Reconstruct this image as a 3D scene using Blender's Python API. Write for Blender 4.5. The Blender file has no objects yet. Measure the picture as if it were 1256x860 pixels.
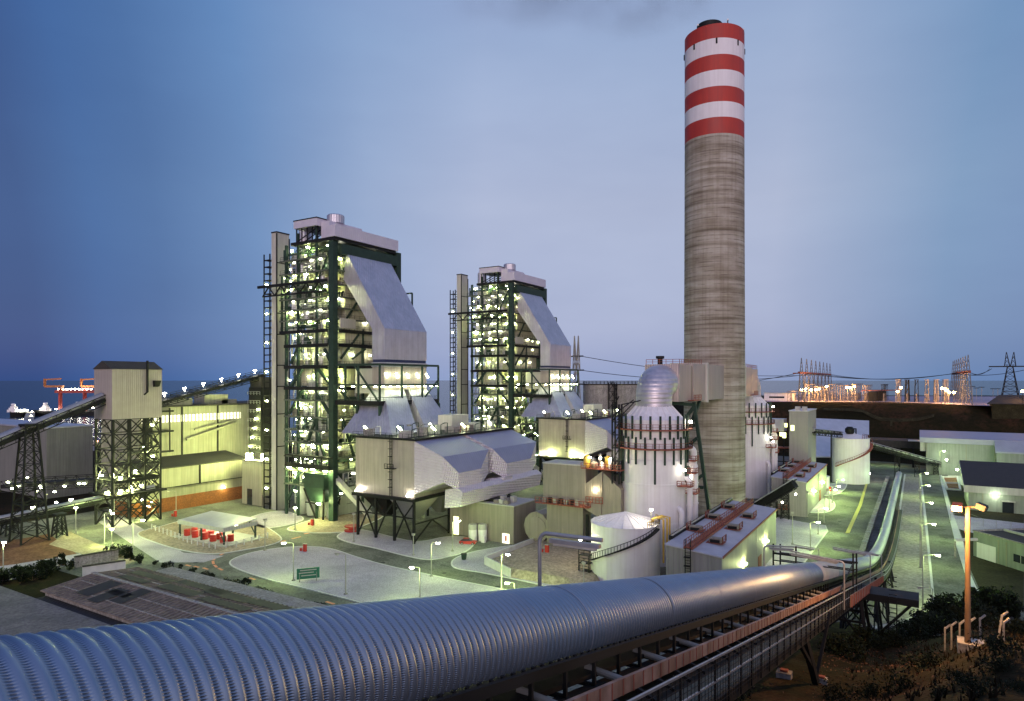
import bpy, math, random
from mathutils import Vector, Matrix, noise as mnoise
rng = random.Random(11)
S = bpy.context.scene
COL = S.collection
PI = math.pi
# ---------------------------------------------------------------- photograph geometry
F = 820.0; HZ = 466.0; CX = 628.0; H = 40.0
TH = math.atan2(502.0, 820.0)
CT, ST = math.cos(TH), math.sin(TH)
def toP(X, Y): return (CT*X - ST*Y, ST*X + CT*Y)
def toV(x, y): return (CT*x + ST*y, -ST*x + CT*y)
def W(u, v, Y):
    X = (u-CX)/F*Y; x, y = toP(X, Y)
    return Vector((x, y, H + (HZ-v)/F*Y))
def G(u, v, z=0.0):
    return W(u, v, F*(H-z)/(v-HZ))
def solve(X, Y, dx, dy, u):
    r = (u-CX)/F
    return (r*Y-X)/(dx-r*dy)
def corner(u, vb, uL, uR, vt, z0=0.0, Y=None):
    """box with its near vertical edge at pixel u: returns x0,x1,y0,y1,ztop"""
    if Y is None: Y = F*(H-z0)/(vb-HZ)
    X = (u-CX)/F*Y
    sl = solve(X, Y, -CT, ST, uL); sr = solve(X, Y, ST, CT, uR)
    x, y = toP(X, Y)
    return x-sl, x, y, y+sr, H+(HZ-vt)/F*Y
def zat(v, x, y): return H + (HZ-v)/F*toV(x, y)[1]

# ---------------------------------------------------------------- mesh builder
class MB:
    def __init__(self): self.v = []; self.f = []; self.m = []; self.cur = 0; self.uv = None
    def add(self, vs, fs):
        n = len(self.v); self.v += [tuple(p) for p in vs]
        for f in fs: self.f.append(tuple(i+n for i in f)); self.m.append(self.cur)
        return self
    def box(self, x0, x1, y0, y1, z0, z1):
        return self.hexa([(x0,y0,z0),(x1,y0,z0),(x1,y1,z0),(x0,y1,z0),(x0,y0,z1),(x1,y0,z1),(x1,y1,z1),(x0,y1,z1)])
    def cbox(self, x, y, z, w, d, h): return self.box(x-w/2, x+w/2, y-d/2, y+d/2, z, z+h)
    def hexa(self, p):
        return self.add(p, [(3,2,1,0),(4,5,6,7),(0,1,5,4),(1,2,6,5),(2,3,7,6),(3,0,4,7)])
    def bar(self, p, q, w, h=None):
        h = h or w; p = Vector(p); q = Vector(q); d = (q-p)
        if d.length < 1e-6: return self
        d.normalize(); up = Vector((0,0,1)) if abs(d.z) < .95 else Vector((0,1,0))
        s = d.cross(up).normalized()*w/2; t = s.cross(d).normalized()*h/2
        return self.hexa([p-s-t, p+s-t, q+s-t, q-s-t, p-s+t, p+s+t, q+s+t, q-s+t])
    def tube(self, p, q, r, n=8, r2=None):
        return self.path([p, q], r, n, r2)
    def path(self, pts, r, n=8, r2=None, cap=True):
        pts = [Vector(p) for p in pts]; vs = []; N = len(pts); last = None
        for i, p in enumerate(pts):
            d = (pts[min(i+1, N-1)]-pts[max(i-1, 0)]).normalized()
            if last is None:
                up = Vector((0,0,1)) if abs(d.z) < .9 else Vector((0,1,0))
                s = d.cross(up).normalized()
            else:
                s = (last - d*last.dot(d)).normalized()
            last = s; t = d.cross(s)
            rr = r if r2 is None else r+(r2-r)*i/(N-1)
            for k in range(n):
                a = 2*PI*k/n; vs.append(p + s*math.cos(a)*rr + t*math.sin(a)*rr)
        fs = []
        for i in range(N-1):
            for k in range(n):
                a = i*n+k; b = i*n+(k+1) % n; fs.append((a, b, b+n, a+n))
        if cap: fs += [tuple(range(n))[::-1], tuple(range((N-1)*n, N*n))]
        return self.add(vs, fs)
    def lathe(self, cx, cy, prof, n=48, cap=True, mats=None):
        vs = []; N = len(prof)
        for r, z in prof:
            for k in range(n):
                a = 2*PI*k/n; vs.append((cx+r*math.cos(a), cy+r*math.sin(a), z))
        base = len(self.v); self.v += vs
        for i in range(N-1):
            for k in range(n):
                a = base+i*n+k; b = base+i*n+(k+1) % n
                self.f.append((a, b, b+n, a+n)); self.m.append(mats[i] if mats else self.cur)
        if cap:
            self.f.append(tuple(range(base, base+n))[::-1]); self.m.append(mats[0] if mats else self.cur)
            self.f.append(tuple(range(base+(N-1)*n, base+N*n))); self.m.append(mats[-1] if mats else self.cur)
        return self
    def prism(self, pts, z0, z1):
        n = len(pts); a = sum(pts[i][0]*pts[(i+1) % n][1]-pts[(i+1) % n][0]*pts[i][1] for i in range(n))
        if a < 0: pts = pts[::-1]
        vs = [(p[0], p[1], z0) for p in pts]+[(p[0], p[1], z1) for p in pts]
        return self.add(vs, [tuple(range(n))[::-1], tuple(range(n, 2*n))]+[(i, (i+1) % n, n+(i+1) % n, n+i) for i in range(n)])
    def loft(self, secs):
        n = len(secs[0]); vs = [p for s in secs for p in s]; fs = [tuple(range(n))[::-1], tuple(range((len(secs)-1)*n, len(secs)*n))]
        for i in range(len(secs)-1):
            for k in range(n): fs.append((i*n+k, i*n+(k+1) % n, (i+1)*n+(k+1) % n, (i+1)*n+k))
        return self.add(vs, fs)
    def lattice(self, p, q, w0, w1, n, c=.25, b=.12, ring=True):
        """four-chord braced mast from p to q (square w0 -> w1)"""
        p = Vector(p); q = Vector(q)
        def pt(i, k):
            t = i/n; w = (w0+(w1-w0)*t)/2; s = [(-1,-1),(1,-1),(1,1),(-1,1)][k % 4]
            return p+(q-p)*t+Vector((s[0]*w, s[1]*w, 0))
        for k in range(4): self.bar(pt(0, k), pt(n, k), c)
        for i in range(n):
            for k in range(4):
                self.bar(pt(i, k), pt(i+1, k+1), b)
                if k % 2: self.bar(pt(i, k+1), pt(i+1, k), b)
                if ring: self.bar(pt(i+1, k), pt(i+1, k+1), b)
        return self
    def rail(self, pts, h=1.1, r=.05, step=2.0, mid=True):
        for a, b in zip(pts[:-1], pts[1:]):
            a = Vector(a); b = Vector(b); L = (b-a).length; n = max(1, round(L/step))
            self.bar(a+Vector((0,0,h)), b+Vector((0,0,h)), r*2)
            if mid: self.bar(a+Vector((0,0,h*.5)), b+Vector((0,0,h*.5)), r*1.5)
            for i in range(n+1):
                p = a+(b-a)*i/n; self.bar(p, p+Vector((0,0,h)), r*2)
        return self
    def build(self, name, mat, parent=None, smooth=False, root=None):
        me = bpy.data.meshes.new(name)
        o = bpy.data.objects.new(name, me); COL.objects.link(o)
        off = Vector((0,0,0)); p = parent
        while p is not None: off += p.location; p = p.parent
        me.from_pydata([(x-off.x, y-off.y, z-off.z) for x, y, z in self.v], [], self.f)
        for m in (mat if isinstance(mat, (list, tuple)) else [mat]): me.materials.append(m)
        if isinstance(mat, (list, tuple)): me.polygons.foreach_set('material_index', self.m)
        if self.uv:
            l = me.uv_layers.new(name='UVMap')
            for i, lp in enumerate(me.loops): l.data[i].uv = self.uv[lp.vertex_index]
        if smooth:
            me.polygons.foreach_set('use_smooth', [True]*len(me.polygons))
            try: me.set_sharp_from_angle(angle=math.radians(38))
            except Exception: pass
        me.update()
        if parent is not None: o.parent = parent
        return o
def tag(o, label=None, cat=None, group=None, kind=None):
    if label: o['label'] = label
    if cat: o['category'] = cat
    if group: o['group'] = group
    if kind: o['kind'] = kind
    return o
def thing(name, label, cat, loc=(0,0,0), group=None, rz=0):
    o = bpy.data.objects.new(name, None); COL.objects.link(o); o.location = loc; o.rotation_euler = (0,0,rz)
    o.empty_display_size = .5
    return tag(o, label, cat, group)
def copy_tree(o, loc=None, label=None, parent=None):
    c = o.copy(); COL.objects.link(c)
    if parent is not None: c.parent = parent
    if loc is not None: c.location = loc
    if label: c['label'] = label
    for ch in list(o.children): copy_tree(ch, parent=c)
    return c
def light(name, kind, loc, energy, color, parent=None, radius=.3, target=None, spot=None):
    L = bpy.data.lights.new(name, kind); L.energy = energy; L.color = color
    L.shadow_soft_size = radius
    o = bpy.data.objects.new(name, L); COL.objects.link(o)
    off = Vector((0,0,0)); p = parent
    while p is not None: off += p.location; p = p.parent
    o.location = Vector(loc)-off
    if kind == 'SPOT':
        L.spot_size = math.radians(spot or 120); L.spot_blend = .6
        if target is not None: o.rotation_euler = (Vector(target)-Vector(loc)).to_track_quat('-Z','Y').to_euler()
    if parent is not None: o.parent = parent
    return o

# ---------------------------------------------------------------- materials
def nodes(name):
    m = bpy.data.materials.new(name); m.use_nodes = True; nt = m.node_tree
    return m, nt, nt.nodes['Principled BSDF']
def N(nt, t, **kw):
    n = nt.nodes.new(t)
    for k, v in kw.items(): setattr(n, k, v)
    return n
def mathn(nt, op, a, b=None, c=None):
    n = N(nt, 'ShaderNodeMath', operation=op)
    for i, x in enumerate((a, b, c)):
        if x is None: continue
        if isinstance(x, (int, float)): n.inputs[i].default_value = x
        else: nt.links.new(x, n.inputs[i])
    return n.outputs[0]
def mixc(nt, fac, a, b):
    n = N(nt, 'ShaderNodeMix', data_type='RGBA')
    for s, x in ((0, fac), (6, a), (7, b)):
        if isinstance(x, (int, float)): n.inputs[s].default_value = x
        elif isinstance(x, tuple): n.inputs[s].default_value = (*x, 1) if len(x) == 3 else x
        else: nt.links.new(x, n.inputs[s])
    return n.outputs[2]
def noisen(nt, vec, scale, detail=4, rough=.6, stretch=None):
    if stretch:
        mp = N(nt, 'ShaderNodeMapping'); mp.inputs['Scale'].default_value = stretch; nt.links.new(vec, mp.inputs[0]); vec = mp.outputs[0]
    n = N(nt, 'ShaderNodeTexNoise'); n.inputs['Scale'].default_value = scale
    n.inputs['Detail'].default_value = detail; n.inputs['Roughness'].default_value = rough
    nt.links.new(vec, n.inputs['Vector']); return n.outputs['Fac']
def ramp(nt, fac, stops, interp='LINEAR'):
    r = N(nt, 'ShaderNodeValToRGB'); cr = r.color_ramp; cr.interpolation = interp
    while len(cr.elements) < len(stops): cr.elements.new(.5)
    for e, (p, c) in zip(cr.elements, stops): e.position = p; e.color = (*c, 1) if len(c) == 3 else c
    nt.links.new(fac, r.inputs[0]); return r.outputs[0]
def mat(name, col, rough=.75, metal=0.0, var=.2, scale=.6, ribs=0.0, ribd=.6, streak=.0, dirt=None, grain=0, axis='xy', patch=0.0, bumpn=0.0):
    """weathered surface: large blotches, vertical streaks, optional ribs (period in m) as bump"""
    m, nt, b = nodes(name)
    tc = N(nt, 'ShaderNodeTexCoord').outputs['Object']
    fac = noisen(nt, tc, scale, 5)
    fac = ramp(nt, fac, [(.3, (0,0,0)), (.7, (1,1,1))])
    lo = tuple(c*(1-var) for c in col); hi = tuple(min(1, c*(1+var)) for c in col)
    c = mixc(nt, fac, lo, hi)
    if streak:
        s = noisen(nt, tc, 1.0, 3, .5, (1.6, 1.6, .07)); s = ramp(nt, s, [(.42, (1,1,1)), (.62, (0,0,0))])
        c = mixc(nt, mathn(nt, 'MULTIPLY', mathn(nt, 'SUBTRACT', 1.0, s), streak), c, dirt or tuple(x*.45 for x in col))
    if patch:
        p1 = noisen(nt, tc, .16, 6, .62); p1 = ramp(nt, p1, [(.53, (0,0,0)), (.57, (1,1,1))])
        p2 = noisen(nt, tc, .9, 4, .6, (.35, 1.0, 1.0)); p2 = ramp(nt, p2, [(.55, (0,0,0)), (.66, (1,1,1))])
        c = mixc(nt, mathn(nt, 'MULTIPLY', mathn(nt, 'MAXIMUM', p1, mathn(nt, 'MULTIPLY', p2, .8)), patch), c, tuple(x*.5 for x in col))
    if grain:
        g = noisen(nt, tc, grain, 2, .7); g = ramp(nt, g, [(.35, (.7,.7,.7)), (.65, (1.22,1.22,1.22))])
        mm = N(nt, 'ShaderNodeMix', data_type='RGBA', blend_type='MULTIPLY'); mm.inputs[0].default_value = 1
        nt.links.new(c, mm.inputs[6]); nt.links.new(g, mm.inputs[7]); c = mm.outputs[2]
    nt.links.new(c, b.inputs['Base Color'])
    b.inputs['Metallic'].default_value = metal
    rr = mathn(nt, 'MULTIPLY_ADD', fac, .15, rough-.07); nt.links.new(rr, b.inputs['Roughness'])
    hgt = None
    if ribs:
        sp = N(nt, 'ShaderNodeSeparateXYZ'); nt.links.new(tc, sp.inputs[0])
        co = {'x': sp.outputs[0], 'y': sp.outputs[1], 'z': sp.outputs[2]}
        s = co[axis[0]] if len(axis) == 1 else mathn(nt, 'ADD', co[axis[0]], co[axis[1]])
        w = mathn(nt, 'SINE', mathn(nt, 'MULTIPLY', s, 2*PI/ribs))
        hgt = mathn(nt, 'SMOOTH_MIN', mathn(nt, 'MULTIPLY', w, 1.6), .8, .4)
    if bumpn:
        nn = noisen(nt, tc, bumpn, 3); hgt = nn if hgt is None else mathn(nt, 'ADD', hgt, mathn(nt, 'MULTIPLY', nn, .8))
    if hgt is not None:
        bp = N(nt, 'ShaderNodeBump'); bp.inputs['Strength'].default_value = ribd; bp.inputs['Distance'].default_value = .05
        nt.links.new(hgt, bp.inputs['Height']); nt.links.new(bp.outputs[0], b.inputs['Normal'])
    return m
def emit(name, col, strength):
    m, nt, b = nodes(name); b.inputs['Base Color'].default_value = (.8,.8,.8,1)
    b.inputs['Emission Color'].default_value = (*col, 1); b.inputs['Emission Strength'].default_value = strength
    return m
GREENW = (.90, 1.0, .36); WARM = (1.0, .50, .16); WHITE = (1.0, .95, .74)
M = {}
M['green'] = mat('green_steel_paint', (.024, .048, .035), .55, var=.3)
M['black'] = mat('dark_steel', (.011, .012, .012), .6, var=.35)
M['rust'] = mat('red_lead_steel', (.26, .075, .045), .75, var=.35, scale=2)
M['rustplate'] = mat('weathered_rusty_plate', (.34, .21, .15), .7, var=.4, scale=1.5, streak=.6, dirt=(.16,.07,.03))
M['grating'] = mat('deck_grating', (.10, .115, .09), .8, var=.3, scale=3)
M['alu'] = mat('ribbed_aluminium_cladding', (.55, .54, .59), .42, .7, var=.12, scale=.3, ribs=.9, ribd=.55, streak=.18)
M['alulow'] = mat('dull_aluminium_cladding', (.46, .40, .37), .42, .45, var=.1, scale=.3, ribs=.55, ribd=.35, streak=.25)
M['roofalu'] = mat('aluminium_sheet_roof', (.6, .6, .64), .45, .6, var=.1, scale=.4, ribs=.9, ribd=.3, axis='y')
M['bluegrey'] = mat('blue_grey_roof_sheet', (.33,.34,.42), .55, .1, var=.08, scale=.3, ribs=1.0, ribd=.25)
M['gantry'] = mat('weathered_gantry_steel', (.16,.155,.15), .7, .1, var=.3, scale=1)
M['fascia'] = mat('lilac_fascia_sheet', (.62, .59, .66), .5, .2, var=.06, scale=.4, ribs=.8, ribd=.2)
M['panel'] = mat('pale_wall_cladding', (.50, .49, .43), .6, 0, var=.08, scale=.3, ribs=.6, ribd=.35, streak=.22)
M['olive'] = mat('stone_grey_cladding', (.33, .32, .24), .65, 0, var=.1, scale=.3, ribs=.6, ribd=.35, streak=.35)
M['greyclad'] = mat('grey_cladding', (.33, .325, .29), .6, 0, var=.08, scale=.25, ribs=.5, ribd=.4, streak=.3)
M['brownclad'] = mat('taupe_cladding', (.30, .27, .215), .55, .15, var=.1, scale=.3, ribs=.45, ribd=.35, streak=.3)
M['darkroof'] = mat('dark_roof_sheet', (.05, .047, .043), .8, 0, var=.25, scale=.7, ribs=.8, ribd=.3)
M['white'] = mat('white_tank_paint', (.82, .80, .79), .45, 0, var=.05, scale=.4, streak=.22, dirt=(.55,.5,.45))
M['orange'] = mat('orange_painted_blockwork', (.24, .08, .026), .8, 0, var=.15, scale=.8, grain=3)
M['palegreen'] = mat('pale_painted_wall', (.48, .50, .42), .75, 0, var=.1, scale=.4, ribs=.7, ribd=.25, streak=.2)
M['conc'] = mat('weathered_concrete', (.36, .34, .30), .85, 0, var=.2, scale=.5, streak=.35, grain=2.5)
M['storewall'] = mat('grey_green_store_wall', (.27, .30, .25), .75, 0, var=.1, scale=.3, ribs=.7, ribd=.3, streak=.3)
M['hoodfar'] = mat('dull_galvanised_hood', (.40, .44, .50), .55, .6, var=.12, scale=.4, ribs=.38, ribd=.35, axis='y')
M['gravel'] = mat('pale_gravel', (.47, .425, .485), .95, 0, patch=.2, var=.14, scale=.10, grain=5, bumpn=6.0, ribd=.2)
M['paving'] = mat('grey_paving', (.34, .31, .27), .9, 0, var=.15, scale=.2, grain=1.2, ribs=5.5, ribd=.25, axis='y')
M['kerb'] = mat('kerb_concrete', (.62, .61, .58), .85, 0, var=.12, scale=.8)
M['asphalt'] = mat('worn_asphalt', (.175, .178, .15), .85, 0, var=.38, scale=.07, patch=.6, grain=2.2, bumpn=3, ribd=.2)
M['dirt'] = mat('red_dirt', (.21, .105, .06), .95, 0, var=.35, scale=.25, grain=1.5, bumpn=1.2, ribd=.6)
M['sand'] = mat('sandy_hardstanding', (.40, .33, .24), .95, 0, patch=.35, var=.25, scale=.15, grain=1.6)
M['drygrass'] = mat('dry_grass_ground', (.04, .036, .018), .95, 0, var=.4, scale=.3, grain=2)
M['red'] = mat('red_paint', (.45, .03, .02), .45, var=.15)
M['yellow'] = mat('yellow_pipe_paint', (.62, .42, .08), .5, var=.1)
M['wood'] = mat('timber', (.2, .12, .06), .85, var=.3)
M['galv'] = mat('galvanised_steel', (.42, .42, .41), .45, .7, var=.15, scale=3)
M['pole'] = mat('lamp_post_grey', (.34, .33, .29), .6, .1, var=.1)
M['dash'] = mat('orange_road_paint', (.85, .33, .16), .8, var=.15, scale=2)
M['wpaint'] = mat('white_road_paint', (.7, .7, .66), .8, var=.2, scale=2)
M['ypaint'] = mat('yellow_kerb_paint', (.62, .55, .16), .8, var=.2, scale=2)
M['leaf'] = mat('dark_foliage', (.014, .02, .009), .7, var=.5, scale=2)
M['drytuft'] = mat('dry_scrub', (.024, .018, .009), .9, var=.5, scale=1)
M['lampg'] = emit('green_white_lamp', GREENW, 330)
M['lampb'] = emit('fluorescent_lamp', (.92, 1.0, .58), 38)
M['lampw'] = emit('white_lamp', WHITE, 42)
M['lampo'] = emit('sodium_lamp', WARM, 160)
M['winlit'] = emit('lit_window_glass', (1.0, .93, .66), 1.0)
M['windark'] = mat('dark_window_glass', (.02, .025, .03), .15, var=.2)
M['winyel'] = emit('lit_yellow_window', (.95, 1.0, .35), 2.0)
M['signgreen'] = mat('green_sign_board', (.02, .16, .09), .5, var=.1)

# cladding embossed with rows of diamonds (catches light as scales)
def diamond():
    m, nt, b = nodes('diamond_embossed_cladding')
    tc = N(nt, 'ShaderNodeTexCoord').outputs['Object']
    sp = N(nt, 'ShaderNodeSeparateXYZ'); nt.links.new(tc, sp.inputs[0])
    h = mathn(nt, 'ADD', sp.outputs[0], sp.outputs[1])
    a = mathn(nt, 'SINE', mathn(nt, 'MULTIPLY', mathn(nt, 'ADD', h, mathn(nt, 'MULTIPLY', sp.outputs[2], .8)), 2*PI/1.5))
    c = mathn(nt, 'SINE', mathn(nt, 'MULTIPLY', mathn(nt, 'SUBTRACT', h, mathn(nt, 'MULTIPLY', sp.outputs[2], 1.7)), 2*PI/1.9))
    bp = N(nt, 'ShaderNodeBump'); bp.inputs['Strength'].default_value = .8; bp.inputs['Distance'].default_value = .16
    nt.links.new(mathn(nt, 'MULTIPLY', a, c), bp.inputs['Height']); nt.links.new(bp.outputs[0], b.inputs['Normal'])
    n = noisen(nt, tc, .5, 4); nt.links.new(mixc(nt, n, (.62,.56,.58), (.80,.75,.78)), b.inputs['Base Color'])
    b.inputs['Metallic'].default_value = .2; b.inputs['Roughness'].default_value = .4
    return m
M['diamond'] = diamond()
# slip-formed concrete with horizontal pour lines and stains
def shaft():
    m, nt, b = nodes('slipformed_concrete')
    tc = N(nt, 'ShaderNodeTexCoord').outputs['Object']
    a = noisen(nt, tc, 1.0, 5, .62, (.035, .035, .75))
    c2 = noisen(nt, tc, 1.0, 5, .6, (.11, .11, .16))
    sp = N(nt, 'ShaderNodeSeparateXYZ'); nt.links.new(tc, sp.inputs[0])
    pour = mathn(nt, 'POWER', mathn(nt, 'ABSOLUTE', mathn(nt, 'SINE', mathn(nt, 'MULTIPLY', sp.outputs[2], PI/1.25))), 14.0)
    pw = mathn(nt, 'MULTIPLY', mathn(nt, 'SUBTRACT', 1.0, pour), 1.0)
    col = ramp(nt, a, [(.28, (.17,.145,.11)), (.42, (.30,.27,.215)), (.56, (.40,.37,.31)), (.72, (.47,.445,.39))])
    blot = ramp(nt, c2, [(.36, (.66,.62,.56)), (.55, (1,1,1))])
    mm = N(nt, 'ShaderNodeMix', data_type='RGBA', blend_type='MULTIPLY'); mm.inputs[0].default_value = .85
    nt.links.new(col, mm.inputs[6]); nt.links.new(blot, mm.inputs[7])
    st = noisen(nt, tc, 1.0, 4, .6, (1.3, 1.3, .035)); st = ramp(nt, st, [(.46, (1,1,1)), (.62, (.62,.57,.5))])
    m2 = N(nt, 'ShaderNodeMix', data_type='RGBA', blend_type='MULTIPLY'); m2.inputs[0].default_value = .4
    nt.links.new(mm.outputs[2], m2.inputs[6]); nt.links.new(st, m2.inputs[7])
    ln = noisen(nt, tc, 1.0, 3, .6, (.25,.25,.8)); lnf = mathn(nt, 'MULTIPLY', mathn(nt, 'MULTIPLY', pour, .75), ramp(nt, ln, [(.42,(0,0,0)),(.6,(1,1,1))]))
    nt.links.new(mixc(nt, lnf, m2.outputs[2], (.12,.095,.07)), b.inputs['Base Color'])
    b.inputs['Roughness'].default_value = .9
    bp = N(nt, 'ShaderNodeBump'); bp.inputs['Strength'].default_value = .5; bp.inputs['Distance'].default_value = .12
    nt.links.new(mathn(nt, 'SUBTRACT', a, mathn(nt, 'MULTIPLY', pour, .5)), bp.inputs['Height']); nt.links.new(bp.outputs[0], b.inputs['Normal'])
    return m
M['shaft'] = shaft()
M['bandred'] = mat('chimney_red_paint', (.40, .035, .022), .6, var=.16, scale=.12, streak=.35, dirt=(.27,.03,.022))
M['bandwhite'] = mat('chimney_white_paint', (.74, .72, .74), .6, var=.07, scale=.12, streak=.3, dirt=(.58,.56,.57))
# corrugated conveyor hood with cross crimps; uv = (metres along, metres round)
def hood():
    m, nt, b = nodes('crimped_galvanised_hood')
    uv = N(nt, 'ShaderNodeTexCoord').outputs['UV']
    sp = N(nt, 'ShaderNodeSeparateXYZ'); nt.links.new(uv, sp.inputs[0])
    ph = mathn(nt, 'MULTIPLY', sp.outputs[0], 2*PI/.19)
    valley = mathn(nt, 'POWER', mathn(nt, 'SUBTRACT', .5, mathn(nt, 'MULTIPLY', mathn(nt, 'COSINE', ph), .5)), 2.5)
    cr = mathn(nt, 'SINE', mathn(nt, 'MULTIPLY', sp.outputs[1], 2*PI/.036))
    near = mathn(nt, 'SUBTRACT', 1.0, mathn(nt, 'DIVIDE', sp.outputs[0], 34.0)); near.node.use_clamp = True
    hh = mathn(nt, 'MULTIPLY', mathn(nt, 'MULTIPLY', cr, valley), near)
    bp = N(nt, 'ShaderNodeBump'); bp.inputs['Strength'].default_value = .9; bp.inputs['Distance'].default_value = .007
    nt.links.new(hh, bp.inputs['Height']); nt.links.new(bp.outputs[0], b.inputs['Normal'])
    tc = N(nt, 'ShaderNodeTexCoord').outputs['Object']
    n = noisen(nt, tc, .8, 5); sh = N(nt, 'ShaderNodeTexWhiteNoise', noise_dimensions='1D')
    nt.links.new(mathn(nt, 'FLOOR', mathn(nt, 'DIVIDE', sp.outputs[0], 3.04)), sh.inputs['W'])
    base = mixc(nt, n, (.20,.28,.37), (.33,.41,.50))
    base2 = mixc(nt, mathn(nt, 'MULTIPLY', sh.outputs[0], .35), base, (.33,.34,.38))
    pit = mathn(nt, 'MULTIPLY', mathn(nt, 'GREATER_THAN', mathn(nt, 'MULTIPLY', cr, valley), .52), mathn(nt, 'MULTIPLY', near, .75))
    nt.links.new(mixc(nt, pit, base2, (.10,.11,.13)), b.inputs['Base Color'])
    b.inputs['Metallic'].default_value = .85; b.inputs['Roughness'].default_value = .42
    return m
M['hood'] = hood()

for k in ('drygrass', 'leaf', 'drytuft', 'dirt', 'sand', 'gravel', 'asphalt', 'paving', 'conc'):
    M[k].node_tree.nodes['Principled BSDF'].inputs['Specular IOR Level'].default_value = .12
for k in ('black', 'green', 'darkroof', 'grating'):
    M[k].node_tree.nodes['Principled BSDF'].inputs['Specular IOR Level'].default_value = .25
# ---------------------------------------------------------------- camera, sky, sun
cam = bpy.data.cameras.new('camera'); cam.lens = F/1256*36; cam.sensor_width = 36; cam.shift_y = (HZ-430)/1256
cam.clip_start = .2; cam.clip_end = 60000
co = bpy.data.objects.new('camera', cam); COL.objects.link(co); co.location = (0, 0, H); co.rotation_euler = (PI/2, 0, TH)
S.camera = co
S.view_settings.view_transform = 'Standard'; S.view_settings.look = 'None'; S.view_settings.exposure = 0.7; S.view_settings.gamma = 1
S.cycles.use_denoising = True; S.cycles.max_bounces = 6; S.cycles.diffuse_bounces = 3; S.cycles.glossy_bounces = 3
S.cycles.sample_clamp_indirect = 4; S.cycles.use_light_tree = True
wd = bpy.data.worlds.new('World'); S.world = wd; wd.use_nodes = True
nt = wd.node_tree; bg = nt.nodes['Background']
tc = N(nt, 'ShaderNodeTexCoord').outputs['Generated']
def dotn(v):
    n = N(nt, 'ShaderNodeVectorMath', operation='DOT_PRODUCT'); nt.links.new(tc, n.inputs[0]); n.inputs[1].default_value = v
    return n.outputs['Value']
elev = dotn((0, 0, 1)); side = dotn((CT, ST, 0)); fwd = dotn((-ST, CT, 0))
# colour by elevation above the sea: mauve haze, pale blue, deeper blue overhead
front = ramp(nt, elev, [(0.0, (.188,.235,.37)), (.08, (.238,.275,.40)), (.25, (.26,.297,.407)), (.45, (.20,.261,.39)), (.65, (.14,.19,.345)), (1.0, (.125,.165,.335))])
back = ramp(nt, elev, [(0.0, (.56,.44,.49)), (.15, (.50,.42,.49)), (.4, (.29,.30,.43)), (1.0, (.125,.165,.335))])
fb = ramp(nt, mathn(nt, 'MULTIPLY_ADD', mathn(nt, 'ADD', fwd, mathn(nt, 'MULTIPLY', side, -.35)), .5, .5), [(.12, (0,0,0)), (.6, (1,1,1))])
dim = ramp(nt, mathn(nt, 'MULTIPLY_ADD', side, .5, .5), [(0, (.12,.2,.40)), (.21, (.115,.21,.40)), (.24, (.155,.31,.54)), (.27, (.2,.36,.57)), (.325, (.37,.57,.76)), (.40, (.76,.86,.93)), (.48, (1.0,1.0,1.0)), (.68, (.97,.97,.96)), (.77, (.5,.68,.78)), (.85, (.42,.56,.72)), (1, (.6,.66,.75))])
mm = N(nt, 'ShaderNodeMix', data_type='RGBA', blend_type='MULTIPLY'); mm.inputs[0].default_value = 1.0
nt.links.new(front, mm.inputs[6]); nt.links.new(dim, mm.inputs[7]); skyc = mixc(nt, fb, back, mm.outputs[2])
# soft uneven cloud veil
cl = noisen(nt, tc, 2.2, 4, .55, (1, 1, 3.0)); cl = ramp(nt, cl, [(.35, (.93,.93,.96)), (.68, (1.05,1.04,1.04))])
m3 = N(nt, 'ShaderNodeMix', data_type='RGBA', blend_type='MULTIPLY'); m3.inputs[0].default_value = 1.0
nt.links.new(skyc, m3.inputs[6]); nt.links.new(cl, m3.inputs[7])
sky = N(nt, 'ShaderNodeTexSky', sky_type='NISHITA'); sky.sun_disc = False; sky.sun_elevation = math.radians(1.5)
SUN_AZ = math.radians(-66.0)
sky.sun_rotation = PI/2-SUN_AZ
a4 = N(nt, 'ShaderNodeMix', data_type='RGBA', blend_type='ADD'); a4.inputs[0].default_value = .01
nt.links.new(m3.outputs[2], a4.inputs[6]); nt.links.new(sky.outputs[0], a4.inputs[7])
nt.links.new(a4.outputs[2], bg.inputs[0]); bg.inputs[1].default_value = 1.0
sl = bpy.data.lights.new('dusk_glow_sun', 'SUN'); sl.energy = .75; sl.angle = math.radians(25); sl.color = (1.0, .80, .82)
so = bpy.data.objects.new('dusk_glow_sun', sl); COL.objects.link(so)
dsun = Vector((math.cos(SUN_AZ), math.sin(SUN_AZ), .16)).normalized()
so.rotation_euler = dsun.to_track_quat('Z','Y').to_euler(); so.location = (60, -60, 120)

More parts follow.
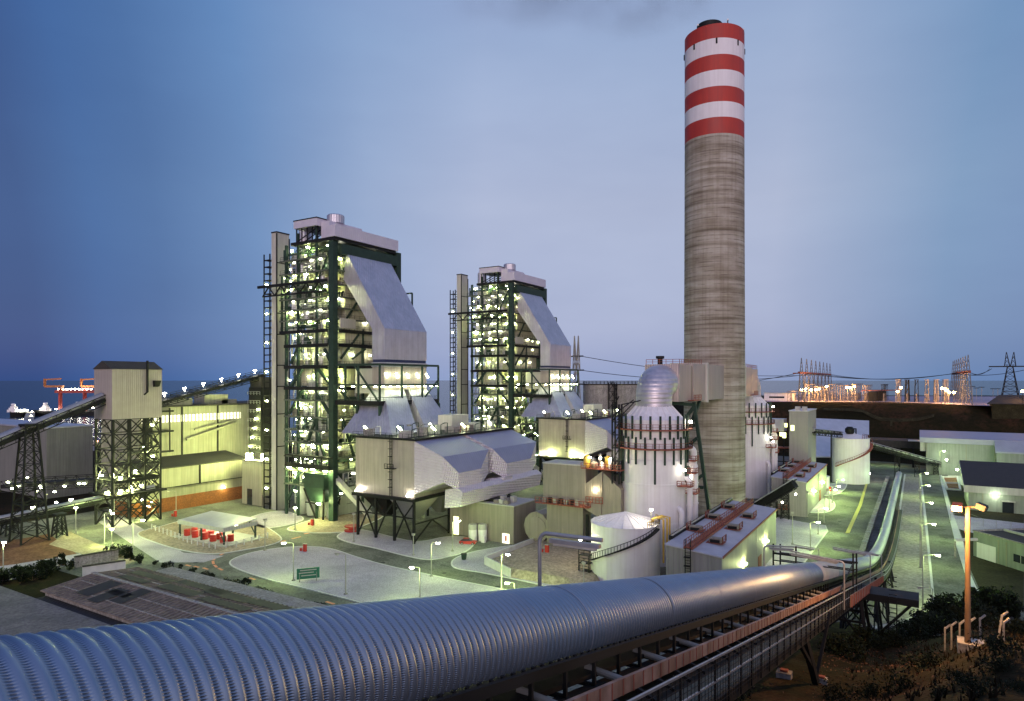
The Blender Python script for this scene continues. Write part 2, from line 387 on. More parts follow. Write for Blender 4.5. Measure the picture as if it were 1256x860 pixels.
# ---------------------------------------------------------------- terrain
def smooth(a, b, x):
    t = max(0, min(1, (x-a)/(b-a))); return t*t*(3-2*t)
def terr(x, y):
    X, Y = toV(x, y)
    yy = y + 3*mnoise.noise((x*.05, y*.05, 3.1))
    hill = 38.35-.315*yy if yy > 0 else 38.35
    hill += 1.9*smooth(.5, 4.5, x)*smooth(22, 38, y)*(1-smooth(100, 125, y))
    hill -= .72*max(0, -x-5.2-6.5*smooth(25, 45, y))+(3.0-1.3*smooth(36, 48, y)-1.2*smooth(62, 85, y))*(1-smooth(-3.4, 2.6, x))
    hill += .6*mnoise.noise((x*.22, y*.22, 0))+.22*mnoise.noise((x*.8, y*.8, 5)) if y > 1 else 0
    hill = max(-.06, hill)
    cx = max(295, 390-.085*min(0, X-150)-.60*max(0, X-150))
    plat = 27*smooth(cx-34, cx+2, Y)*smooth(84, 118, X)
    plat *= 1-smooth(560, 640, Y)
    if plat > .2 and Y < cx: plat = max(0, plat+.9*mnoise.noise((x*.06, y*.06, 9)))
    sea = -15*max(smooth(425, 470, Y)*smooth(-40, -70, X) if X < -40 else 0, smooth(610, 680, Y))
    return max(hill, plat)+(sea if plat < 1 else sea*(1-smooth(0, 27, plat)))
mb = MB()
def axis(lo, hi, fine, f0, f1, coarse):
    a = []; t = lo
    while t < hi:
        a.append(t); t += fine if f0 <= t < f1 else coarse
    a.append(hi); return a
xs = axis(-900, 900, 1.6, -40, 70, 14); ys = axis(-120, 1000, 1.6, -2, 135, 14)
mb.v = [(x, y, terr(x, y)) for y in ys for x in xs]; nx = len(xs)
for j in range(len(ys)-1):
    for i in range(nx-1):
        mb.f.append((j*nx+i, j*nx+i+1, (j+1)*nx+i+1, (j+1)*nx+i)); mb.m.append(0)
def groundmat():
    m, nt, b = nodes('dark_earth_and_scrub')
    tc = N(nt, 'ShaderNodeTexCoord').outputs['Object']
    n1 = noisen(nt, tc, .05, 6); n2 = noisen(nt, tc, .5, 5, .7); n3 = noisen(nt, tc, 4, 3, .7)
    c = ramp(nt, n1, [(.3, (.014,.015,.007)), (.5, (.026,.022,.011)), (.7, (.07,.036,.02))])
    c = mixc(nt, ramp(nt, n2, [(.45,(0,0,0)),(.62,(1,1,1))]), c, (.018,.018,.008))
    mm = N(nt, 'ShaderNodeMix', data_type='RGBA', blend_type='MULTIPLY'); mm.inputs[0].default_value = .9
    nt.links.new(c, mm.inputs[6]); nt.links.new(ramp(nt, n3, [(.3,(.45,.45,.45)),(.7,(1.4,1.35,1.3))]), mm.inputs[7])
    nt.links.new(mm.outputs[2], b.inputs['Base Color']); b.inputs['Roughness'].default_value = .95; b.inputs['Specular IOR Level'].default_value = .05
    bp = N(nt, 'ShaderNodeBump'); bp.inputs['Strength'].default_value = .7; bp.inputs['Distance'].default_value = .25
    nt.links.new(mathn(nt, 'ADD', n2, mathn(nt, 'MULTIPLY', n3, .3)), bp.inputs['Height']); nt.links.new(bp.outputs[0], b.inputs['Normal'])
    return m
M['ground'] = groundmat()
tag(mb.build('ground', M['ground'], smooth=True), 'dark scrubby ground of hillside, plant level and plateau', kind='structure')
def seamat():
    m, nt, b = nodes('dusk_sea')
    b.inputs['Base Color'].default_value = (.007,.028,.06,1); b.inputs['Roughness'].default_value = .22; b.inputs['IOR'].default_value = 1.33
    tc = N(nt, 'ShaderNodeTexCoord').outputs['Object']
    n = noisen(nt, tc, .12, 5, .7); bp = N(nt, 'ShaderNodeBump'); bp.inputs['Strength'].default_value = .6; bp.inputs['Distance'].default_value = 1.2
    nt.links.new(n, bp.inputs['Height']); nt.links.new(bp.outputs[0], b.inputs['Normal'])
    return m
mb = MB(); mb.add([(-40000,-2000,-8),(40000,-2000,-8),(40000,50000,-8),(-40000,50000,-8)], [(0,1,2,3)])
tag(mb.build('sea', seamat()), 'dark blue sea to the horizon', kind='structure')

def flat(name, pts, z, m, label=None, h=None, zpix=0.0):
    """ground sheet (or kerbed slab of height h) outlined by picture points"""
    P = [G(u, v, zpix) for u, v in pts]
    return flatp(name, [(p.x, p.y) for p in P], z, m, label, h)
def flatp(name, P, z, m, label=None, h=None):
    mb = MB()
    a = sum(P[i][0]*P[(i+1) % len(P)][1]-P[(i+1) % len(P)][0]*P[i][1] for i in range(len(P)))
    if a < 0: P = P[::-1]
    if h: mb.prism(P, z-.05, z+h)
    else: mb.add([(x, y, z) for x, y in P], [tuple(range(len(P)))])
    return tag(mb.build(name, m), label, kind='structure')
def curve(pts, n=6):
    out = []; P = [Vector(p) for p in pts]; L = len(P)
    for i in range(L):
        a, b, c, d = P[i-1], P[i], P[(i+1) % L], P[(i+2) % L]
        for k in range(n):
            t = k/n
            out.append(tuple(.5*((2*b)+(c-a)*t+(2*a-5*b+4*c-d)*t*t+(3*b-a-3*c+d)*t**3)))
    return out
def island(pts, m, label, crv=True, h=.13, name='gravel_island'):
    """kerbed island: pale kerb ring with a gravel bed inside"""
    if crv: pts = curve(pts)
    P = [G(u, v) for u, v in pts]; P = [(p.x, p.y) for p in P]
    flatp('kerb', P, 0, M['kerb'], None, h)
    n = len(P); a = sum(P[i][0]*P[(i+1) % n][1]-P[(i+1) % n][0]*P[i][1] for i in range(n)); s = 1 if a > 0 else -1
    Q = []
    for i in range(n):
        t = Vector(P[(i+1) % n])-Vector(P[i-1]); t.normalize() if t.length > 0 else None
        Q.append((P[i][0]-s*t.y*.35, P[i][1]+s*t.x*.35))
    return flatp(name, Q, h+.006, m, label)
# the plant yard: one worn asphalt sheet that the roads run through
flatp('road', [(-215,70),(60,70),(60,352),(30,352),(-10,372),(-60,410),(-215,330)], .004, M['asphalt'], 'worn asphalt roads of the plant yard')
island([(281,690),(298,681),(330,674),(370,670.5),(405,673),(440,684),(480,695),(560,712),(640,728),(720,752),(640,790),(520,768),(462,746),(380,724),(330,712),(292,699)], M['gravel'], 'large pale gravel island inside the road loop')
island([(413,659),(424,652),(445,650),(507,664),(545,659),(570,659),(583,665),(572,677),(548,684),(525,687),(500,683),(460,673),(428,666)], M['gravel'], 'pale gravel apron in front of the filter house')
island([(553,691),(562,683),(590,675),(640,668),(700,664),(760,690),(745,735),(690,724),(640,713),(590,703),(560,698)], M['gravel'], 'pale gravel island round the earth mound')
island([(168,655),(200,645),(250,634),(310,640),(344,658),(338,667),(300,675),(262,680),(225,676),(190,666)], M['sand'], 'sandy island under the drum shelter')
island([(300,640),(318,631),(345,627),(366,632),(372,638),(352,645),(322,648)], M['gravel'], 'small gravel patch beside the lift shaft')
island([(352,650),(372,641),(410,632),(470,632),(440,648),(420,653),(385,654)], M['sand'], 'sandy apron under the boiler house')
island([(948,634),(985,641),(1013,645),(1016,652),(1004,668),(985,694),(930,700),(928,640)], M['gravel'], 'gravel island beside the nearer slab-roofed hall', False)
island([(948,611),(982,614),(1010,612),(1022,615),(1024,623),(1012,629),(985,628),(952,622)], M['gravel'], 'gravel island before the farther slab-roofed hall')
island([(985,604),(1000,597),(1035,592),(1038,598),(1028,606),(1010,608)], M['gravel'], 'gravel strip below the white silo')
# pavement strips at the left
flat('pavement', [(120,640),(150,634),(225,678),(275,682),(250,690),(196,690)], .02, M['gravel'], 'pale pavement wedge along the left road')
flat('pavement', [(60,668),(85,652),(168,688),(150,694)], .024, M['sand'], 'sandy strip left of the road')
flat('dirt', [(-40,672),(60,655),(98,682),(20,700),(-40,705)], .012, M['dirt'], 'reddish bare earth at the left edge')
flat('path', [(-40,700),(20,692),(98,679),(108,686),(40,706),(-40,722)], .028, M['gravel'], 'pale footpath at the left edge')
# right-hand side: paved median, road, kerbs, dark grass
flat('paved_median', [(1111,582),(1128,582),(1134,640),(1140,700),(1144,742),(1133,752),(1100,764),(1055,772),(1092,712),(1103,640)], .10, M['paving'], 'grey paved median with cross joints between conveyor and road')
flat('kerb', [(1128,582),(1130,582),(1137,640),(1143,700),(1147,742),(1135,755),(1100,767),(1055,775),(1055,772),(1100,764),(1133,752),(1144,742),(1140,700),(1134,640)], .0, M['kerb'], 'kerb of the paved median', .13)
flat('kerb', [(1109,582),(1111,582),(1103,640),(1092,712),(1089,712),(1100,640)], .0, M['kerb'], 'kerb along the conveyor trench', .14)
flat('kerb', [(1152,583),(1155,583),(1167,625),(1182,667),(1188,700),(1198,722),(1232,742),(1256,748),(1256,751),(1228,746),(1193,726),(1183,702),(1172,667),(1162,625)], .0, M['kerb'], 'white kerb sweeping along the right side of the road', .16)
flat('kerb', [(1066,580),(1068,580),(1057,620),(1042,654),(1037,654),(1053,620)], .0, M['ypaint'], 'yellowish kerb along the left of the conveyor', .1)
flat('grass', [(1158,592),(1256,592),(1256,744),(1232,740),(1200,720),(1190,698),(1183,667)], .012, M['drygrass'], 'dark rough grass beside the right road')
flat('yard', [(1168,632),(1256,642),(1256,660),(1200,655),(1185,652),(1174,648)], .02, M['gravel'], 'pale fenced yard in front of the dark-roofed store')
flat('yard', [(1150,560),(1256,572),(1256,600),(1190,600),(1165,588)], .02, M['palegreen'], 'pale yard between the two right-hand buildings')
flatp('yard', [tuple(W(u, 492, Y).xy) for u, Y in ((940,398),(1090,392),(1150,366),(1187,343),(1220,330),(1225,520),(945,545))], 27.03, M['gravel'], 'pale gravelled floor of the switchyard')
flat('quay', [(-60,556),(118,553),(118,547),(-60,549)], .05, M['conc'], 'pale quay edge along the sea')
# faint tracks over the dark slope
def march(u, v, Y0, Y1):
    Y = Y0
    while Y < Y1:
        p = W(u, v, Y)
        if p.z <= terr(p.x, p.y): return p
        Y += .5
    return p
for k, tr in enumerate(([(1058,505),(1070,512),(1080,516),(1104,516.5),(1127,515),(1146,511)], [(1093,517),(1093.4,528),(1093,541)], [(1068,542),(1095,542),(1130,541)], [(1010,503),(1040,503),(1060,505)])):
    P = [march(u, v, 270, 420) for u, v in tr]; mb = MB()
    for a, b in zip(P[:-1], P[1:]):
        n = 6
        for i in range(n):
            q0 = a+(b-a)*i/n; q1 = a+(b-a)*(i+1)/n; s = Vector((.5, .5, 0)) if k == 1 else Vector((.15, .7, 0))
            pts = [q0-s, q1-s, q1+s, q0+s]; mb.add([(p.x, p.y, terr(p.x, p.y)+.25) for p in pts], [(0,1,2,3)])
    tag(mb.build('path', M['drygrass']), 'faint track across the dark slope', kind='structure')
for u, v in ((350,690),(545,703),(470,690),(150,665),(1015,680),(1030,640),(1160,660),(1150,625),(240,690),(610,720)):
    q = G(u, v); mb = MB(); mb.lathe(q.x, q.y, [(.5,.006),(.5,.02)], 14); tag(mb.build('manhole_cover', M['black']), 'round manhole cover in the road', kind='structure')
# orange dashes on the road bend
def dash(pts, w=.28):
    P = [G(u, v) for u, v in pts]; mb = MB()
    for a, b in zip(P[:-1], P[1:]):
        d = (b-a).normalized(); s = Vector((-d.y, d.x, 0))*w
        mb.add([a-s+Vector((0,0,.009)), b-s+Vector((0,0,.009)), b+s+Vector((0,0,.009)), a+s+Vector((0,0,.009))], [(0,1,2,3)])
    return mb
for seg in ([(373,655),(391,651.5)],[(358,661),(369,658.3)],[(343,664.5),(351,662.8)],[(326,668),(335,666)],[(311,670.5),(321,668.8)],[(295,673),(303,671)],[(281,676.5),(289,674.3)],[(270,681),(276,678)],[(262,687),(264,683)],[(262,692),(261,688)],[(266,696),(263,693)],[(273,699.5),(268,697)],[(228,693),(234,694.5)],[(238,694.5),(244,696)],[(249,696.5),(255,698.5)],[(306,709),(313,711)],[(400,738),(410,741)]):
    tag(dash(seg).build('road_marking', M['dash']), 'orange dash painted on the road', kind='structure')
# ================================================================= boiler house (built once, copied for the second unit)
UNIT = 96.5
BX0, BX1, BY0, BY1 = -166.4, -141.2, 134.2, 159.3
def bz(v): return H+(HZ-v)/F*188.2
boiler = thing('boiler_house', 'larger, nearer open steel boiler house of lit decks and pipes beside the coal bunker building', 'boiler house', (BX1, BY0, 0), 'boiler houses')
def part(mb, name, m, par=None, smooth=False): return mb.build(name, m, par or boiler, smooth)
gm, bm = M['green'], M['black']
# columns
ZR = 79.0
for x, y, w, z0, z1 in ((BX1-.8, BY0+.8, 1.8, 0, 80), (BX1-1.0, BY1-1, 2.0, 0, 80), (-156.2, BY0+.6, .6, 0, 83), (-148.4, BY0+.6, .6, 0, 86), (-163.3, BY0+.6, .5, 54, 71), (-161.3, BY0+.6, .7, 0, 80),
                        (-158.6, BY1-1, 1.4, 0, 80), (-158.8, 146.5, .8, 0, 80), (BX1-.6, 146.5, .6, 0, 55), (BX1-.6, 152.5, .6, 0, 44), (-153.5, BY1-1, 1.2, 0, 80), (-159.0, BY0+3.6, .8, 0, 78)):
    part(MB().cbox(x, y, z0, w, w, z1-z0), 'column', gm)
FLOORS = [9.5, 13.8, 17.7, 21.9, 25.6, 29.4, 34.3, 38.0, 44.2, 50.4, 54.5, 57.6, 60.7, 63.9, 67.4, 71.4, 75.4]
def fx0(z): return -163.6 if z > 54 else -161.6
for k, z in enumerate(FLOORS):
    mb = MB(); hv = z in (54.5, 50.4, 44.2, 38.0)
    x0 = fx0(z)
    ring = [(x0, BX1, BY0, BY0+5.2), (BX1-5, BX1, BY0+5.2, BY1), (-161.6, -156.5, BY0+5.2, BY1), (-156.5, BX1-5, BY1-3, BY1)]
    for a, b, c, d in ring: mb.box(a, b, c, d, z-.12, z)
    e = .95 if hv else .45
    mb.bar((x0, BY0-.02, z-e/2-.02), (BX1-2.2, BY0-.02, z-e/2-.02), .3, e); mb.bar((BX1+.02, BY0+2.2, z-e/2-.02), (BX1+.02, BY1, z-e/2-.02), .3, e)
    part(mb, 'floor_deck', bm if hv else M['grating'])
    rl = MB().rail([(x0+.1, BY0+.1, z), (BX1-2.3, BY0+.1, z)], 1.1, .035, 2.1); rl.rail([(BX1-.1, BY0+2.3, z), (BX1-.1, BY1, z)], 1.1, .035, 2.1)
    part(rl, 'handrail', M['green'])
# bracing on the two faces in sight, some of it bent like arches
def br(a, b, w=.55): part(MB().bar(a, b, w), 'brace', gm)
y0 = BY0+.5; x1 = BX1-.5
for (u0, v0), (u1, v1) in (((405,306),(389,348)), ((389,344),(374,372)), ((357,474),(372,450)), ((372,449),(388,449)), ((388,450),(407,474)), ((355,507),(371,478)), ((387,478),(404,507)), ((353,613),(372,570)), ((357,446),(368,421)), ((398,428),(407,447)), ((378,540),(388,512)), ((398,560),(389,530))):
    def onface(u, v):
        X0, Y0 = toV(BX1, y0); s = solve(X0, Y0, -CT, ST, u); return Vector((BX1-s, y0, zat(v, BX1-s, y0)))
    br(onface(u0, v0), onface(u1, v1), .7 if v0 > 400 else .5)
for (u0, v0), (u1, v1) in (((418,402),(440,367)), ((418,440),(440,410)), ((432,440),(448,428)), ((418,480),(436,500)), ((420,512),(434,560))):
    def onx(u, v):
        X0, Y0 = toV(x1, BY0); s = solve(X0, Y0, ST, CT, u); return Vector((x1, BY0+s, zat(v, x1, BY0+s)))
    br(onx(u0, v0), onx(u1, v1), .55)
# outrigger truss at two-thirds height, past the lift shaft
mb = MB(); mb.bar((-172.8, BY0-.6, 68.2), (BX1-2, BY0-.6, 68.2), .5, .8); mb.bar((-170.5, BY0-.6, 65.2), (BX1-2, BY0-.6, 65.2), .35, .45)
xx = -170.5; up = True
while xx < BX1-4:
    mb.bar((xx, BY0-.6, 65.2 if up else 68), (xx+2.7, BY0-.6, 68 if up else 65.2), .3); xx += 2.7; up = not up
part(mb, 'outrigger_truss', bm)
# furnace casing and rear-pass casing inside the frame
fc = mat('furnace_casing_sheet', (.56, .55, .38), .55, .1, var=.12, scale=.3, ribs=1.1, ribd=.4, streak=.3)
mb = MB(); mb.box(-158.6, -147.0, 140.2, 155.6, 27, 77.5); part(mb, 'furnace_casing', fc)
mb = MB(); mb.loft([[(-158.6,140.2,26.9),(-147,140.2,26.9),(-147,155.6,26.9),(-158.6,155.6,26.9)][::-1], [(-158.6,146.5,13),(-147,146.5,13),(-147,149.5,13),(-158.6,149.5,13)][::-1]]); part(mb, 'furnace_hopper', fc)
mb = MB(); mb.box(-147.0, -141.8, 139.4, 157.5, 50.6, 69); part(mb, 'rear_pass_casing', fc)
mb = MB(); mb.box(-146.9, -143, 139.0, 157.3, 34.6, 50.2); part(mb, 'economiser_casing', fc)
mb = MB(); mb.box(-157.5, -147.4, 136.2, 140.1, 38.3, 43.6); part(mb, 'wind_box', fc)
mb = MB(); mb.box(-159.3, -157.7, 136.6, 140, 38.3, 43.6); part(mb, 'wind_box', fc)
# two coal-mill style drums, hoppers, fans at the low floors
for x in (-157.6, -153.5, -149.4, -145.4): part(MB().lathe(x, 137.4, [(1.2,.1),(1.5,1),(1.5,4.5),(.8,6.4),(.5,9.0)], 14), 'coal_mill', M['palegreen'], smooth=True)
mb = MB(); mb.box(-158, -146, 141, 155, .05, 8); part(mb, 'mill_bay_wall', M['palegreen'])
# pipework and plant on each floor
for k, z in enumerate(FLOORS):
    zn = FLOORS[k+1] if k+1 < len(FLOORS) else 79
    h = zn-z; mb = MB(); BX0 = fx0(z)
    for _ in range(8):
        zz = z+rng.uniform(.25, .92)*h; r = rng.choice((.12, .16, .25, .35)); yy = BY0+rng.uniform(1.2, 4.8); xa = rng.uniform(BX0, -152); xb = xa+rng.uniform(4, 14)
        mb.path([(xa, yy, z+.1), (xa, yy, zz-.6), (xa+.5, yy, zz), (min(xb, BX1-2), yy, zz), (min(xb, BX1-2), yy+1.5, zz)], r, 7)
    for _ in range(3):
        zz = z+rng.uniform(.35, .9)*h; r = rng.choice((.12, .2, .3)); xx = BX1-rng.uniform(1.2, 4.6); ya = rng.uniform(BY0+3, 147); yb = ya+rng.uniform(3, 11)
        mb.path([(xx, ya, z+.1), (xx, ya, zz-.5), (xx, ya+.5, zz), (xx, yb, zz), (xx-1.2, yb, zz)], r, 7)
    for _ in range(12):
        xx = rng.uniform(BX0+.5, BX1-2); yy = BY0+rng.uniform(.8, 4.6); mb.tube((xx, yy, z+.01), (xx, yy, zn-.2), rng.choice((.1, .14, .2, .3)), 6)
    for _ in range(4):
        yy = rng.uniform(BY0+3, BY1-1); xx = BX1-rng.uniform(.8, 4.4); mb.tube((xx, yy, z+.01), (xx, yy, zn-.2), rng.choice((.1, .16, .24)), 6)
    tag(part(mb, 'pipework', (M['galv'], M['green'], M['palegreen'])[k % 3]), kind='stuff')
    mb = MB()
    for _ in range(5):
        w, d, hh = rng.uniform(.7, 2.4), rng.uniform(.6, 1.6), rng.uniform(.8, min(2.6, h*.75)); mb.cbox(rng.uniform(BX0+1.5, BX1-3.5), BY0+rng.uniform(1.4, 4), z+.01, w, d, hh)
    for _ in range(4):
        w, d, hh = rng.uniform(.6, 1.4), rng.uniform(.8, 2.4), rng.uniform(.8, min(2.4, h*.7)); mb.cbox(BX1-rng.uniform(1.2, 3.6), rng.uniform(BY0+3, BY1-1.5), z+.01, w, d, hh)
    tag(part(mb, 'plant_cabinets', (M['green'], M['palegreen'], M['brownclad'])[k % 3]), kind='stuff')
    for _ in range(2 if h > 3.3 else 1):
        r = rng.uniform(.5, .8); xx = rng.uniform(BX0+3, BX1-5); yy = BY0+rng.uniform(1.2, 3); L = rng.uniform(1.6, 3.0)
        mb = MB(); mb.lathe(xx, yy, [(.2, z+.02), (r, z+.3), (r, z+min(h-.6, 2.4)), (.15, z+min(h-.3, 2.8))], 12); part(mb, 'vessel', rng.choice((M['white'], M['galv'], M['panel'])), smooth=True)
# fine scaffold tubes, cable trays and stair stringers over both open faces
for fm, ns in ((M['palegreen'], 260), (M['galv'], 260), (M['green'], 200)):
    mb = MB()
    for _ in range(ns):
        z = rng.uniform(3, 77); L = rng.uniform(1.2, 5); k = rng.random(); w = rng.choice((.09, .12, .18))
        if rng.random() < .62:
            x = rng.uniform(fx0(z)+.3, BX1-2.5); y = BY0+rng.uniform(.3, 3.2); d = (L, 0, 0) if k < .4 else (0, 0, min(L, 79-z)) if k < .8 else (L*.7, 0, min(L*.7, 79-z))
            q = (min(x+d[0], BX1-2), y, z+d[2])
        else:
            x = BX1-rng.uniform(.2, 3.5); y = rng.uniform(BY0+2.5, BY1-4); d = (0, L, 0) if k < .4 else (0, 0, min(L, 79-z)) if k < .8 else (0, L*.7, min(L*.7, 79-z))
            if z > 54 and y > BY0+8: continue
            q = (x, min(y+d[1], BY1-.5), z+d[2])
        mb.bar((x, y, z), q, w)
    tag(part(mb, 'scaffold_tubes', fm), kind='stuff')
# lamps under the decks
lampm = M['lampg']; nl = 0
for k, z in enumerate(FLOORS):
    zn = FLOORS[k+1] if k+1 < len(FLOORS) else 79.0
    BX0 = fx0(z); zl = zn-.75 if zn-z < 4.2 else z+3.0
    for j in range(4 if k in (0, 5, 9) else 5):
        if nl >= 96: break
        if j < 3: x = BX0+1.2+(j+.5)*(BX1-BX0-3)/3+rng.uniform(-2, 2); y = BY0+rng.uniform(.25, 2.4)
        else: x = BX1-rng.uniform(.3, 1.6); y = BY0+3.5+(j-3)*9+rng.uniform(0, 7)
        part(MB().cbox(x, y, zl, rng.uniform(.35, .9), .35, rng.uniform(.16, .4)), 'lamp', rng.choice((lampm, lampm, M['lampb'], M['lampw']))); nl += 1
mb = MB()
for k, z in enumerate(FLOORS):
    zn = FLOORS[k+1] if k+1 < len(FLOORS) else 79.0
    for j in range(6):
        zz = z+rng.uniform(1.4, max(1.6, min(3.2, zn-z-.5))); w = rng.uniform(.35, .8)
        if j < 4: mb.cbox(fx0(z)+.6+rng.uniform(0, BX1-fx0(z)-2), BY0+rng.uniform(.2, 4.0), zz, w, .3, .22)
        else: mb.cbox(BX1-rng.uniform(.2, 3.0), BY0+rng.uniform(3, 24), zz, .3, w, .22)
BX0 = -166.4
for j in range(8): mb.cbox(-159+j*2.3, BY0-.4+rng.uniform(0, 3), 7.2, .7, .4, .25)
for j in range(4): mb.cbox(BX1-1, BY0+4+j*6, 7.2, .4, .7, .25)
tag(part(mb, 'lamp_cluster', M['lampb']), kind='stuff')
# lift shaft and caged stair tower at the far left edge
mb = MB(); mb.box(-171, -168.6, 137.2, 141.9, 0, 85.2); ls = part(mb, 'lift_shaft', M['panel'])
mb = MB(); mb.box(-171.1, -168.5, 137.1, 142.0, 85.2, 85.6); part(mb, 'shaft_cap', bm, ls)
mb = MB()
for z in (76, 60.5, 54, 44.5, 38, 29.5, 19.5): mb.bar((-168.55, 137.2, z), (-168.55, 141.9, z), .16, .3)
mb.bar((-168.55, 137.16, 0), (-168.55, 137.16, 85), .3); mb.bar((-168.5, 141.9, 0), (-168.5, 141.9, 84), .3); part(mb, 'shaft_trim', bm, ls)
mb = MB(); X0, X1 = -174.6, -171.9
for x in (X0, X1):
    for y in (137.3, 139.5): mb.bar((x, y, 0), (x, y, 79), .3)
z = 1.5; up = 1
while z < 78:
    mb.bar((X0, 137.3, z), (X1, 137.3, z), .3, .35); mb.box(X0, X1, 137.3, 139.5, z-.06, z+.06); mb.bar((X0, 139.5, z), (X1, 139.5, z+2.1), .16); z += 2.1
part(mb, 'stair_tower', bm)
for z in range(6, 76, 9): part(MB().cbox(-173.2, 137.1, z+.3, .7, .3, .3), 'lamp', lampm) if nl < 100 else None; nl += 1
# roof, fascias, vents
mb = MB(); mb.box(BX0+8, BX1+.8, BY0-.3, BY1+.4, 79.4, 80.3); part(mb, 'roof_slab', bm)
mb = MB(); mb.box(BX1-2.4, BX1+1.4, BY0-.6, BY1+.8, 80.3, 83.6); rf = part(mb, 'roof_house', M['fascia'])
mb = MB(); mb.box(-156.8, -147.2, BY0-.6, BY0+9, 84.2, 86.3); r2 = part(mb, 'penthouse_roof', M['fascia'])
part(MB().box(-156.9, -147.1, BY0-.7, BY0+9.1, 86.3, 86.6), 'roof_edge', bm, r2)
mb = MB(); mb.box(-147.1, BX1-2.5, BY0+1, BY0+14, 80.32, 85.4); part(mb, 'penthouse', M['fascia'])
part(MB().lathe(-145.4, BY0+5, [(2.5,85.4),(2.5,87.6),(2.2,87.9)], 24), 'roof_vent', M['alu'], smooth=True)
part(MB().lathe(-160.5, BY0+7, [(1.9,79),(1.9,85.6),(1.7,85.8)], 20), 'roof_vent', M['alu'], smooth=True)
mb = MB()
for i in range(5): mb.bar((-156.5, BY0+.3+i*2, 80.4), (-147.4, BY0+.3+i*2, 84), .25); mb.bar((-156.5+i*2.2, BY0+.3, 80.3), (-156.5+i*2.2, BY0+.3, 84.2), .3)
part(mb, 'penthouse_frame', bm)
# heavy head beam over the duct
part(MB().box(BX1-.2, BX1+1.2, BY0+2.2, BY1+1, 75.6, 78.6), 'head_beam', gm)
mb = MB(); ye = BY1+1.6
mb.bar((BX1, ye, 80), (BX1, ye, 62), 2.0); mb.bar((BX1, ye+.4, 70), (BX1+7, ye+.4, 50), .8); mb.bar((BX1+6, ye+.4, 67), (BX1+6, ye+.4, 60), .4); mb.bar((BX1+1, ye+.4, 67), (BX1+6, ye+.4, 67), .4)
part(mb, 'end_strut', gm)
# sloping flue duct, its lower box, and the splayed legs that enter the filter house
DY0, DY1 = BY0+4.4, BY0+22.8
def rect(x0, x1, ya, yb, z0, z1=None):
    z1 = z0 if z1 is None else z1
    return [(x0, ya, z0), (x1, ya, z1), (x1, yb, z1), (x0, yb, z0)]
mb = MB(); mb.loft([rect(-126.0-4.6, -126.0, DY0, DY1, 54.2, 54.2), rect(BX1-.5, BX1+.7, DY0, DY1, 69.0, 76.6)]); fd = part(mb, 'flue_duct', M['alu'])
mb = MB(); mb.box(-130.6, -126.02, DY0+.02, DY1-.02, 45.7, 54.18); part(mb, 'duct_box', M['alu'], fd)
part(MB().box(-130.4, -126.2, DY0+.2, DY1-.2, 44.9, 45.68), 'expansion_joint', mat('blue_fabric_joint', (.02,.03,.09), .6), fd)
mb = MB(); mb.box(-130.7, -125.9, DY0-.1, DY1+.1, 43.6, 44.88); part(mb, 'duct_collar', M['alu'], fd)
mb = MB(); mb.box(-130.5, -126.1, DY0, DY1, 37.2, 43.58); part(mb, 'duct_box', M['alulow'], fd)
mb = MB(); mb.box(-138, -130.6, DY0+1, DY1-2, 36.2, 43.2); part(mb, 'air_heater', M['panel'])
for ya, yb, yc, yd in ((DY0, DY0+8.3, BY0-2.0, BY0+8.6), (DY0+10.2, DY1, BY0+12.5, BY0+25.5)):
    mb = MB(); mb.loft([rect(-136.0, -117.5, yc, yd, 25.4), rect(-130.5, -126.1, ya, yb, 37.2)]); part(mb, 'duct_leg', M['alu'], fd)
# platform round the duct foot
PX1 = -124.6; py0, py1 = BY0+1.0, BY1+1.5
mb = MB(); mb.box(BX1, PX1, py0, py1, 33.5, 34.0); mb.bar((BX1, py0-.1, 33.6), (PX1, py0-.1, 33.6), .5, 1.3); mb.bar((PX1+.1, py0, 33.6), (PX1+.1, py1, 33.6), .5, 1.3); pl = part(mb, 'platform', bm)
mb = MB()
for x, y in ((PX1, py0), (PX1, py0+9), (PX1, py0+18), (PX1, py1), (-132.5, py0), (-137.5, py0)): mb.bar((x, y, 34), (x, y, 44.2), .45)
mb.bar((BX1, py0, 44.2), (PX1, py0, 44.2), .5, .6); mb.bar((PX1, py0, 44.2), (PX1, py1, 44.2), .5, .6)
mb.bar((BX1, py0, 38.6), (PX1, py0, 38.6), .35, .45); mb.bar((PX1, py0, 38.6), (PX1, py1, 38.6), .35, .45)
mb.bar((PX1, py0+18, 34), (PX1, py1, 40), .35); mb.bar((-134, py0, 44), (-125, py0, 34), .4)
part(mb, 'platform_frame', gm, pl)
part(MB().rail([(BX1, py0, 34), (PX1, py0, 34), (PX1, py1, 34)], 1.2, .05, 1.6), 'handrail', gm, pl)
mb = MB(); mb.box(-141, PX1+.1, py0-.3, py1, 38.5, 38.6); part(mb, 'upper_deck', M['grating'], pl)
for i in range(9): part(MB().cbox(PX1-.2, py0+1.5+i*3, 38.05, .25, 1.0, .18), 'lamp', M['lampb'], pl)
for i in range(4): part(MB().cbox(-139+i*4.2, py0+.3, 38.05, 1.0, .25, .18), 'lamp', M['lampb'], pl)
for i in range(5): part(MB().bar((PX1+.9, py0+2+i*4.4, 40.6), (PX1+.1, py0+2+i*4.4, 41.8), .3), 'lamp', M['lampb'], pl)
mb = MB()
for x, y in ((PX1+.1, py0), (PX1+.1, py1), (-133, py0+.2)): mb.bar((x, y, 25), (x, y, 33), .7)
part(mb, 'platform_leg', gm, pl)
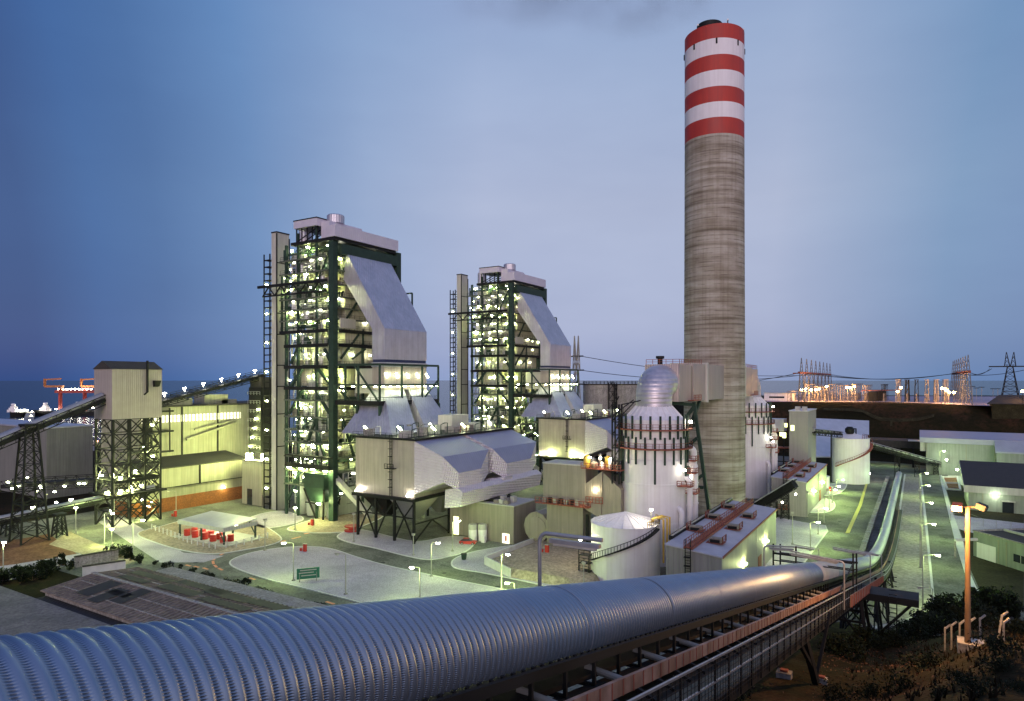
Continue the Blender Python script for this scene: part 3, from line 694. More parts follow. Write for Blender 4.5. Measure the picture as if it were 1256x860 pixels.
# sign-like access cabinet on the corner column, low gallery, ash hopper on legs
part(MB().box(BX1+.05, BX1+.5, BY0+2.3, BY0+8.4, 54.8, 57.6), 'control_cabin', M['panel'])
mb = MB(); mb.box(-159.5, BX1, BY0-1.4, BY0+1.8, 14.6, 14.9); mb.box(-159.5, BX1, BY0-1.4, BY0+1.8, 17.9, 18.2); mb.box(-159.5, BX1, BY0-1.4, BY0-1.2, 14.9, 15.9)
for i in range(7): mb.bar((-159.5+i*3.0, BY0-1.3, 14.6), (-159.5+i*3.0, BY0-1.3, 18.2), .25)
part(mb, 'lower_gallery', bm)
for i in range(4): part(MB().cbox(-158+i*5, BY0-1.2, 14.2, 1.2, .35, .25), 'lamp', lampm)
def ash(u, v):
    p = G(u, v); t = thing('ash_hopper', 'dark green ash hopper on splayed legs below the nearer boiler house', 'hopper', (p.x, p.y, 0), 'ash hoppers')
    x, y = p.x, p.y
    mb = MB(); mb.loft([rect(x-2.4, x+2.4, y-3, y+3, 5.2), rect(x-4, x+4, y-4, y+4, 9.4), rect(x-4, x+4, y-4, y+4, 13.4)]); part(mb, 'hopper_body', M['green'], t)
    for a, b in ((-1,-1),(1,-1),(1,1),(-1,1)):
        part(MB().bar((x+a*1.4, y+b*1.8, 0), (x+a*4, y+b*4, 9), .5), 'leg', M['black'], t)
    part(MB().bar((x-3.5, y-3.8, 5), (x+3.5, y-3.8, 5), .35), 'brace', M['black'], t)
    part(MB().bar((x+3, y, 13), (x+20, y-2, 3), 1.6, 1.3), 'chute', M['panel'], t)
    part(MB().cbox(x+2.5, y-4.6, 5.0, .9, .4, .4), 'lamp', lampm, t)
    return t
ashh = ash(398, 636)
b2 = copy_tree(boiler, (BX1, BY0+UNIT, 0), 'smaller, farther open steel boiler house of lit decks, between pylon and larger boiler house')
a2 = copy_tree(ashh, (ashh.location.x, ashh.location.y+UNIT, 0), 'dark green ash hopper on splayed legs below the farther boiler house')

# ================================================================= filter house (precipitator)
EX0, EX1, EY0, EY1 = -124.2, -104.8, 125.8, 170.5
EZ0, EZ1 = 11.2, 25.2
esp = thing('filter_house', 'nearer aluminium clad dust filter house on dark steel legs, violet skylight coloured into its funnel roofs', 'filter house', (EX1, EY0, 0), 'filter houses')
def ep(mb, name, m, par=None, smooth=False): return mb.build(name, m, par or esp, smooth)
mb = MB(); mb.box(EX0, EX1, EY0, EY1, EZ0, EZ1); ep(mb, 'casing', M['alulow'])
mb = MB(); mb.box(EX0-.6, EX1+.5, EY0-.6, EY1+.4, EZ1+.01, EZ1+.5); rd = ep(mb, 'roof_deck', bm)
ep(MB().rail([(EX0-.5, EY0-.5, EZ1+.5), (EX1+.4, EY0-.5, EZ1+.5), (EX1+.4, EY1, EZ1+.5)], 1.1, .035, 1.8), 'handrail', gm, rd)
mb = MB(); mb.box(EX0-.6, EX1+.6, EY0-.9, EY1+.3, EZ0-.75, EZ0-.02); ep(mb, 'bottom_walkway', bm)
# ladder with cage and landing
mb = MB(); lx = -112.3
for x in (lx, lx+.7): mb.bar((x, EY0-.35, EZ0), (x, EY0-.35, EZ1+1.3), .12)
for i in range(40): mb.bar((lx, EY0-.35, EZ0+.3+i*.36), (lx+.7, EY0-.35, EZ0+.3+i*.36), .07)
for i in range(7): mb.box(lx-.15, lx+.85, EY0-1.0, EY0-.3, EZ0+2.2+i*1.9, EZ0+2.3+i*1.9)
mb.box(lx-1, lx+1.9, EY0-1.3, EY0-.02, 18.0, 18.15); mb.rail([(lx-1, EY0-1.25, 18.15), (lx+1.9, EY0-1.25, 18.15)], 1.1, .05, 1); ep(mb, 'ladder', bm)
# funnel outlets with chevron profile
def funnel(ya, yb, yc, yd):
    mb = MB(); e = .02
    mb.loft([rect2(EX1+e, ya, yb, 12.2, EZ1-.05), rect2(EX1+8.7, ya, yb, 15.8, 21.8), rect2(EX1+11, yc, yd, 13.6, 17.8)])
    return ep(mb, 'outlet_funnel', M['diamond'])
def rect2(x, ya, yb, z0, z1): return [(x, ya, z0), (x, yb, z0), (x, yb, z1), (x, ya, z1)]
topm = mat('skylight_tinted_sheet', (.36,.365,.47), .4, .5, var=.08, scale=.4, ribs=.9, ribd=.3, axis='y')  # blue skylight on the upper slopes is painted into this base colour
for ya, yb, yc, yd in ((EY0+.02, EY0+19.4, EY0+3.2, EY0+12.5), (EY0+21.5, EY1-.02, EY0+24.8, EY0+37.5)):
    fo = funnel(ya, yb, yc, yd)
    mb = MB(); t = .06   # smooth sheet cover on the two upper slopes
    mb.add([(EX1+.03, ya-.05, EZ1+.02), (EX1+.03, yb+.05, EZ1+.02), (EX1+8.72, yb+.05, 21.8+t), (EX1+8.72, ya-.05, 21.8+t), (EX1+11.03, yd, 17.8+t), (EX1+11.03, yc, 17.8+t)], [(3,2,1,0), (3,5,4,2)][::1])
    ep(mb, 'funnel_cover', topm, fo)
# collecting duct under the funnels
sec = lambda y, s=1: [(EX1+7.2, y, 9.2), (EX1+12.0, y, 9.2+.8*s), (EX1+12.6, y, 13.4), (EX1+11.0, y, 14.2+s*.2), (EX1+7.4, y, 13.6)]
mb = MB(); mb.loft([sec(EY0+2.6), sec(EY0+14), sec(EY0+26), sec(EY0+41)]); ep(mb, 'collecting_duct', M['diamond'])
mb = MB(); mb.loft([rect2(EX1+7.6, EY0+20, EY0+30, 13.4, 14.0), rect2(EX1+12.0, EY0+22, EY0+26, 12.8, 14.6)]); ep(mb, 'duct_transition', M['diamond'])
# dark hoppers and legs
for i in range(2):
    for j in range(4):
        xa = EX0+1+i*9.2; ya = EY0+1+j*11
        mb = MB(); mb.loft([rect(xa+3.4, xa+5, ya+4, ya+6, 4.6), rect(xa, xa+8.6, ya, ya+10, EZ0-.8)]); ep(mb, 'dust_hopper', M['galv'] if i else bm)
xs_ = [EX0+.4, EX0+6.6, EX0+12.8, EX1-.4]; ys_ = [EY0+.4, EY0+14.5, EY0+29, EY1-.4]
for a in xs_:
    for b in ys_:
        if a in (xs_[0], xs_[-1]) or b in (ys_[0], ys_[-1]): ep(MB().cbox(a, b, 0, .55, .55, EZ0-.8), 'leg', bm)
mb = MB()
for p, q in zip(xs_[:-1], xs_[1:]):
    m_ = (p+q)/2
    mb.bar((p, ys_[0], .3), (m_, ys_[0], 6.2), .3); mb.bar((q, ys_[0], .3), (m_, ys_[0], 6.2), .3) if p != xs_[1] else None
    mb.bar((p, ys_[0], 6.2), (q, ys_[0], 6.2), .3); mb.bar((m_, ys_[0], 6.2), (p, ys_[0], 10), .3); mb.bar((m_, ys_[0], 6.2), (q, ys_[0], 10), .3)
for p, q in zip(ys_[:-1], ys_[1:]):
    m_ = (p+q)/2
    mb.bar((xs_[-1], p, 4.8), (xs_[-1], q, 4.8), .3); mb.bar((xs_[-1], p, .3), (xs_[-1], m_, 4.8), .3); mb.bar((xs_[-1], q, .3), (xs_[-1], m_, 4.8), .3)
ep(mb, 'leg_bracing', bm)
# roof plant: rectifier boxes, bushings, pipes, lamps
for i in range(2):
    for j in range(7):
        x = EX0+3+i*11+rng.uniform(-1, 2); y = EY0+2.5+j*6.2; w, d, h = rng.uniform(1.6, 3.2), rng.uniform(1.6, 3.2), rng.uniform(1.2, 2.5)
        ep(MB().cbox(x, y, EZ1+.52, w, d, h), 'rectifier_box', rng.choice((M['panel'], M['conc'], M['palegreen'], M['brownclad'])), rd)
        mb = MB(); px = x+w*.9
        mb.path([(px, y, EZ1+.5), (px, y, EZ1+.6+h), (px+.8, y+.3, EZ1+1.0+h), (px+.9, y+1.6, EZ1+1.0+h), (px+.9, y+1.6, EZ1+.5)], .13, 6)
        ep(mb, 'roof_pipe', rng.choice((M['rust'], M['galv'], M['green'])), rd)
mb = MB(); mb.cbox(-116, EY0+31, EZ1+.52, 5, 8, 4.2); ep(mb, 'fan_housing', M['panel'], rd)
for i in range(9): ep(MB().bar((EX0+1.4+(i % 3)*7.6, EY0+3+i*4.4, EZ1+1.7), (EX0+1.0+(i % 3)*7.6, EY0+2.0+i*4.4, EZ1+2.7), .35), 'lamp', M['lampb'], rd)
for x in (EX0+1.2, EX1-1.6): ep(MB().bar((x, EY0-.75, EZ0+.5), (x+.5, EY0-.9, EZ0+1.3), .35), 'lamp', M['lampw'])
for x, y in ((EX0+4, EY0+6), (EX0+13, EY0+9), (EX1-4, EY0+20), (EX0+5, EY0+30)): ep(MB().cbox(x, y, 8.0, .9, .3, .25), 'lamp', M['lampg'])
esp2_ = 0
esp2 = copy_tree(esp, (EX1, EY0+UNIT, 0), 'farther dust filter house with green lit ribbed wall, behind the white absorber tower')

for x in (EX0+5, EX1-5):
    MB().cbox(x, EY0+UNIT-.9, EZ0+.6, .6, .4, .4).build('wall_lamp', M['lampg'], esp2); light('wall_lamp_light', 'POINT', (x, EY0+UNIT-2.2, EZ0+1.6), 520, (.72,1,.32), esp2, .3)
# ================================================================= chimney
CYD = 195.0; cX = (876-CX)/F*CYD; chx, chy = toP(cX, CYD); CR = 8.35; ND = CYD-CR
chim = thing('chimney', 'tall concrete chimney with red and white bands at its top', 'chimney', (chx, chy, 0))
def cz(v): return H+(HZ-v)/F*ND
lv = [cz(v) for v in (163, 143, 124, 105, 85, 66, 46, 28)]
prof = [(CR+.35, -1), (CR+.2, 40), (CR+.05, 85), (CR, lv[0])]; mats = [0, 0, 0]
for i, z in enumerate(lv[1:]): prof.append((CR, z)); mats.append(1 if i % 2 == 0 else 2)
prof += [(CR-.8, lv[-1]+.01), (CR-.8, lv[-1]-1.5)]; mats += [3, 3]
mb = MB(); mb.lathe(chx, chy, prof, 96, True, mats); mb.build('shaft', [M['shaft'], M['bandred'], M['bandwhite'], M['black']], chim, True)
fx, fy = chx-1.2, chy-.6
mb = MB(); mb.lathe(fx, fy, [(3.3, lv[-1]-2), (3.3, lv[-1]+2.6), (3.0, lv[-1]+2.6), (3.0, lv[-1]-1)], 40, False); fl = mb.build('steel_flue', M['alu'], chim, True)
mb = MB(); mb.lathe(fx, fy, [(3.55, lv[-1]+2.3), (3.6, lv[-1]+3.6), (3.3, lv[-1]+3.6), (3.2, lv[-1]+2.3)], 40, False); mb.build('flue_rim', M['black'], fl, True)
for k in range(8):
    a = k*PI/4-.45; mb = MB(); r = CR+.04; z1 = lv[-2]
    p = Vector((chx+r*math.cos(a), chy+r*math.sin(a), 0)); mb.bar((p.x, p.y, z1-1.55), (p.x, p.y, z1-.02), .42, .3); mb.build('vent_slot', M['black'], chim)
for k in range(6):
    a = k*PI/3+.2; p = (chx+(CR-.3)*math.cos(a), chy+(CR-.3)*math.sin(a)); mb = MB(); mb.cbox(p[0], p[1], lv[-1], .25, .25, .8); o = mb.build('obstruction_lamp', bm, chim)
    MB().cbox(p[0], p[1], lv[-1]+.82, .4, .4, .45).build('lamp_glass', M['white'], o)
mb = MB()
for k in range(60): mb.bar((chx-CR-.1, chy+.6, 20+k*1.6), (chx-CR-.1, chy-.6, 20+k*1.6), .05)
# steel door ring where the flue ducts enter
# ================================================================= absorber towers with silver elbows
AYD = 150.2; aX = (802-CX)/F*AYD; ax_, ay_ = toP(aX, AYD); AR = 7.15
ab = thing('absorber_tower', 'nearer white absorber tower with red ring walkways and silver elbow duct', 'absorber tower', (ax_, ay_, 0), 'absorber towers')
def ap(mb, name, m, par=None, smooth=False): return mb.build(name, m, par or ab, smooth)
RT = Vector((CT, ST, 0)); FW = Vector((-ST, CT, 0)); AC = Vector((ax_, ay_, 0))
mb = MB(); mb.lathe(ax_, ay_, [(AR+.1, 0), (AR+.1, 9), (AR, 9.05), (AR, 17.2), (AR+.06, 17.25), (AR+.06, 17.5), (AR, 17.55), (AR, 22.6), (AR-.15, 22.7), (AR-.15, 27.1), (AR-.25, 27.2), (AR-.25, 31.3), (AR-.9, 31.7), (3.9, 34.2)], 72); ap(mb, 'vessel', M['white'], None, True)
for k in range(24):
    a = k*2*PI/24; mb = MB(); c, s = math.cos(a), math.sin(a)
    mb.bar((ax_+(AR-.9)*c, ay_+(AR-.9)*s, 31.75), (ax_+4*c, ay_+4*s, 34.25), .12); ap(mb, 'roof_rib', M['white'])
for z in (25.2, 29.3):
    mb = MB(); mb.lathe(ax_, ay_, [(AR+.05, z-.25), (AR+1.35, z-.25), (AR+1.35, z), (AR+.05, z)], 48, False); wk = ap(mb, 'ring_walkway', M['rust'])
    pts = [(ax_+(AR+1.3)*math.cos(2*PI*k/40), ay_+(AR+1.3)*math.sin(2*PI*k/40), z) for k in range(41)]
    ap(MB().rail(pts, 1.15, .035, 1.3), 'handrail', M['rust'], wk)
for k in range(22):
    a = k*2*PI/22+.1; c, s = math.cos(a), math.sin(a)
    ap(MB().bar((ax_+(AR+.25)*c, ay_+(AR+.25)*s, 27.2), (ax_+(AR+.25)*c, ay_+(AR+.25)*s, 32.2), .38), 'stiffener', M['green'])
    a += .13; c, s = math.cos(a), math.sin(a); zb = 17.6 if k % 4 == 1 else 21.7
    ap(MB().bar((ax_+(AR+.25)*c, ay_+(AR+.25)*s, zb), (ax_+(AR+.25)*c, ay_+(AR+.25)*s, 27.6), .36), 'stiffener', M['green'])
# silver elbow and box duct to the chimney
EZ = 39.0; er = 4.0; pts = [(ax_, ay_, 33.6), (ax_, ay_, 36.0)]
for k in range(1, 9):
    a = k/8*PI/2; pts.append((ax_, ay_+(3.4-3.4*math.cos(a)), 36.0+3.4*math.sin(a)))
pts.append((ax_, ay_+5.5, 39.4))
mb = MB(); mb.path(pts, er, 28); el = ap(mb, 'silver_elbow', mat('silver_elbow_sheet', (.56,.53,.56), .46, .75, var=.14, scale=.8, ribs=1.0, ribd=.5, axis='z'), None, True)
mb = MB(); mb.box(ax_-4.1, ax_+4.1, ay_+5.4, ay_+14.5, 35.0, 43.6); ap(mb, 'box_duct', M['alulow'])
mb = MB(); mb.box(ax_-4.3, ax_+4.3, ay_+15.6, chy-CR*.75, 34.8, 43.9); bd = ap(mb, 'box_duct', M['alulow'])
mb = MB(); mb.box(ax_-4.0, ax_+4.0, ay_+14.5, ay_+15.6, 35.2, 43.4); ap(mb, 'expansion_joint', M['brownclad'])
yq = chy-CR*.75-14
mb = MB(); mb.box(ax_-4.9, ax_+4.9, ay_+26.2, ay_+27.2, 34.3, 44.4); ap(mb, 'duct_frame', M['panel'], bd)
ap(MB().rail([(ax_-4, ay_+6, 43.65), (ax_+4, ay_+6, 43.65), (ax_+4, ay_+24, 43.92)], 1.1, .05, 1.6), 'handrail', M['rust'])
mb = MB(); mb.lathe(ax_-2, ay_+10, [(.6, 43.6), (.6, 45), (1.0, 45.1), (1.0, 45.7)], 12); ap(mb, 'duct_vent', bm)
mb = MB(); mb.box(ax_+4.1, ax_+5.6, ay_+12, ay_+18, 35.0, 35.2); mb.rail([(ax_+5.6, ay_+12, 35.2), (ax_+5.6, ay_+18, 35.2)], 1.2, .06, 1.2); ap(mb, 'duct_platform', M['rust'])
# dark green trestle carrying the duct
ty = ay_+16
for p, q in (((ax_-4, ty, 34.6), (ax_-6, ty, 0)), ((ax_+4.4, ty, 34.6), (ax_+8.6, ty+2, 0)), ((ax_+4.4, ty, 33.5), (ax_-4, ty, 22)), ((ax_+4, ty, 34), (ax_+.5, ty-6, 34.5)), ((ax_+4, ty, 30), (ax_+3.5, ty+8, 34.6)), ((ax_+6.2, ty+.9, 17), (ax_-5, ty, 8)), ((ax_+5.2, ty, 26), (ax_-4.6, ty, 17)), ((ax_-4.4, ty, 29), (ax_+4.9, ty, 29)), ((ax_-5.2, ty, 14), (ax_+6.4, ty+1, 14)), ((ax_+8.4, ty+2, 2), (ax_-5, ty, 14))):
    ap(MB().bar(p, q, .75), 'trestle_strut', M['green'])
# white recycle pipes with elbows on the right-hand side
for off, zt, r, dep in ((6.9, 18.6, .62, -4.4), (4.6, 12.2, .6, -6.6), (8.8, 21.6, .8, -1.2), (9.4, 24.6, .72, 1.6)):
    b = AC+RT*off+FW*dep; inn = AC+(b-AC).normalized()*(AR-.3)
    if (b-inn).length < 1.0: b = b+(b-AC).normalized()*1.0
    pts = [(b.x, b.y, .05), (b.x, b.y, zt-1.2)]
    for k in range(1, 6):
        a = k/5*PI/2; q = b+(inn-b).normalized()*(1.2*(1-math.cos(a))); pts.append((q.x, q.y, zt-1.2+1.2*math.sin(a)))
    pts.append((inn.x, inn.y, zt))
    pp = ap(MB().path(pts, r, 14), 'recycle_pipe', M['white'], None, True)
    for z in (3.5, 8, 12.5, 17):
        if z < zt-2: ap(MB().lathe(b.x, b.y, [(r+.02, z), (r+.12, z+.02), (r+.12, z+.22), (r+.02, z+.24)], 14, False), 'pipe_flange', M['white'], pp)
for z, off, dep in ((17.0, 5.5, -6.2), (19.5, 7.2, -3.4), (22.0, 7.8, -1.5), (15.0, 7.5, -3.2)):
    b = AC+RT*off+FW*dep; mb = MB(); mb.cbox(b.x, b.y, z, 3.0, 2.2, .2); mb.rail([(b.x-1.5, b.y-1.1, z+.2), (b.x+1.5, b.y-1.1, z+.2), (b.x+1.5, b.y+1.1, z+.2)], 1.0, .06, 1); ap(mb, 'pipe_platform', M['rust'])
b = AC+RT*5.2-FW*6.7; ap(MB().cbox(b.x, b.y, 20.4, .38, .38, .38), 'lamp', M['lampw'])
b = AC+RT*7.6-FW*2.5; ap(MB().cbox(b.x, b.y, 30.5, .5, .5, .5), 'lamp', M['lampw'])
b = AC+RT*7.9-FW*1.5; ap(MB().cbox(b.x, b.y, 18.4, .36, .36, .36), 'lamp', M['lampw'])
# stair frame on the left-hand side
b = AC-RT*(AR+.3)-FW*1.5; mb = MB()
for dx in (0, 1.6):
    for dy in (0, 1.6): mb.bar((b.x-dx, b.y-dy, 17), (b.x-dx, b.y-dy, 34.6), .3)
for i in range(6): mb.box(b.x-1.7, b.x+.1, b.y-1.7, b.y+.1, 19+i*2.9, 19.15+i*2.9); mb.bar((b.x-1.6, b.y-1.6, 19+i*2.9), (b.x, b.y-1.6, 21.9+i*2.9), .2)
mb.bar((b.x, b.y, 34.5), (b.x+4.5, b.y+2, 35.6), .25); mb.bar((b.x-1.6, b.y-1.6, 32), (b.x+2.6, b.y+.5, 35.6), .22); mb.bar((b.x-.6, b.y-1.6, 31), (b.x+3.4, b.y-.5, 35.4), .22)
ap(mb, 'stair_frame', bm)
ab2 = copy_tree(ab, (ax_, ay_+UNIT, 0), 'farther white absorber tower with ring walkways, half hidden behind the chimney')
# the second elbow turns back toward the chimney
for ch in list(ab2.children):
    if ch.name.split('.')[0] in ('silver_elbow', 'box_duct', 'expansion_joint', 'duct_vent', 'duct_platform', 'handrail', 'trestle_strut', 'duct_frame'):
        ch.scale = (1, -1, 1)
        for g in ch.children: pass
for o in [c for c in ab2.children if c.name.split('.')[0] == 'trestle_strut']: bpy.data.objects.remove(o)

# ================================================================= two long halls with roof walkways
def hall():
    x0, x1 = -38.2, -28.6; y0, y1 = 114.2, 163.5; z0, z1 = 11.0, 10.0
    t = thing('slab_roof_hall', 'nearer long grey hall with red walkway and vents along its pale roof', 'hall', (x1, y0, 0), 'long halls with red roof walkways')
    def hp(mb, name, m, par=None): return mb.build(name, m, par or t)
    mb = MB(); mb.hexa([(x0,y0,0),(x1,y0,0),(x1,y1,0),(x0,y1,0),(x0,y0,z0),(x1,y0,z1),(x1,y1,z1),(x0,y1,z0)]); hp(mb, 'wall', M['greyclad'])
    mb = MB(); mb.hexa([(x0-.2,y0-.2,z0+.02),(x1+.2,y0-.2,z1+.02),(x1+.2,y1+.2,z1+.02),(x0-.2,y1+.2,z0+.02),(x0-.2,y0-.2,z0+.22),(x1+.2,y0-.2,z1+.22),(x1+.2,y1+.2,z1+.22),(x0-.2,y1+.2,z0+.22)]); rf = hp(mb, 'roof', mat('pale_flat_roof', (.50,.50,.53), .7, .1, var=.1, scale=.4, ribs=1.2, ribd=.2, axis='y'))
    mb = MB(); mb.bar((x1+.2, y0, z1+.1), (x1+.2, y1, z1+.1), .2, .35); hp(mb, 'roof_edge', M['rust'])
    mb = MB(); mb.bar((x0-.5, y0+4, z0+.4), (x0-.5, y1, z0+.4), .7, .8); hp(mb, 'cable_tray', bm)
    mb = MB(); mb.bar((x0-.3, y0+4, z0+.85), (x0-.3, y1, z0+.85), .4, .1); hp(mb, 'tray_cover', M['galv'])
    xm = -34.2; zm = 10.62
    mb = MB(); mb.box(xm-.7, xm+.7, y0-.6, y1-1, zm+.5, zm+.65)
    for s in (-.68, .68): mb.rail([(xm+s, y0-.5, zm+.65), (xm+s, y1-1, zm+.65)], 1.1, .045, 1.5); mb.bar((xm+s, y0-.5, zm+.45), (xm+s, y1-1, zm+.45), .18, .4)
    for i in range(9): mb.bar((xm-.6, y0+2+i*5.4, zm-.02), (xm-.6, y0+2+i*5.4, zm+.5), .15); mb.bar((xm+.6, y0+2+i*5.4, zm-.12), (xm+.6, y0+2+i*5.4, zm+.5), .15)
    hp(mb, 'roof_walkway', M['rust'], rf)
    for side in (-1, 1):
        for j in range(3):
            y = y0+(8 if side > 0 else 13.5)+j*13; x = xm+side*2.6; zb = zm-.104*(x-xm)
            v = hp(MB().cbox(x, y, zb+.15, 2.2, 1.5, 1.0), 'roof_vent', M['brownclad'], t)
            hp(MB().cbox(x, y-.86, zb+.35, 1.7, .2, .6), 'vent_louvre', bm, v)
            mb = MB(); mb.rail([(x-1.4*side*-1, y-1.3, zb+.5), (x+1.5*side, y-1.3, zb+.5), (x+1.5*side, y+1.3, zb+.5), (x-1.4*side*-1, y+1.3, zb+.5)], 1.2, .04, .9); mb.box(x-1.5, x+1.5, y-1.3, y+1.3, zb+.32, zb+.4)
            hp(mb, 'vent_railing', M['rust'], v)
    mb = MB(); lx = xm-.5
    for x in (lx, lx+.9): mb.bar((x, y0-.35, .2), (x, y0-.35, z0+1.6), .13)
    for i in range(22): mb.bar((lx, y0-.35, .8+i*.45), (lx+.9, y0-.35, .8+i*.45), .07); 
    for i in range(5): mb.box(lx-.1, lx+1.0, y0-1.0, y0-.3, 3.5+i*1.5, 3.6+i*1.5)
    hp(mb, 'ladder', bm)
    mb = MB(); mb.box(lx-1.6, lx+1.8, y0-1.6, y0-.02, 1.9, 2.05); mb.rail([(lx-1.6, y0-1.55, 2.05), (lx+1.8, y0-1.55, 2.05)], 1.2, .07, .8); hp(mb, 'ladder_landing', M['rust'])
    hp(MB().box(x1+.01, x1+.12, y1-20, y1-17, 0, 3.6), 'door', M['rust'])
    mb = MB(); mb.box(x1+.01, x1+.1, y0+27.7, y0+27.95, 0, z1-.1); hp(mb, 'downpipe', M['galv'])
    for yy in (y0+16, y0+37): 
        l = hp(MB().cbox(x1+.35, yy, 5.2, .5, .4, .35), 'wall_lamp', M['lampg'])
    return t
hl = hall()
for i, y in enumerate((130, 151)): light('wall_lamp_light', 'POINT', (-27.6, y, 5.0), 150, (.72,1,.5), hl, .3)
hl2 = copy_tree(hl, (hl.location.x, hl.location.y+UNIT, 0), 'farther long grey hall with red walkway and vents, in front of the white silo')

# ================================================================= white water tank with winding stair
TYD = 135.0; tX = (767-CX)/F*TYD; tx, ty_ = toP(tX, TYD); TR = 6.85; TZ = 11.4
tk = thing('water_tank', 'squat white tank with conical ribbed roof and stair winding up its side', 'tank', (tx, ty_, 0))
TC = Vector((tx, ty_, 0))
mb = MB(); mb.lathe(tx, ty_, [(TR, 0), (TR, TZ)], 72, False); mb.build('tank_wall', M['white'], tk, True)
mb = MB(); mb.lathe(tx, ty_, [(TR+.12, TZ-.15), (TR+.12, TZ), (.3, TZ+1.9)], 36, True); rr = mb.build('cone_roof', M['white'], tk)
for k in range(20):
    a = 2*PI*k/20; mb = MB(); mb.bar((tx+(TR+.1)*math.cos(a), ty_+(TR+.1)*math.sin(a), TZ+.06), (tx, ty_, TZ+1.97), .14, .14); mb.build('roof_rib', M['white'], rr)
def around(c, r, ang):  # angle measured from the side facing the camera, positive to the right
    d = -FW*math.cos(ang)+RT*math.sin(ang); return c+d*r
def spiral(c, r, a0, a1, z0, z1, m, par, w=.9, n=26):
    mb = MB(); pin, pout = [], []
    for i in range(n+1):
        t = i/n; a = a0+(a1-a0)*t; z = z0+(z1-z0)*t; p = around(c, r+.08, a); q = around(c, r+w, a)
        pin.append(Vector((p.x, p.y, z))); pout.append(Vector((q.x, q.y, z)))
    for i in range(n): mb.hexa([pin[i]-Vector((0,0,.25)), pout[i]-Vector((0,0,.25)), pout[i+1]-Vector((0,0,.25)), pin[i+1]-Vector((0,0,.25)), pin[i], pout[i], pout[i+1], pin[i+1]])
    for i in range(n): mb.bar(pout[i]+Vector((0,0,1.05)), pout[i+1]+Vector((0,0,1.05)), .1); mb.bar(pout[i], pout[i]+Vector((0,0,1.05)), .08)
    return mb.build('winding_stair', m, par)
spiral(TC, TR, -1.25, .85, 4.4, TZ-.3, bm, tk)
for i in range(3):
    a = -1.55; p = around(TC, TR+1.6, a); 
mb = MB()
for i in range(3): p = around(TC, TR+1.2, -1.5); mb.cbox(p.x, p.y, 1.6+i*1.6, 2.4, 1.8, .12); mb.rail([(p.x-1.2, p.y-.9, 1.72+i*1.6), (p.x+1.2, p.y-.9, 1.72+i*1.6)], 1, .05, 1)
p = around(TC, TR+1.2, -1.5)
for dx in (-1.1, 1.1): mb.bar((p.x+dx, p.y-.9, 0), (p.x+dx, p.y-.9, 5), .18)
mb.build('stair_landing', bm, tk)
for k in range(3):
    p = around(TC, TR-1.2, .95+k*.12); q = around(TC, TR+.9+k*.5, 1.1+k*.16)
    pts = [(p.x, p.y, TZ+.1), (p.x, p.y, TZ+1.1), ((p.x+q.x)/2, (p.y+q.y)/2, TZ+1.5), (q.x, q.y, TZ+1.1), (q.x, q.y, 4.0+k)]
    mb = MB(); mb.path(pts, .2, 8); mb.build('yellow_pipe', M['yellow'], tk, True)
pr = [around(TC, TR-.05, .5+.09*k) for k in range(16)]
mb = MB(); mb.rail([(p.x, p.y, TZ+.02) for p in pr], 1.1, .045, 1.2); mb.build('roof_railing', M['yellow'], tk)
p = around(TC, TR-.6, .75); mb = MB(); mb.bar((p.x, p.y, TZ+.2), (p.x, p.y, TZ+3.0), .1); mb.build('lamp_mast', M['pole'], tk)
MB().cbox(p.x, p.y, TZ+3.0, .45, .45, .4).build('lamp', M['lampw'], tk); light('tank_lamp_light', 'POINT', (p.x-1.0, p.y-.8, TZ+3.4), 380, (1,.88,.66), tk, .3)
pA = around(TC, TR+2.2, -1.6); MB().cbox(pA.x, pA.y, 7.5, .4, .4, .4).build('lamp', M['lampw'], tk); light('tank_lamp_light', 'POINT', (pA.x, pA.y-.6, 8.2), 300, (1,.9,.6), tk, .3)
# pipe rack between tank and hall
mb = MB(); p = G(813, 690)
mb.lattice((p.x, p.y, 0), (p.x, p.y, 9.5), 1.8, 1.8, 6, .18, .1); tag(mb.build('pipe_rack', M['black']), 'dark lattice pipe rack squeezed between the squat white tank and long hall', 'pipe rack')

# ================================================================= fan house, round duct, inlet duct left of the nearer absorber
x0, x1, y0, y1, z1 = corner(719, 682, 667, 730, 572)
fh = thing('fan_house', 'taupe clad fan house with overhanging upper storey left of the nearer absorber', 'fan house', (x1, y0, 0))
MB().box(x0+.6, x1-1.0, y0+.4, y1, 0, 11.4).build('lower_casing', M['brownclad'], fh)
MB().box(x0, x1, y0-.4, y1+1.5, 11.6, z1).build('upper_casing', M['brownclad'], fh)
MB().box(x0-.1, x1+.1, y0-.5, y1+1.6, z1+.01, z1+.25).build('roof', M['panel'], fh)
mb = MB(); mb.box(x0-1.2, x1+1.4, y0-2.0, y1+2.0, 11.2, 11.45); mb.rail([(x0-1.2, y0-2, 11.45), (x1+1.4, y0-2, 11.45), (x1+1.4, y1+2, 11.45)], 1.2, .06, 1.1); mb.build('walkway', M['rust'], fh)
for i in range(7): MB().cbox(x0+.8+i*1.4, y0-1.0, 11.46, .8, .7, 1.2).build('damper_motor', bm if i % 2 else M['galv'], fh)
FX0, FX1, FY0, FY1, FZ1 = x0, x1, y0, y1, z1
MB().cbox(x1+1.2, y0+1.2, 14.6, .5, .4, .6).build('lamp', M['lampw'], fh); light('fan_house_light', 'POINT', (x1+2.4, y0-.4, 15.2), 700, (1,.85,.55), fh, .3)
mb = MB(); mb.box(x1+.1, x1+4.2, y0-.4, y0+1.4, 12.2, 12.35); mb.rail([(x1+.1, y0-.4, 12.35), (x1+4.2, y0-.4, 12.35)], 1.3, .06, .8); mb.build('lamp_platform', M['rust'], fh)
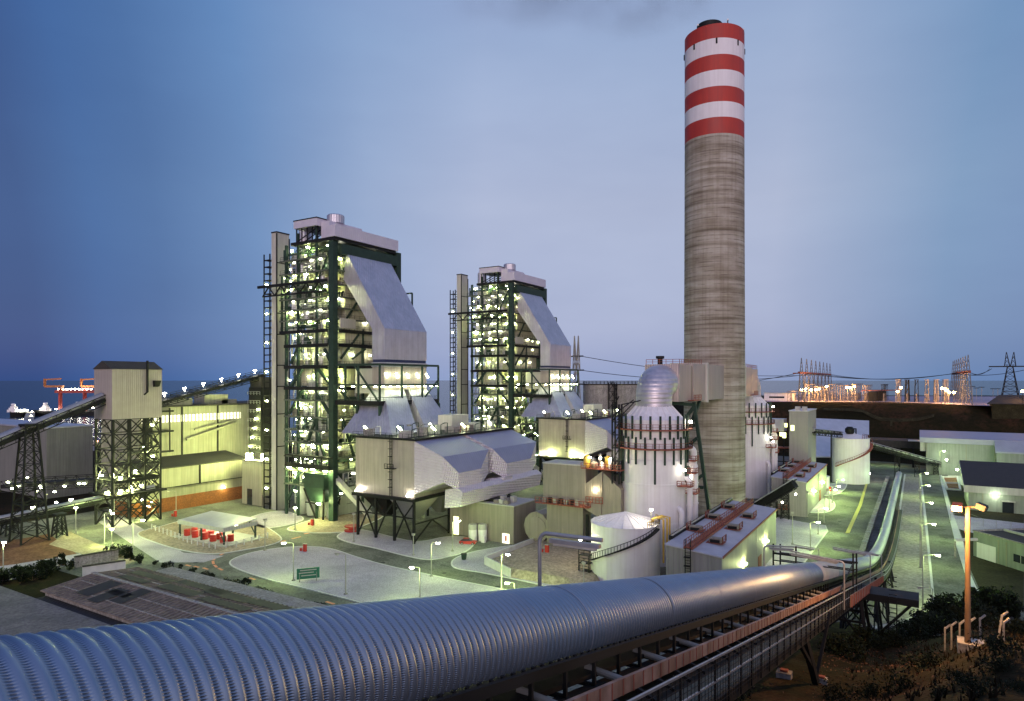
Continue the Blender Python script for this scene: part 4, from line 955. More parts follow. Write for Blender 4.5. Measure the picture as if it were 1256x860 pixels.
# tapering inlet duct
a = W(738, 603, 153); b = AC-RT*(AR-.5)-FW*1.0
t = thing('inlet_duct', 'wedge-shaped taupe duct running into the left side of the nearer absorber', 'duct', (a.x, a.y, 0))
mb = MB(); mb.loft([[(a.x-2.6, a.y-3.2, 10.6), (a.x+1.2, a.y-3.2, 9.0), (a.x+1.2, a.y+3, 9.0), (a.x-2.6, a.y+3, 10.6)], [(a.x-2.6, a.y-3.2, 16.4), (a.x+1.6, a.y-3.2, 19.6), (a.x+1.6, a.y+3, 19.6), (a.x-2.6, a.y+3, 16.4)]]); mb.build('duct_bend', M['brownclad'], t)
mb = MB(); mb.loft([[(a.x+1.3, a.y-3.0, 9.2), (a.x+1.3, a.y+3.0, 9.2), (a.x+1.7, a.y+3.0, 19.2), (a.x+1.7, a.y-3.0, 19.2)], [(b.x, b.y-2.4, 7.4), (b.x, b.y+3.6, 7.4), (b.x, b.y+3.6, 15.8), (b.x, b.y-2.4, 15.8)]]); mb.build('duct_run', M['brownclad'], t)
mb = MB(); mb.box(a.x-3.4, a.x+6.2, a.y-3.8, a.y+4.4, 19.9, 20.1); mb.rail([(a.x-3.4, a.y-3.8, 20.1), (a.x+6.2, a.y-3.8, 20.1)], 1.1, .06, 1.2); mb.build('duct_deck', M['rust'], t)
mb = MB()
for dx in (-2.2, 1.0): mb.bar((a.x+dx, a.y-3, 0), (a.x+dx, a.y-3, 9.5), .5); mb.bar((a.x+dx, a.y-3, 1), (a.x+dx+2.6, a.y-3, 9), .4)
mb.bar((a.x+4, a.y-2.6, 0), (a.x+1.4, a.y-2.6, 9), .6); mb.bar((a.x+7, a.y-2.6, 0), (a.x+3, a.y-2.6, 9), .5); mb.build('trestle', bm, t)
for i in range(9):
    q = Vector((a.x-2.5+(i % 5)*1.9, a.y-2.6+(i//5)*3.2, 20.1)); mb = MB(); r = rng.uniform(.35, .8); hh = rng.uniform(1.0, 2.6)
    mb.lathe(q.x, q.y, [(r*.7, q.z+.01), (r, q.z+.3), (r, q.z+hh), (r*.4, q.z+hh+.4)], 12); mb.build('pump', rng.choice((M['yellow'], M['galv'], M['white'], M['brownclad'])), t, True)
for i in range(3): MB().cbox(a.x-1.5+i*2.6, a.y-3.2, 22.3, .35, .35, .35).build('lamp', M['lampw'], t)
light('pump_deck_light', 'POINT', (a.x+1, a.y-5, 23.5), 800, (1,.86,.5), t, .4)
# big round duct, seen end on
c = G(655, 668); c = Vector((c.x+1.5, c.y+3, 4.6)); t = thing('round_duct', 'faceted round duct drum lying between the fan house and service block', 'duct', (c.x, c.y, 0))
mb = MB(); mb.path([c+Vector((-.2,-4.2,0)), c+Vector((0,-2.4,0)), c+Vector((0,8,0))], 3.7, 12, None); mb.build('drum', M['brownclad'], t)
mb = MB(); mb.path([c+Vector((0,-4.6,0)), c+Vector((0,-4.2,0))], 2.6, 12); mb.build('end_cap', M['brownclad'], t)
for dx in (-2.4, 2.4): MB().cbox(c.x+dx, c.y-1, 0, .5, .5, 2.2).build('foot', bm, t)
# service block below the funnels
x0, x1, y0, y1, z1 = corner(630, 668, 548, 657, 622)
t = thing('service_block', 'low taupe service block under the funnels of the nearer filter house', 'building', (x1, y0, 0))
xa = x0+(x1-x0)*.36
MB().box(x0, xa-.02, y0+1.4, y1+2, 0, z1+.6).build('wall', M['brownclad'], t)
MB().box(xa, x1, y0, y1, 0, z1).build('wall', M['brownclad'], t)
MB().box(xa-.1, x1+.2, y0-.2, y1+.2, z1+.01, z1+.25).build('roof', M['panel'], t)
mb = MB(); mb.box(xa+1.5, xa+6.5, y0+2, y1-2, z1+.27, z1+1.0); mb.build('roof_grille', bm, t)
for i in range(6): MB().cbox(xa+7.2+(i % 3)*1.5, y0+1.5+(i//3)*3, z1+.27, 1.1, 1.4, rng.uniform(.6,1.5)).build('roof_unit', M['panel'] if i % 2 else M['brownclad'], t)
MB().box(x1-3.2, x1-1.2, y0-.1, y0-.01, .02, 2.4).build('door', M['winlit'], t)
MB().box(x1-2.4, x1-1.9, y0-.16, y0-.11, .6, 1.9).build('door_bar', M['red'], t)
MB().box(x0+1.2, x0+2.8, y0+1.3, y0+1.39, .02, 4.6).build('door', M['winyel'], t)
for i in range(2):
    p = G(580+i*12, 664); l = ('left', 'right')[i]
    t = thing('storage_tank', 'slim white storage tank by the taupe service block, '+('the one nearer the red car' if i == 0 else 'the one farther from the red car'), 'tank', (p.x, p.y, 0), 'slim white tanks')
    MB().lathe(p.x, p.y, [(1.0,.25),(1.1,.4),(1.1,4.0),(.9,4.3)], 20).build('tank_body', M['white'], t, True)
    MB().lathe(p.x, p.y, [(1.14,3.0),(1.14,4.02),(.92,4.34),(.3,4.5)], 20).build('tank_cap', M['panel'], t, True)
    MB().cbox(p.x+.9, p.y-.9, 0, .9, .8, 1.4).build('valve_box', M['white'], t); MB().cbox(p.x, p.y, 0, 2.2, 2.2, .28).build('plinth', M['conc'], t)
# red car
p = G(574, 667.5); t = thing('parked_car', 'dark red car parked beside the slim white tanks', 'car', (p.x, p.y, 0), None, .4)
def sedan(t, m):
    secs = [(-2.05,.45,.72,.78),(-1.9,.28,.86,.82),(-1.0,.24,.9,.85),(0,.24,.92,.86),(1.0,.24,.9,.85),(1.95,.28,.78,.8),(2.1,.45,.62,.72)]
    mb = MB(); mb.loft([[(x,-w,z0),(x,w,z0),(x,w*.95,z1),(x,-w*.95,z1)] for x,z0,z1,w in secs]); b = mb.build('body', m, None, True)
    mb = MB(); mb.loft([[(x,-w,.86),(x,w,.86),(x,w*.8,z1),(x,-w*.8,z1)] for x,z1,w in ((-1.75,.9,.78),(-1.2,1.38,.78),(.35,1.42,.78),(1.15,.9,.78))]); c = mb.build('cabin_glass', M['windark'], None)
    mb = MB(); mb.box(-1.15,.3,-.6,.6,1.4,1.46); r = mb.build('roof', m, None)
    for o in (b, c, r): o.parent = t
    for x in (-1.3, 1.3):
        for y in (-.86, .86):
            mb = MB(); mb.path([(x, y-.1, .33), (x, y+.1, .33)], .33, 16); w = mb.build('wheel', M['black'], None); w.parent = t
            mb = MB(); mb.path([(x, y-.11, .33), (x, y+.11, .33)], .19, 12); h_ = mb.build('hub_cap', M['galv'], None); h_.parent = w
    for y in (-.6, .6):
        o = MB().cbox(2.08, y, .52, .1, .3, .14).build('headlight', M['panel'], None); o.parent = t
        o = MB().cbox(-2.05, y, .58, .08, .28, .14).build('tail_light', M['red'], None); o.parent = t
sedan(t, M['red'])
# ================================================================= coal bunker building (long olive wall behind the shelter)
wx, wy0, wy1 = -194.9, 108.0, 146.0
t = thing('coal_bunker_building', 'long olive clad bunker building with lit strip window and orange base band', 'building', (wx, wy0, 0))
MB().box(wx-11, wx-.5, wy0, wy1, 0, 4.2).build('base_wall', M['orange'], t)
MB().box(wx-11, wx-.55, wy0, wy1, 4.21, 7.4).build('lower_wall', M['olive'], t)
mb = MB(); mb.box(wx-11, wx+.2, wy0, wy1, 7.42, 13.2); mb.build('annex_wall', M['olive'], t)
mb = MB()
for y in (112.5, 128.8): mb.box(wx+.21, wx+.5, y-.25, y+.25, 7.4, 13.1)
for y in (110.5, 145.4): mb.box(wx-.5, wx-.1, y-.4, y+.4, 4, 7.4)
mb.box(wx-.3, wx+.4, wy0, wy1, 7.2, 7.42); mb.build('downpipe', bm, t)
mb = MB(); mb.hexa([(wx-11,wy0,14.2),(wx+.9,wy0,13.2),(wx+.9,wy1,13.2),(wx-11,wy1,14.2),(wx-11,wy0,15.6),(wx+.9,wy0,13.55),(wx+.9,wy1,13.55),(wx-11,wy1,15.6)]); mb.build('annex_roof', M['darkroof'], t)
ux = wx-11.2
MB().box(ux-22, ux, 116, 172, 0, 31.2).build('upper_wall', M['olive'], t)
MB().box(ux-22.3, ux+.3, 115.8, 172.3, 31.22, 31.7).build('roof', M['darkroof'], t)
for y in (118, 130, 143): MB().box(ux+.01, ux+.25, y-.25, y+.25, 15.6, 31.2).build('pilaster', M['black'], t)
mb = MB(); mb.box(ux+.02, ux+.2, 116.3, 152, 26.4, 28.6); sw = mb.build('strip_window', M['winlit'], t)
mb = MB(); y = 116.4
while y < 152.1: mb.box(ux+.2, ux+.34, y-.2, y+.2, 26.3, 28.7); y += 1.3
mb.bar((ux+.28, 116.3, 27.5), (ux+.28, 152, 27.5), .1); mb.build('mullion', M['olive'], sw)
mb = MB()   # pipe frame bolted to the wall
for z in (30, 23.6, 17.2): mb.bar((ux+.9, 116.6, z), (ux+.9, 126.5, z), .7, .55)
for y in (117, 125.4): mb.bar((ux+.8, y, 16.8), (ux+.8, y, 31), .3)
mb.bar((ux+1, 118, 16.2), (ux+1, 118, 34), .8); mb.bar((ux+1, 119.3, 16.2), (ux+1, 119.3, 32), .5); mb.build('wall_pipe_frame', M['black'], t)
mb = MB(); mb.bar((ux+.8, 131, 20.5), (ux+.8, 150, 25), .7); mb.bar((ux+.8, 134, 23.5), (ux+.8, 150, 26), .4); mb.build('wall_pipe', M['olive'], t)
for y, w, h in ((120, 5, 1.6), (131, 8, 2.2), (144, 9, 3.2), (149, 6, 1.4)): MB().box(ux-8, ux-2, y-w/2, y+w/2, 31.72, 31.72+h).build('roof_vent', M['olive'], t)
for y in (110.5, 137.5):
    MB().cbox(wx-.05, y, 4.6, .5, .5, .4).build('wall_lamp', M['lampw'], t); light('wall_lamp_light', 'POINT', (wx+1.3, y, 4.4), 260, (.95,1,.22), t, .3)
# dark conveyor head house
p = W(322, 470, 226); t = thing('conveyor_head_house', 'dark steel head house where the sloping conveyor meets the bunker', 'head house', (p.x, p.y, 0))
MB().box(p.x-3.2, p.x+3, p.y-3, p.y+4.5, 15.8, 37.5).build('casing', M['black'], t); MB().box(p.x-3, p.x+2.8, p.y-2.6, p.y+4, 37.51, 41).build('upper_casing', M['darkroof'], t)
mb = MB()
for i in range(7): mb.rail([(p.x-3.2, p.y-3.4, 17+i*3), (p.x+3, p.y-3.4, 17+i*3)], 1.1, .06, 1.5)
mb.build('handrail', M['galv'], t)
for i in range(5): MB().cbox(p.x-2+i, p.y-3.3, 17.6+i*3.1, .7, .3, .3).build('lamp', M['lampg'], t)
# concrete annex beside the lift shaft
x0, x1, y0, y1, z1 = corner(321, 621, 297, 331, 567)
t = thing('concrete_annex', 'small ribbed concrete annex between bunker building and lift shaft', 'building', (x1, y0, 0))
MB().box(x0, x1, y0, y1, 0, z1).build('wall', M['olive'], t); MB().box(x0-.2, x1+.2, y0-.2, y1+.2, z1+.01, z1+.3).build('roof', M['darkroof'], t)
MB().box(x0+2.6, x0+5, y0-.08, y0-.01, .02, 5).build('door', M['windark'], t)
for i in range(6):
    q = (x0+1+rng.uniform(0, x1-x0-2), y0+rng.uniform(0, 2)); MB().bar((q[0], q[1], z1+.3), (q[0]+.7, q[1]-.6, z1+2.2), .5).build('lamp', M['lampg'], t)
# pale building at the left edge, and its neighbour
x0, x1, y0, y1, z1 = corner(57, 612, -70, 60, 526)
t = thing('pale_warehouse', 'big plain pale warehouse at the left edge behind the coal conveyor', 'building', (x1, y0, 0))
MB().box(x0, x1, y0, y1+14, 0, z1).build('wall', mat('dull_warehouse_sheet', (.20,.205,.18), .7, 0, var=.1, scale=.3, ribs=.8, ribd=.4, streak=.3), t); MB().box(x0-.3, x1+.3, y0-.3, y1+14.3, z1+.01, z1+.5).build('roof', M['roofalu'], t)
# ================================================================= coal transfer tower
tx1, ty0, tx0, ty1 = -185.9, 97.3, -195.0, 111.2
tw = thing('transfer_tower', 'pitched-roof coal transfer tower on tall dark lattice legs', 'transfer tower', (tx1, ty0, 0))
MB().box(tx0, tx1, ty0, ty1, 29.3, 43.0).build('cladding', mat('transfer_tower_cladding', (.40,.36,.32), .6, .1, var=.08, scale=.4, ribs=.55, ribd=.45, streak=.2), tw)
mb = MB(); xm = (tx0+tx1)/2
mb.add([(tx0-.3,ty0-.3,42.95),(tx1+.3,ty0-.3,42.95),(xm,ty0-.3,45.2),(tx0-.3,ty1+.3,42.95),(tx1+.3,ty1+.3,42.95),(xm,ty1+.3,45.2)], [(0,1,2),(5,4,3),(0,2,5,3),(2,1,4,5),(1,0,3,4)]); mb.build('roof', M['darkroof'], tw)
mb = MB(); mb.bar((tx1+.5, ty1-4.5, 36.5), (tx1+.5, ty1-4.5, 45.4), .45); mb.bar((tx1+.5, ty1-4.5, 36.6), (tx1+.1, ty1-5.2, 35.8), .4); mb.build('downpipe', M['black'], tw)
mb = MB(); mb.hexa([(tx1+.02,ty1-2.6,38),(tx1+.9,ty1-2.6,38.2),(tx1+.9,ty1-1.2,38.2),(tx1+.02,ty1-1.2,38),(tx1+.02,ty1-2.7,39.8),(tx1+1.4,ty1-2.7,39.8),(tx1+1.4,ty1-1.0,39.8),(tx1+.02,ty1-1.0,39.8)]); mb.build('intake_hood', M['black'], tw)
for x in (tx0+.3, tx1-.3):
    for y in (ty0+.3, ty0+5, ty0+9.2, ty1-.3): MB().cbox(x, y, 0, .5, .5, 29.2).build('leg', bm, tw)
mb = MB()
for k in range(7):
    za, zb = k*4.18, (k+1)*4.18
    ysl = (ty0+.3, ty0+5, ty0+9.2, ty1-.3)
    for x in (tx0+.3, tx1-.3):
        for a, b in zip(ysl[:-1], ysl[1:]):
            mb.bar((x, a, za), (x, b, zb), .24); mb.bar((x, b, za), (x, a, zb), .24); mb.bar((x, a, zb), (x, b, zb), .28)
    for y in (ty0+.3, ty1-.3):
        xm = (tx0+tx1)/2
        mb.bar((tx0+.3, y, za), (xm, y, zb), .24); mb.bar((tx1-.3, y, za), (xm, y, zb), .24); mb.bar((tx0+.3, y, zb), (tx1-.3, y, zb), .28)
mb.build('leg_bracing', bm, tw)
mb = MB()
for k, z in enumerate((8.5, 13.5, 19.5, 24.5)): mb.box(tx0+.4, tx1-.4, ty0+6+(k % 2)*2, ty1-.4, z-.12, z)
mb.box(tx0-1, tx1+2.5, ty0-1, ty1, 8.55, 9.0); tag(mb.build('platform', bm, tw))
MB().box(tx0, tx1, ty0+1, ty1-1, 11.8, 12.6).build('bunker', bm, tw)
for k in range(9): MB().bar((tx1-.2, ty0+9.4+(k % 2)*3.6, 1+k*3), (tx1-.2, ty0+13+(k % 2)*-3.6, 4+k*3), .4).build('stair_flight', bm, tw)
for i, (u, v, Y) in enumerate(((173,494,188),(187,522,190),(177,550,190),(187,560,190),(166,580,190),(124,584,184),(138,584,182),(148,587,184),(160,600,186),(132,605,182),(178,572,190),(178,598,190),(147,604,184),(186,616,190),(137,628,182),(182,622,190))):
    q = W(u, v, Y); MB().cbox(q.x, q.y, q.z, .9 if i % 2 else .5, .5, .3 if i % 2 else .7).build('lamp', M['lampg'], tw)
# ================================================================= inclined conveyors
def gallery(name, label, p, q, w, h, m, hood=True, lamps=0, rails=False, lm='lampb'):
    p = Vector(p); q = Vector(q); t = thing(name, label, 'conveyor', tuple(p))
    mb = MB(); mb.bar(p, q, w, h*.35); mb.build('belt_deck', bm, t)
    d = (q-p).normalized(); s = d.cross(Vector((0,0,1))).normalized(); L = (q-p).length; n = max(4, int(L/3))
    mb = MB()
    for sg in (-1, 1):
        o = s*sg*w/2; a = Vector((0,0,-h*.5)); b = Vector((0,0,h*.5))
        mb.bar(p+o+a, q+o+a, .2); mb.bar(p+o+b, q+o+b, .2)
        for i in range(n):
            c0 = p+(q-p)*i/n+o; c1 = p+(q-p)*(i+1)/n+o
            mb.bar(c0+a, c1+b, .12) if i % 2 else mb.bar(c0+b, c1+a, .12); mb.bar(c0+a, c0+b, .12)
    mb.build('side_truss', bm, t)
    if hood:
        mb = MB(); mb.path([p+Vector((0,0,h*.35)), q+Vector((0,0,h*.35))], w*.36, 14); mb.build('belt_cover', M['galv'], t, True)
    if rails: MB().rail([p+s*w/2+Vector((0,0,h*.5)), q+s*w/2+Vector((0,0,h*.5))], 1.1, .05, 2).build('handrail', bm, t)
    for i in range(lamps):
        c = p+(q-p)*(i+.6)/(lamps)+Vector((0,0,h*.5+1.0))-s*w*.35; mb = MB(); mb.bar(c-d*.45, c+d*.45, .3, .2); mb.bar(c, c-Vector((0,0,1)), .08); mb.build('lamp', M[lm], t)
    return t
g1 = gallery('coal_conveyor', 'dark coal conveyor gallery climbing from the left edge into the transfer tower', (-190.4, 64, 21.0), (-190.4, 97.2, 34.6), 3.2, 2.6, M['black'])
g2 = gallery('coal_conveyor', 'open lit conveyor rising from the transfer tower to the bunker head house', (-190, 111.3, 33.0), (-190, 149.0, 41.6), 3.0, 2.4, M['black'], False, 6, True, 'lampw')
a = W(-40, 652, 167); b = W(190, 600, 190)
g3 = gallery('coal_conveyor', 'low green lit conveyor sloping up to the foot of the transfer tower', (a.x, a.y, 3.0), (b.x, b.y, 9.0), 2.4, 1.5, M['black'], True, 5)
a = W(8, 600, 196); b = W(180, 583, 196)
g4 = gallery('coal_conveyor', 'dark level conveyor bridge with lamps left of the transfer tower', (a.x, a.y, 9.0), (b.x, b.y, 11.4), 4.5, 3.2, M['black'], False, 0)
for u, v in ((15,600),(23,597),(33,586),(45,603),(50,597),(51,600),(67,604),(69,617),(79,597),(81,619),(97,594),(103,594),(121,588),(104,615),(10,592)):
    q = W(u, v, 193.5); MB().cbox(q.x, q.y, q.z, .9, .4, .3).build('lamp', M['lampb'], g4)
def trestle(label, u, v, top, w0, w1, n, c=.3, group='coal conveyor trestles'):
    p = G(u, v); t = thing('conveyor_trestle', label, 'trestle', (p.x, p.y, 0), group)
    mb = MB(); mb.lattice((p.x, p.y, 0), (p.x, p.y, top), w0, w1, n, c, .16); mb.build('lattice_mast', bm, t)
    MB().cbox(p.x, p.y, top, w1+.8, w1+.8, .5).build('cap_beam', bm, t)
trestle('tall tapering lattice trestle carrying the coal conveyor at the left', 36, 664, 28.6, 6.2, 2.6, 9, .4)
trestle('short lattice trestle under the low green lit conveyor', 73, 658, 5.4, 2.6, 1.6, 3)
trestle('lower lattice trestle beside the foot of the tall tapering trestle', 12, 656, 4.0, 3, 2.4, 2)
# ship unloading trestles beyond
for lab, u in (('paired lattice mast left of the transfer tower, the left one', 71), ('paired lattice mast left of the transfer tower, the right one', 91)):
    p = G(u, 597); t = thing('lattice_mast', lab, 'mast', (p.x, p.y, 0), 'paired lattice masts')
    mb = MB(); mb.lattice((p.x, p.y, 0), (p.x, p.y, 17), 7.4, 3.2, 6, .32, .16); mb.lattice((p.x, p.y, 17), (p.x, p.y, 27.5), 3.2, .4, 4, .26, .12, False); mb.build('mast', bm, t)
p = G(71, 597); q = G(92, 597)
t = thing('cross_bridge', 'dark cross bridge linking the paired lattice masts', 'bridge', (p.x, p.y, 18))
d = (q-p).normalized(); MB().bar(Vector((p.x, p.y, 18))-d*2.5, Vector((q.x, q.y, 17.2))+d*6.5, 1.6, 1.8).build('bridge_girder', bm, t); MB().bar(Vector((p.x, p.y, 20))-d*2.5, Vector((q.x, q.y, 19))+d*2, .2).build('handrail', bm, t)
# ================================================================= drum shelter
pts = [G(u, v, 4.2) for u, v in ((228,638),(262,629),(305,640.5),(273,651))]
t = thing('drum_shelter', 'open lit shelter with grey sheet roof over red drums', 'shelter', (pts[0].x, pts[0].y, 0))
xs2 = sorted(p.x for p in pts); ys2 = sorted(p.y for p in pts)
rx0, rx1, ry0, ry1 = (pts[0].x+pts[1].x)/2, (pts[2].x+pts[3].x)/2, (pts[0].y+pts[3].y)/2, (pts[1].y+pts[2].y)/2
mb = MB(); mb.hexa([(rx0,ry0,4.2),(rx1,ry0,4.2),(rx1,ry1,4.9),(rx0,ry1,4.9),(rx0,ry0,4.4),(rx1,ry0,4.4),(rx1,ry1,5.1),(rx0,ry1,5.1)]); mb.build('roof', M['roofalu'], t)
mb = MB(); mb.box(rx0-.05,rx1+.05,ry0-.12,ry0-.02,3.4,4.35); mb.box(rx1+.02,rx1+.12,ry0,ry1,3.4,4.4); mb.build('fascia', M['palegreen'], t)
for x in (rx0+.3, (rx0+rx1)/2, rx1-.3):
    for y in (ry0+.3, ry1-.3): MB().cbox(x, y, .15, .35, .35, 4.05).build('post', M['green'], t)
for y in (ry0+.3, ry1-.3): MB().bar((rx1-.3, y, 1), (rx1-2.6, y, 4), .2).build('brace', M['green'], t)
MB().box(rx0-1, rx1+1.5, ry0-1, ry1+1, .16, .3).build('floor_slab', M['palegreen'], t)
for i in range(4): MB().cbox(rx0+2+i*(rx1-rx0-4)/3, (ry0+ry1)/2, 3.9, 1.2, .3, .18).build('lamp', M['lampw'], t)
light('shelter_light', 'POINT', ((rx0+rx1)/2, (ry0+ry1)/2, 3.3), 420, (1,.95,.6), t, .6)
spots = [(rx0+1.7+(i % 5)*(rx1-rx0-3.4)/4.2+rng.uniform(-.3,.3), ry0+1.2+(i//5)*2.0+rng.uniform(-.3,.3)) for i in range(10)]
dr = None
for i, (x, y) in enumerate(spots):
    lab = 'red drum on the lit floor of the drum shelter'
    if dr is None:
        dr = thing('drum', lab, 'drum', (x, y, .31), 'red drums under the shelter')
        prof = [(.0,.0),(.78,.02),(.8,.08),(.78,.5),(.83,.54),(.78,.58),(.78,1.05),(.83,1.09),(.78,1.13),(.78,1.6),(.8,1.65),(.7,1.66)]
        MB().lathe(x, y, [(r, z+.31) for r, z in prof], 16).build('drum_body', M['red'], dr, True)
        MB().lathe(x+.3, y, [(.1,1.97),(.1,2.04)], 8).build('bung', M['galv'], dr)
    else: copy_tree(dr, (x, y, .31))
# post and rail fence round the shelter
fp = [G(u, v) for u, v in ((186,650),(205,657),(235,668),(264,674),(290,672),(318,664),(338,658))]
t = thing('post_fence', 'low pale post fence round the drum shelter island', 'fence', tuple(fp[0]))
for a, b in zip(fp[:-1], fp[1:]):
    n = max(1, int((b-a).length/2.2))
    for i in range(n): p = a+(b-a)*i/n; MB().cbox(p.x, p.y, .13, .2, .2, 1.5).build('post', M['kerb'], t)
mb = MB()
for a, b in zip(fp[:-1], fp[1:]):
    for z in (.6, 1.1, 1.5): mb.bar(a+Vector((0,0,z)), b+Vector((0,0,z)), .05)
mb.build('wire', M['galv'], t)
# ================================================================= ribbed-roof building at lower left
t = thing('ribbed_roof_shed', 'low shed with long ribbed roof and faded dark painted bars, at lower left', 'shed', (-105, 62, 0))
X0, X1, Y0, YM, Y1 = -125.8, -74, 54.2, 62.6, 70.6
roofm = mat('weathered_ribbed_roof', (.235, .19, .145), .8, .1, var=.25, scale=.25, ribs=1.05, ribd=1.0, axis='x', streak=.0, grain=1.2)
MB().box(X0+.6, X1-.4, Y0+.5, Y1-.4, -.05, 4.6).build('wall', M['conc'], t)
mb = MB(); mb.add([(X0,Y0,4.75),(X1,Y0,4.75),(X1,YM,5.6),(X0,YM,5.6),(X1,Y1,4.75),(X0,Y1,4.75),(X0,Y0,4.6),(X1,Y0,4.6),(X1,Y1,4.6),(X0,Y1,4.6)], [(0,1,2,3),(3,2,4,5),(6,7,1,0),(8,9,5,4),(9,6,0,3,5),(7,8,4,2,1),(9,8,7,6)]); rf = mb.build('ribbed_roof', roofm, t)
mb = MB(); mb.bar((X0-.1, YM, 5.66), (X1, YM, 5.66), .7, .12); mb.build('ridge_cap', M['conc'], rf)
def rz_(y): return 5.6-(.85/8.2)*abs(y-YM)+.03
mb = MB()
for i in range(49):
    x = X0+.6+i*1.05; mb.bar((x, Y0+.05, rz_(Y0)), (x, YM-.4, rz_(YM-.4)), .24, .2); mb.bar((x, YM+.4, rz_(YM+.4)), (x, Y1-.05, rz_(Y1)), .24, .2)
mb.build('roof_rib', roofm, rf)
dk = mat('faded_dark_roof_paint', (.03, .031, .03), .85, 0, var=.4, scale=.8)
for (xa, xb, ya, yb) in ((-122,-110,66.6,68.8),(-120,-112,63.6,65.4),(-110,-97,67.8,70),(-109,-99,64.0,66.6),(-101,-90,66.8,69.6),(-97,-86,63.6,65.8),(-90,-79,67.4,70),(-118.5,-114.6,56.2,61.8),(-113.4,-110.2,55.4,60.6),(-109.4,-106.2,56.8,62),(-114,-108,58.4,60)):
    mb = MB(); e = .135
    mb.add([(xa,ya,rz_(ya)+e),(xb,ya,rz_(ya)+e),(xb,yb,rz_(yb)+e),(xa,yb,rz_(yb)+e)], [(0,1,2,3)]); mb.build('faded_paint_bar', dk, rf)
for y in (Y0+2.6, Y0+5.4, Y1-2.6, Y1-5.3): MB().bar((X0+2, y, rz_(y)+.06), (X1, y, rz_(y)+.06), .22, .12).build('batten', M['conc'], rf)
MB().box(X0+4, X1, Y1+.1, Y1+4.2, 4.0, 4.4).build('canopy_slab', M['conc'], t)
for x in (-116, -106, -96, -86.6, -80): MB().cbox(x, Y1+3.8, 0, .4, .4, 4).build('canopy_post', M['kerb'], t)
MB().box(-150, X1, 34, Y0-1.6, 0, 4.25).build('flat_roof_annex', mat('dusty_flat_roof', (.17,.16,.145), .9, 0, var=.25, scale=.3, grain=2), t); MB().box(X0+1, X1, Y0-1.58, Y0+.48, 0, 3.9).build('side_drain', M['darkroof'], t)
# low white screen walls behind the shed
for lab, (ua, va), (ub, vb), hh in (('low white screen wall with dark coping, the shorter front one', (101,707), (154,699), 1.9), ('low pale screen wall, the taller one behind the shorter one', (91,697), (145,687), 2.3)):
    a = G(ua, va); b = G(ub, vb); t = thing('screen_wall', lab, 'wall', tuple(a), 'low screen walls')
    MB().bar(a+Vector((0,0,hh/2)), b+Vector((0,0,hh/2)), .3, hh).build('wall', M['kerb'] if hh < 2 else M['conc'], t); MB().bar(a+Vector((0,0,hh+.12)), b+Vector((0,0,hh+.12)), .6, .24).build('coping', M['darkroof'], t)
# ================================================================= harbour: quay cranes, ships, jetty
def crane(label, u, Yc, sx=1.0):
    def P(du, v): q = W(u+du, v, Yc); return q
    b = P(0, 510); t = thing('harbour_crane', label, 'crane', (b.x, b.y, -8), 'red harbour cranes')
    rd = mat('crane_red', (.30,.035,.022), .5, var=.15); og = mat('crane_orange', (.40,.14,.035), .5, var=.15)
    for du in (0, 30): MB().bar(P(du, 511), P(du, 477), 3.4).build('leg', rd, t)
    MB().bar(P(-6, 480.5), P(44, 480.5), 3.6, 3.4).build('portal_girder', rd, t)
    MB().bar(P(-19, 474), P(3, 474), 2.6, 2.6).build('boom', og, t); MB().bar(P(-19, 474), P(-19, 464.5), 2.4).build('boom_post', og, t)
    MB().bar(P(-20, 465.8), P(1, 464.6), 2, 1.8).build('upper_boom', og, t); MB().bar(P(2, 480), P(3, 473), 2.6).build('boom_post', og, t)
    for i in range(9): q = P(-2+i*5, 478); MB().cbox(q.x, q.y, q.z, 1.6, 1.6, 1.4).build('lamp', M['lampw'], t)
    return t
crane('red and orange harbour crane standing clear over the moored ship', 74, 900)
crane('red and orange harbour crane half hidden by the transfer tower', 119, 905)
def ship(label, u0, u1, v, Y, hull, bridge_u):
    a = W(u0, v, Y); b = W(u1, v, Y); d = (b-a).normalized(); n = Vector((-d.y, d.x, 0)); L = (b-a).length
    t = thing('ship', label, 'ship', (a.x, a.y, -8), 'moored ships')
    secs = []
    for s, w in ((0,.4),(.08,5),(.2,7),(.8,7),(.95,5.5),(1,4.4)):
        c = a+d*L*s; z1 = -1.5+(1.4 if s < .1 else 0)
        secs.append([Vector((c.x,c.y,-8.6))-n*w*.8, Vector((c.x,c.y,-8.6))+n*w*.8, Vector((c.x,c.y,z1))+n*w, Vector((c.x,c.y,z1))-n*w])
    MB().loft(secs).build('hull', hull, t)
    c = a+d*L*bridge_u
    for i, (w, h0, h1) in enumerate(((10,-1.5,1.8),(7,1.8,4.2),(4.5,4.2,6.2))): MB().bar(c+Vector((0,0,0))-d*w/2+Vector((0,0,(h0+h1)/2-a.z)), c+d*w/2+Vector((0,0,(h0+h1)/2-a.z)), 9-i*2, h1-h0-.02).build('deck_house', M['white'], t)
    MB().lathe(c.x, c.y, [(1.6,6.3),(2.7,7.4),(2.6,9),(1.2,9.8)], 14).build('white_dome', M['white'], t, True)
    for i in range(8): q = a+d*L*(i+.5)/8; MB().cbox(q.x-n.x*-7, q.y-n.y*-7, .2, 1.4, 1.4, 1.2).build('lamp', M['lampw'], t)
ship('dark hulled ship moored under the harbour cranes with white deck house', 40, 118, 505, 890, M['black'], .2)
ship('second moored ship with white deck house just left of the transfer tower', 84, 122, 502, 930, M['darkroof'], .3)
ship('small workboat out on the dark water left of the jetty', 14, 30, 506, 860, M['black'], .15)
a = W(26, 556, 440); b = W(38, 500, 900); a.z = b.z = -3
t = thing('jetty', 'long pale jetty running out to the moored ships', 'jetty', (a.x, a.y, -8))
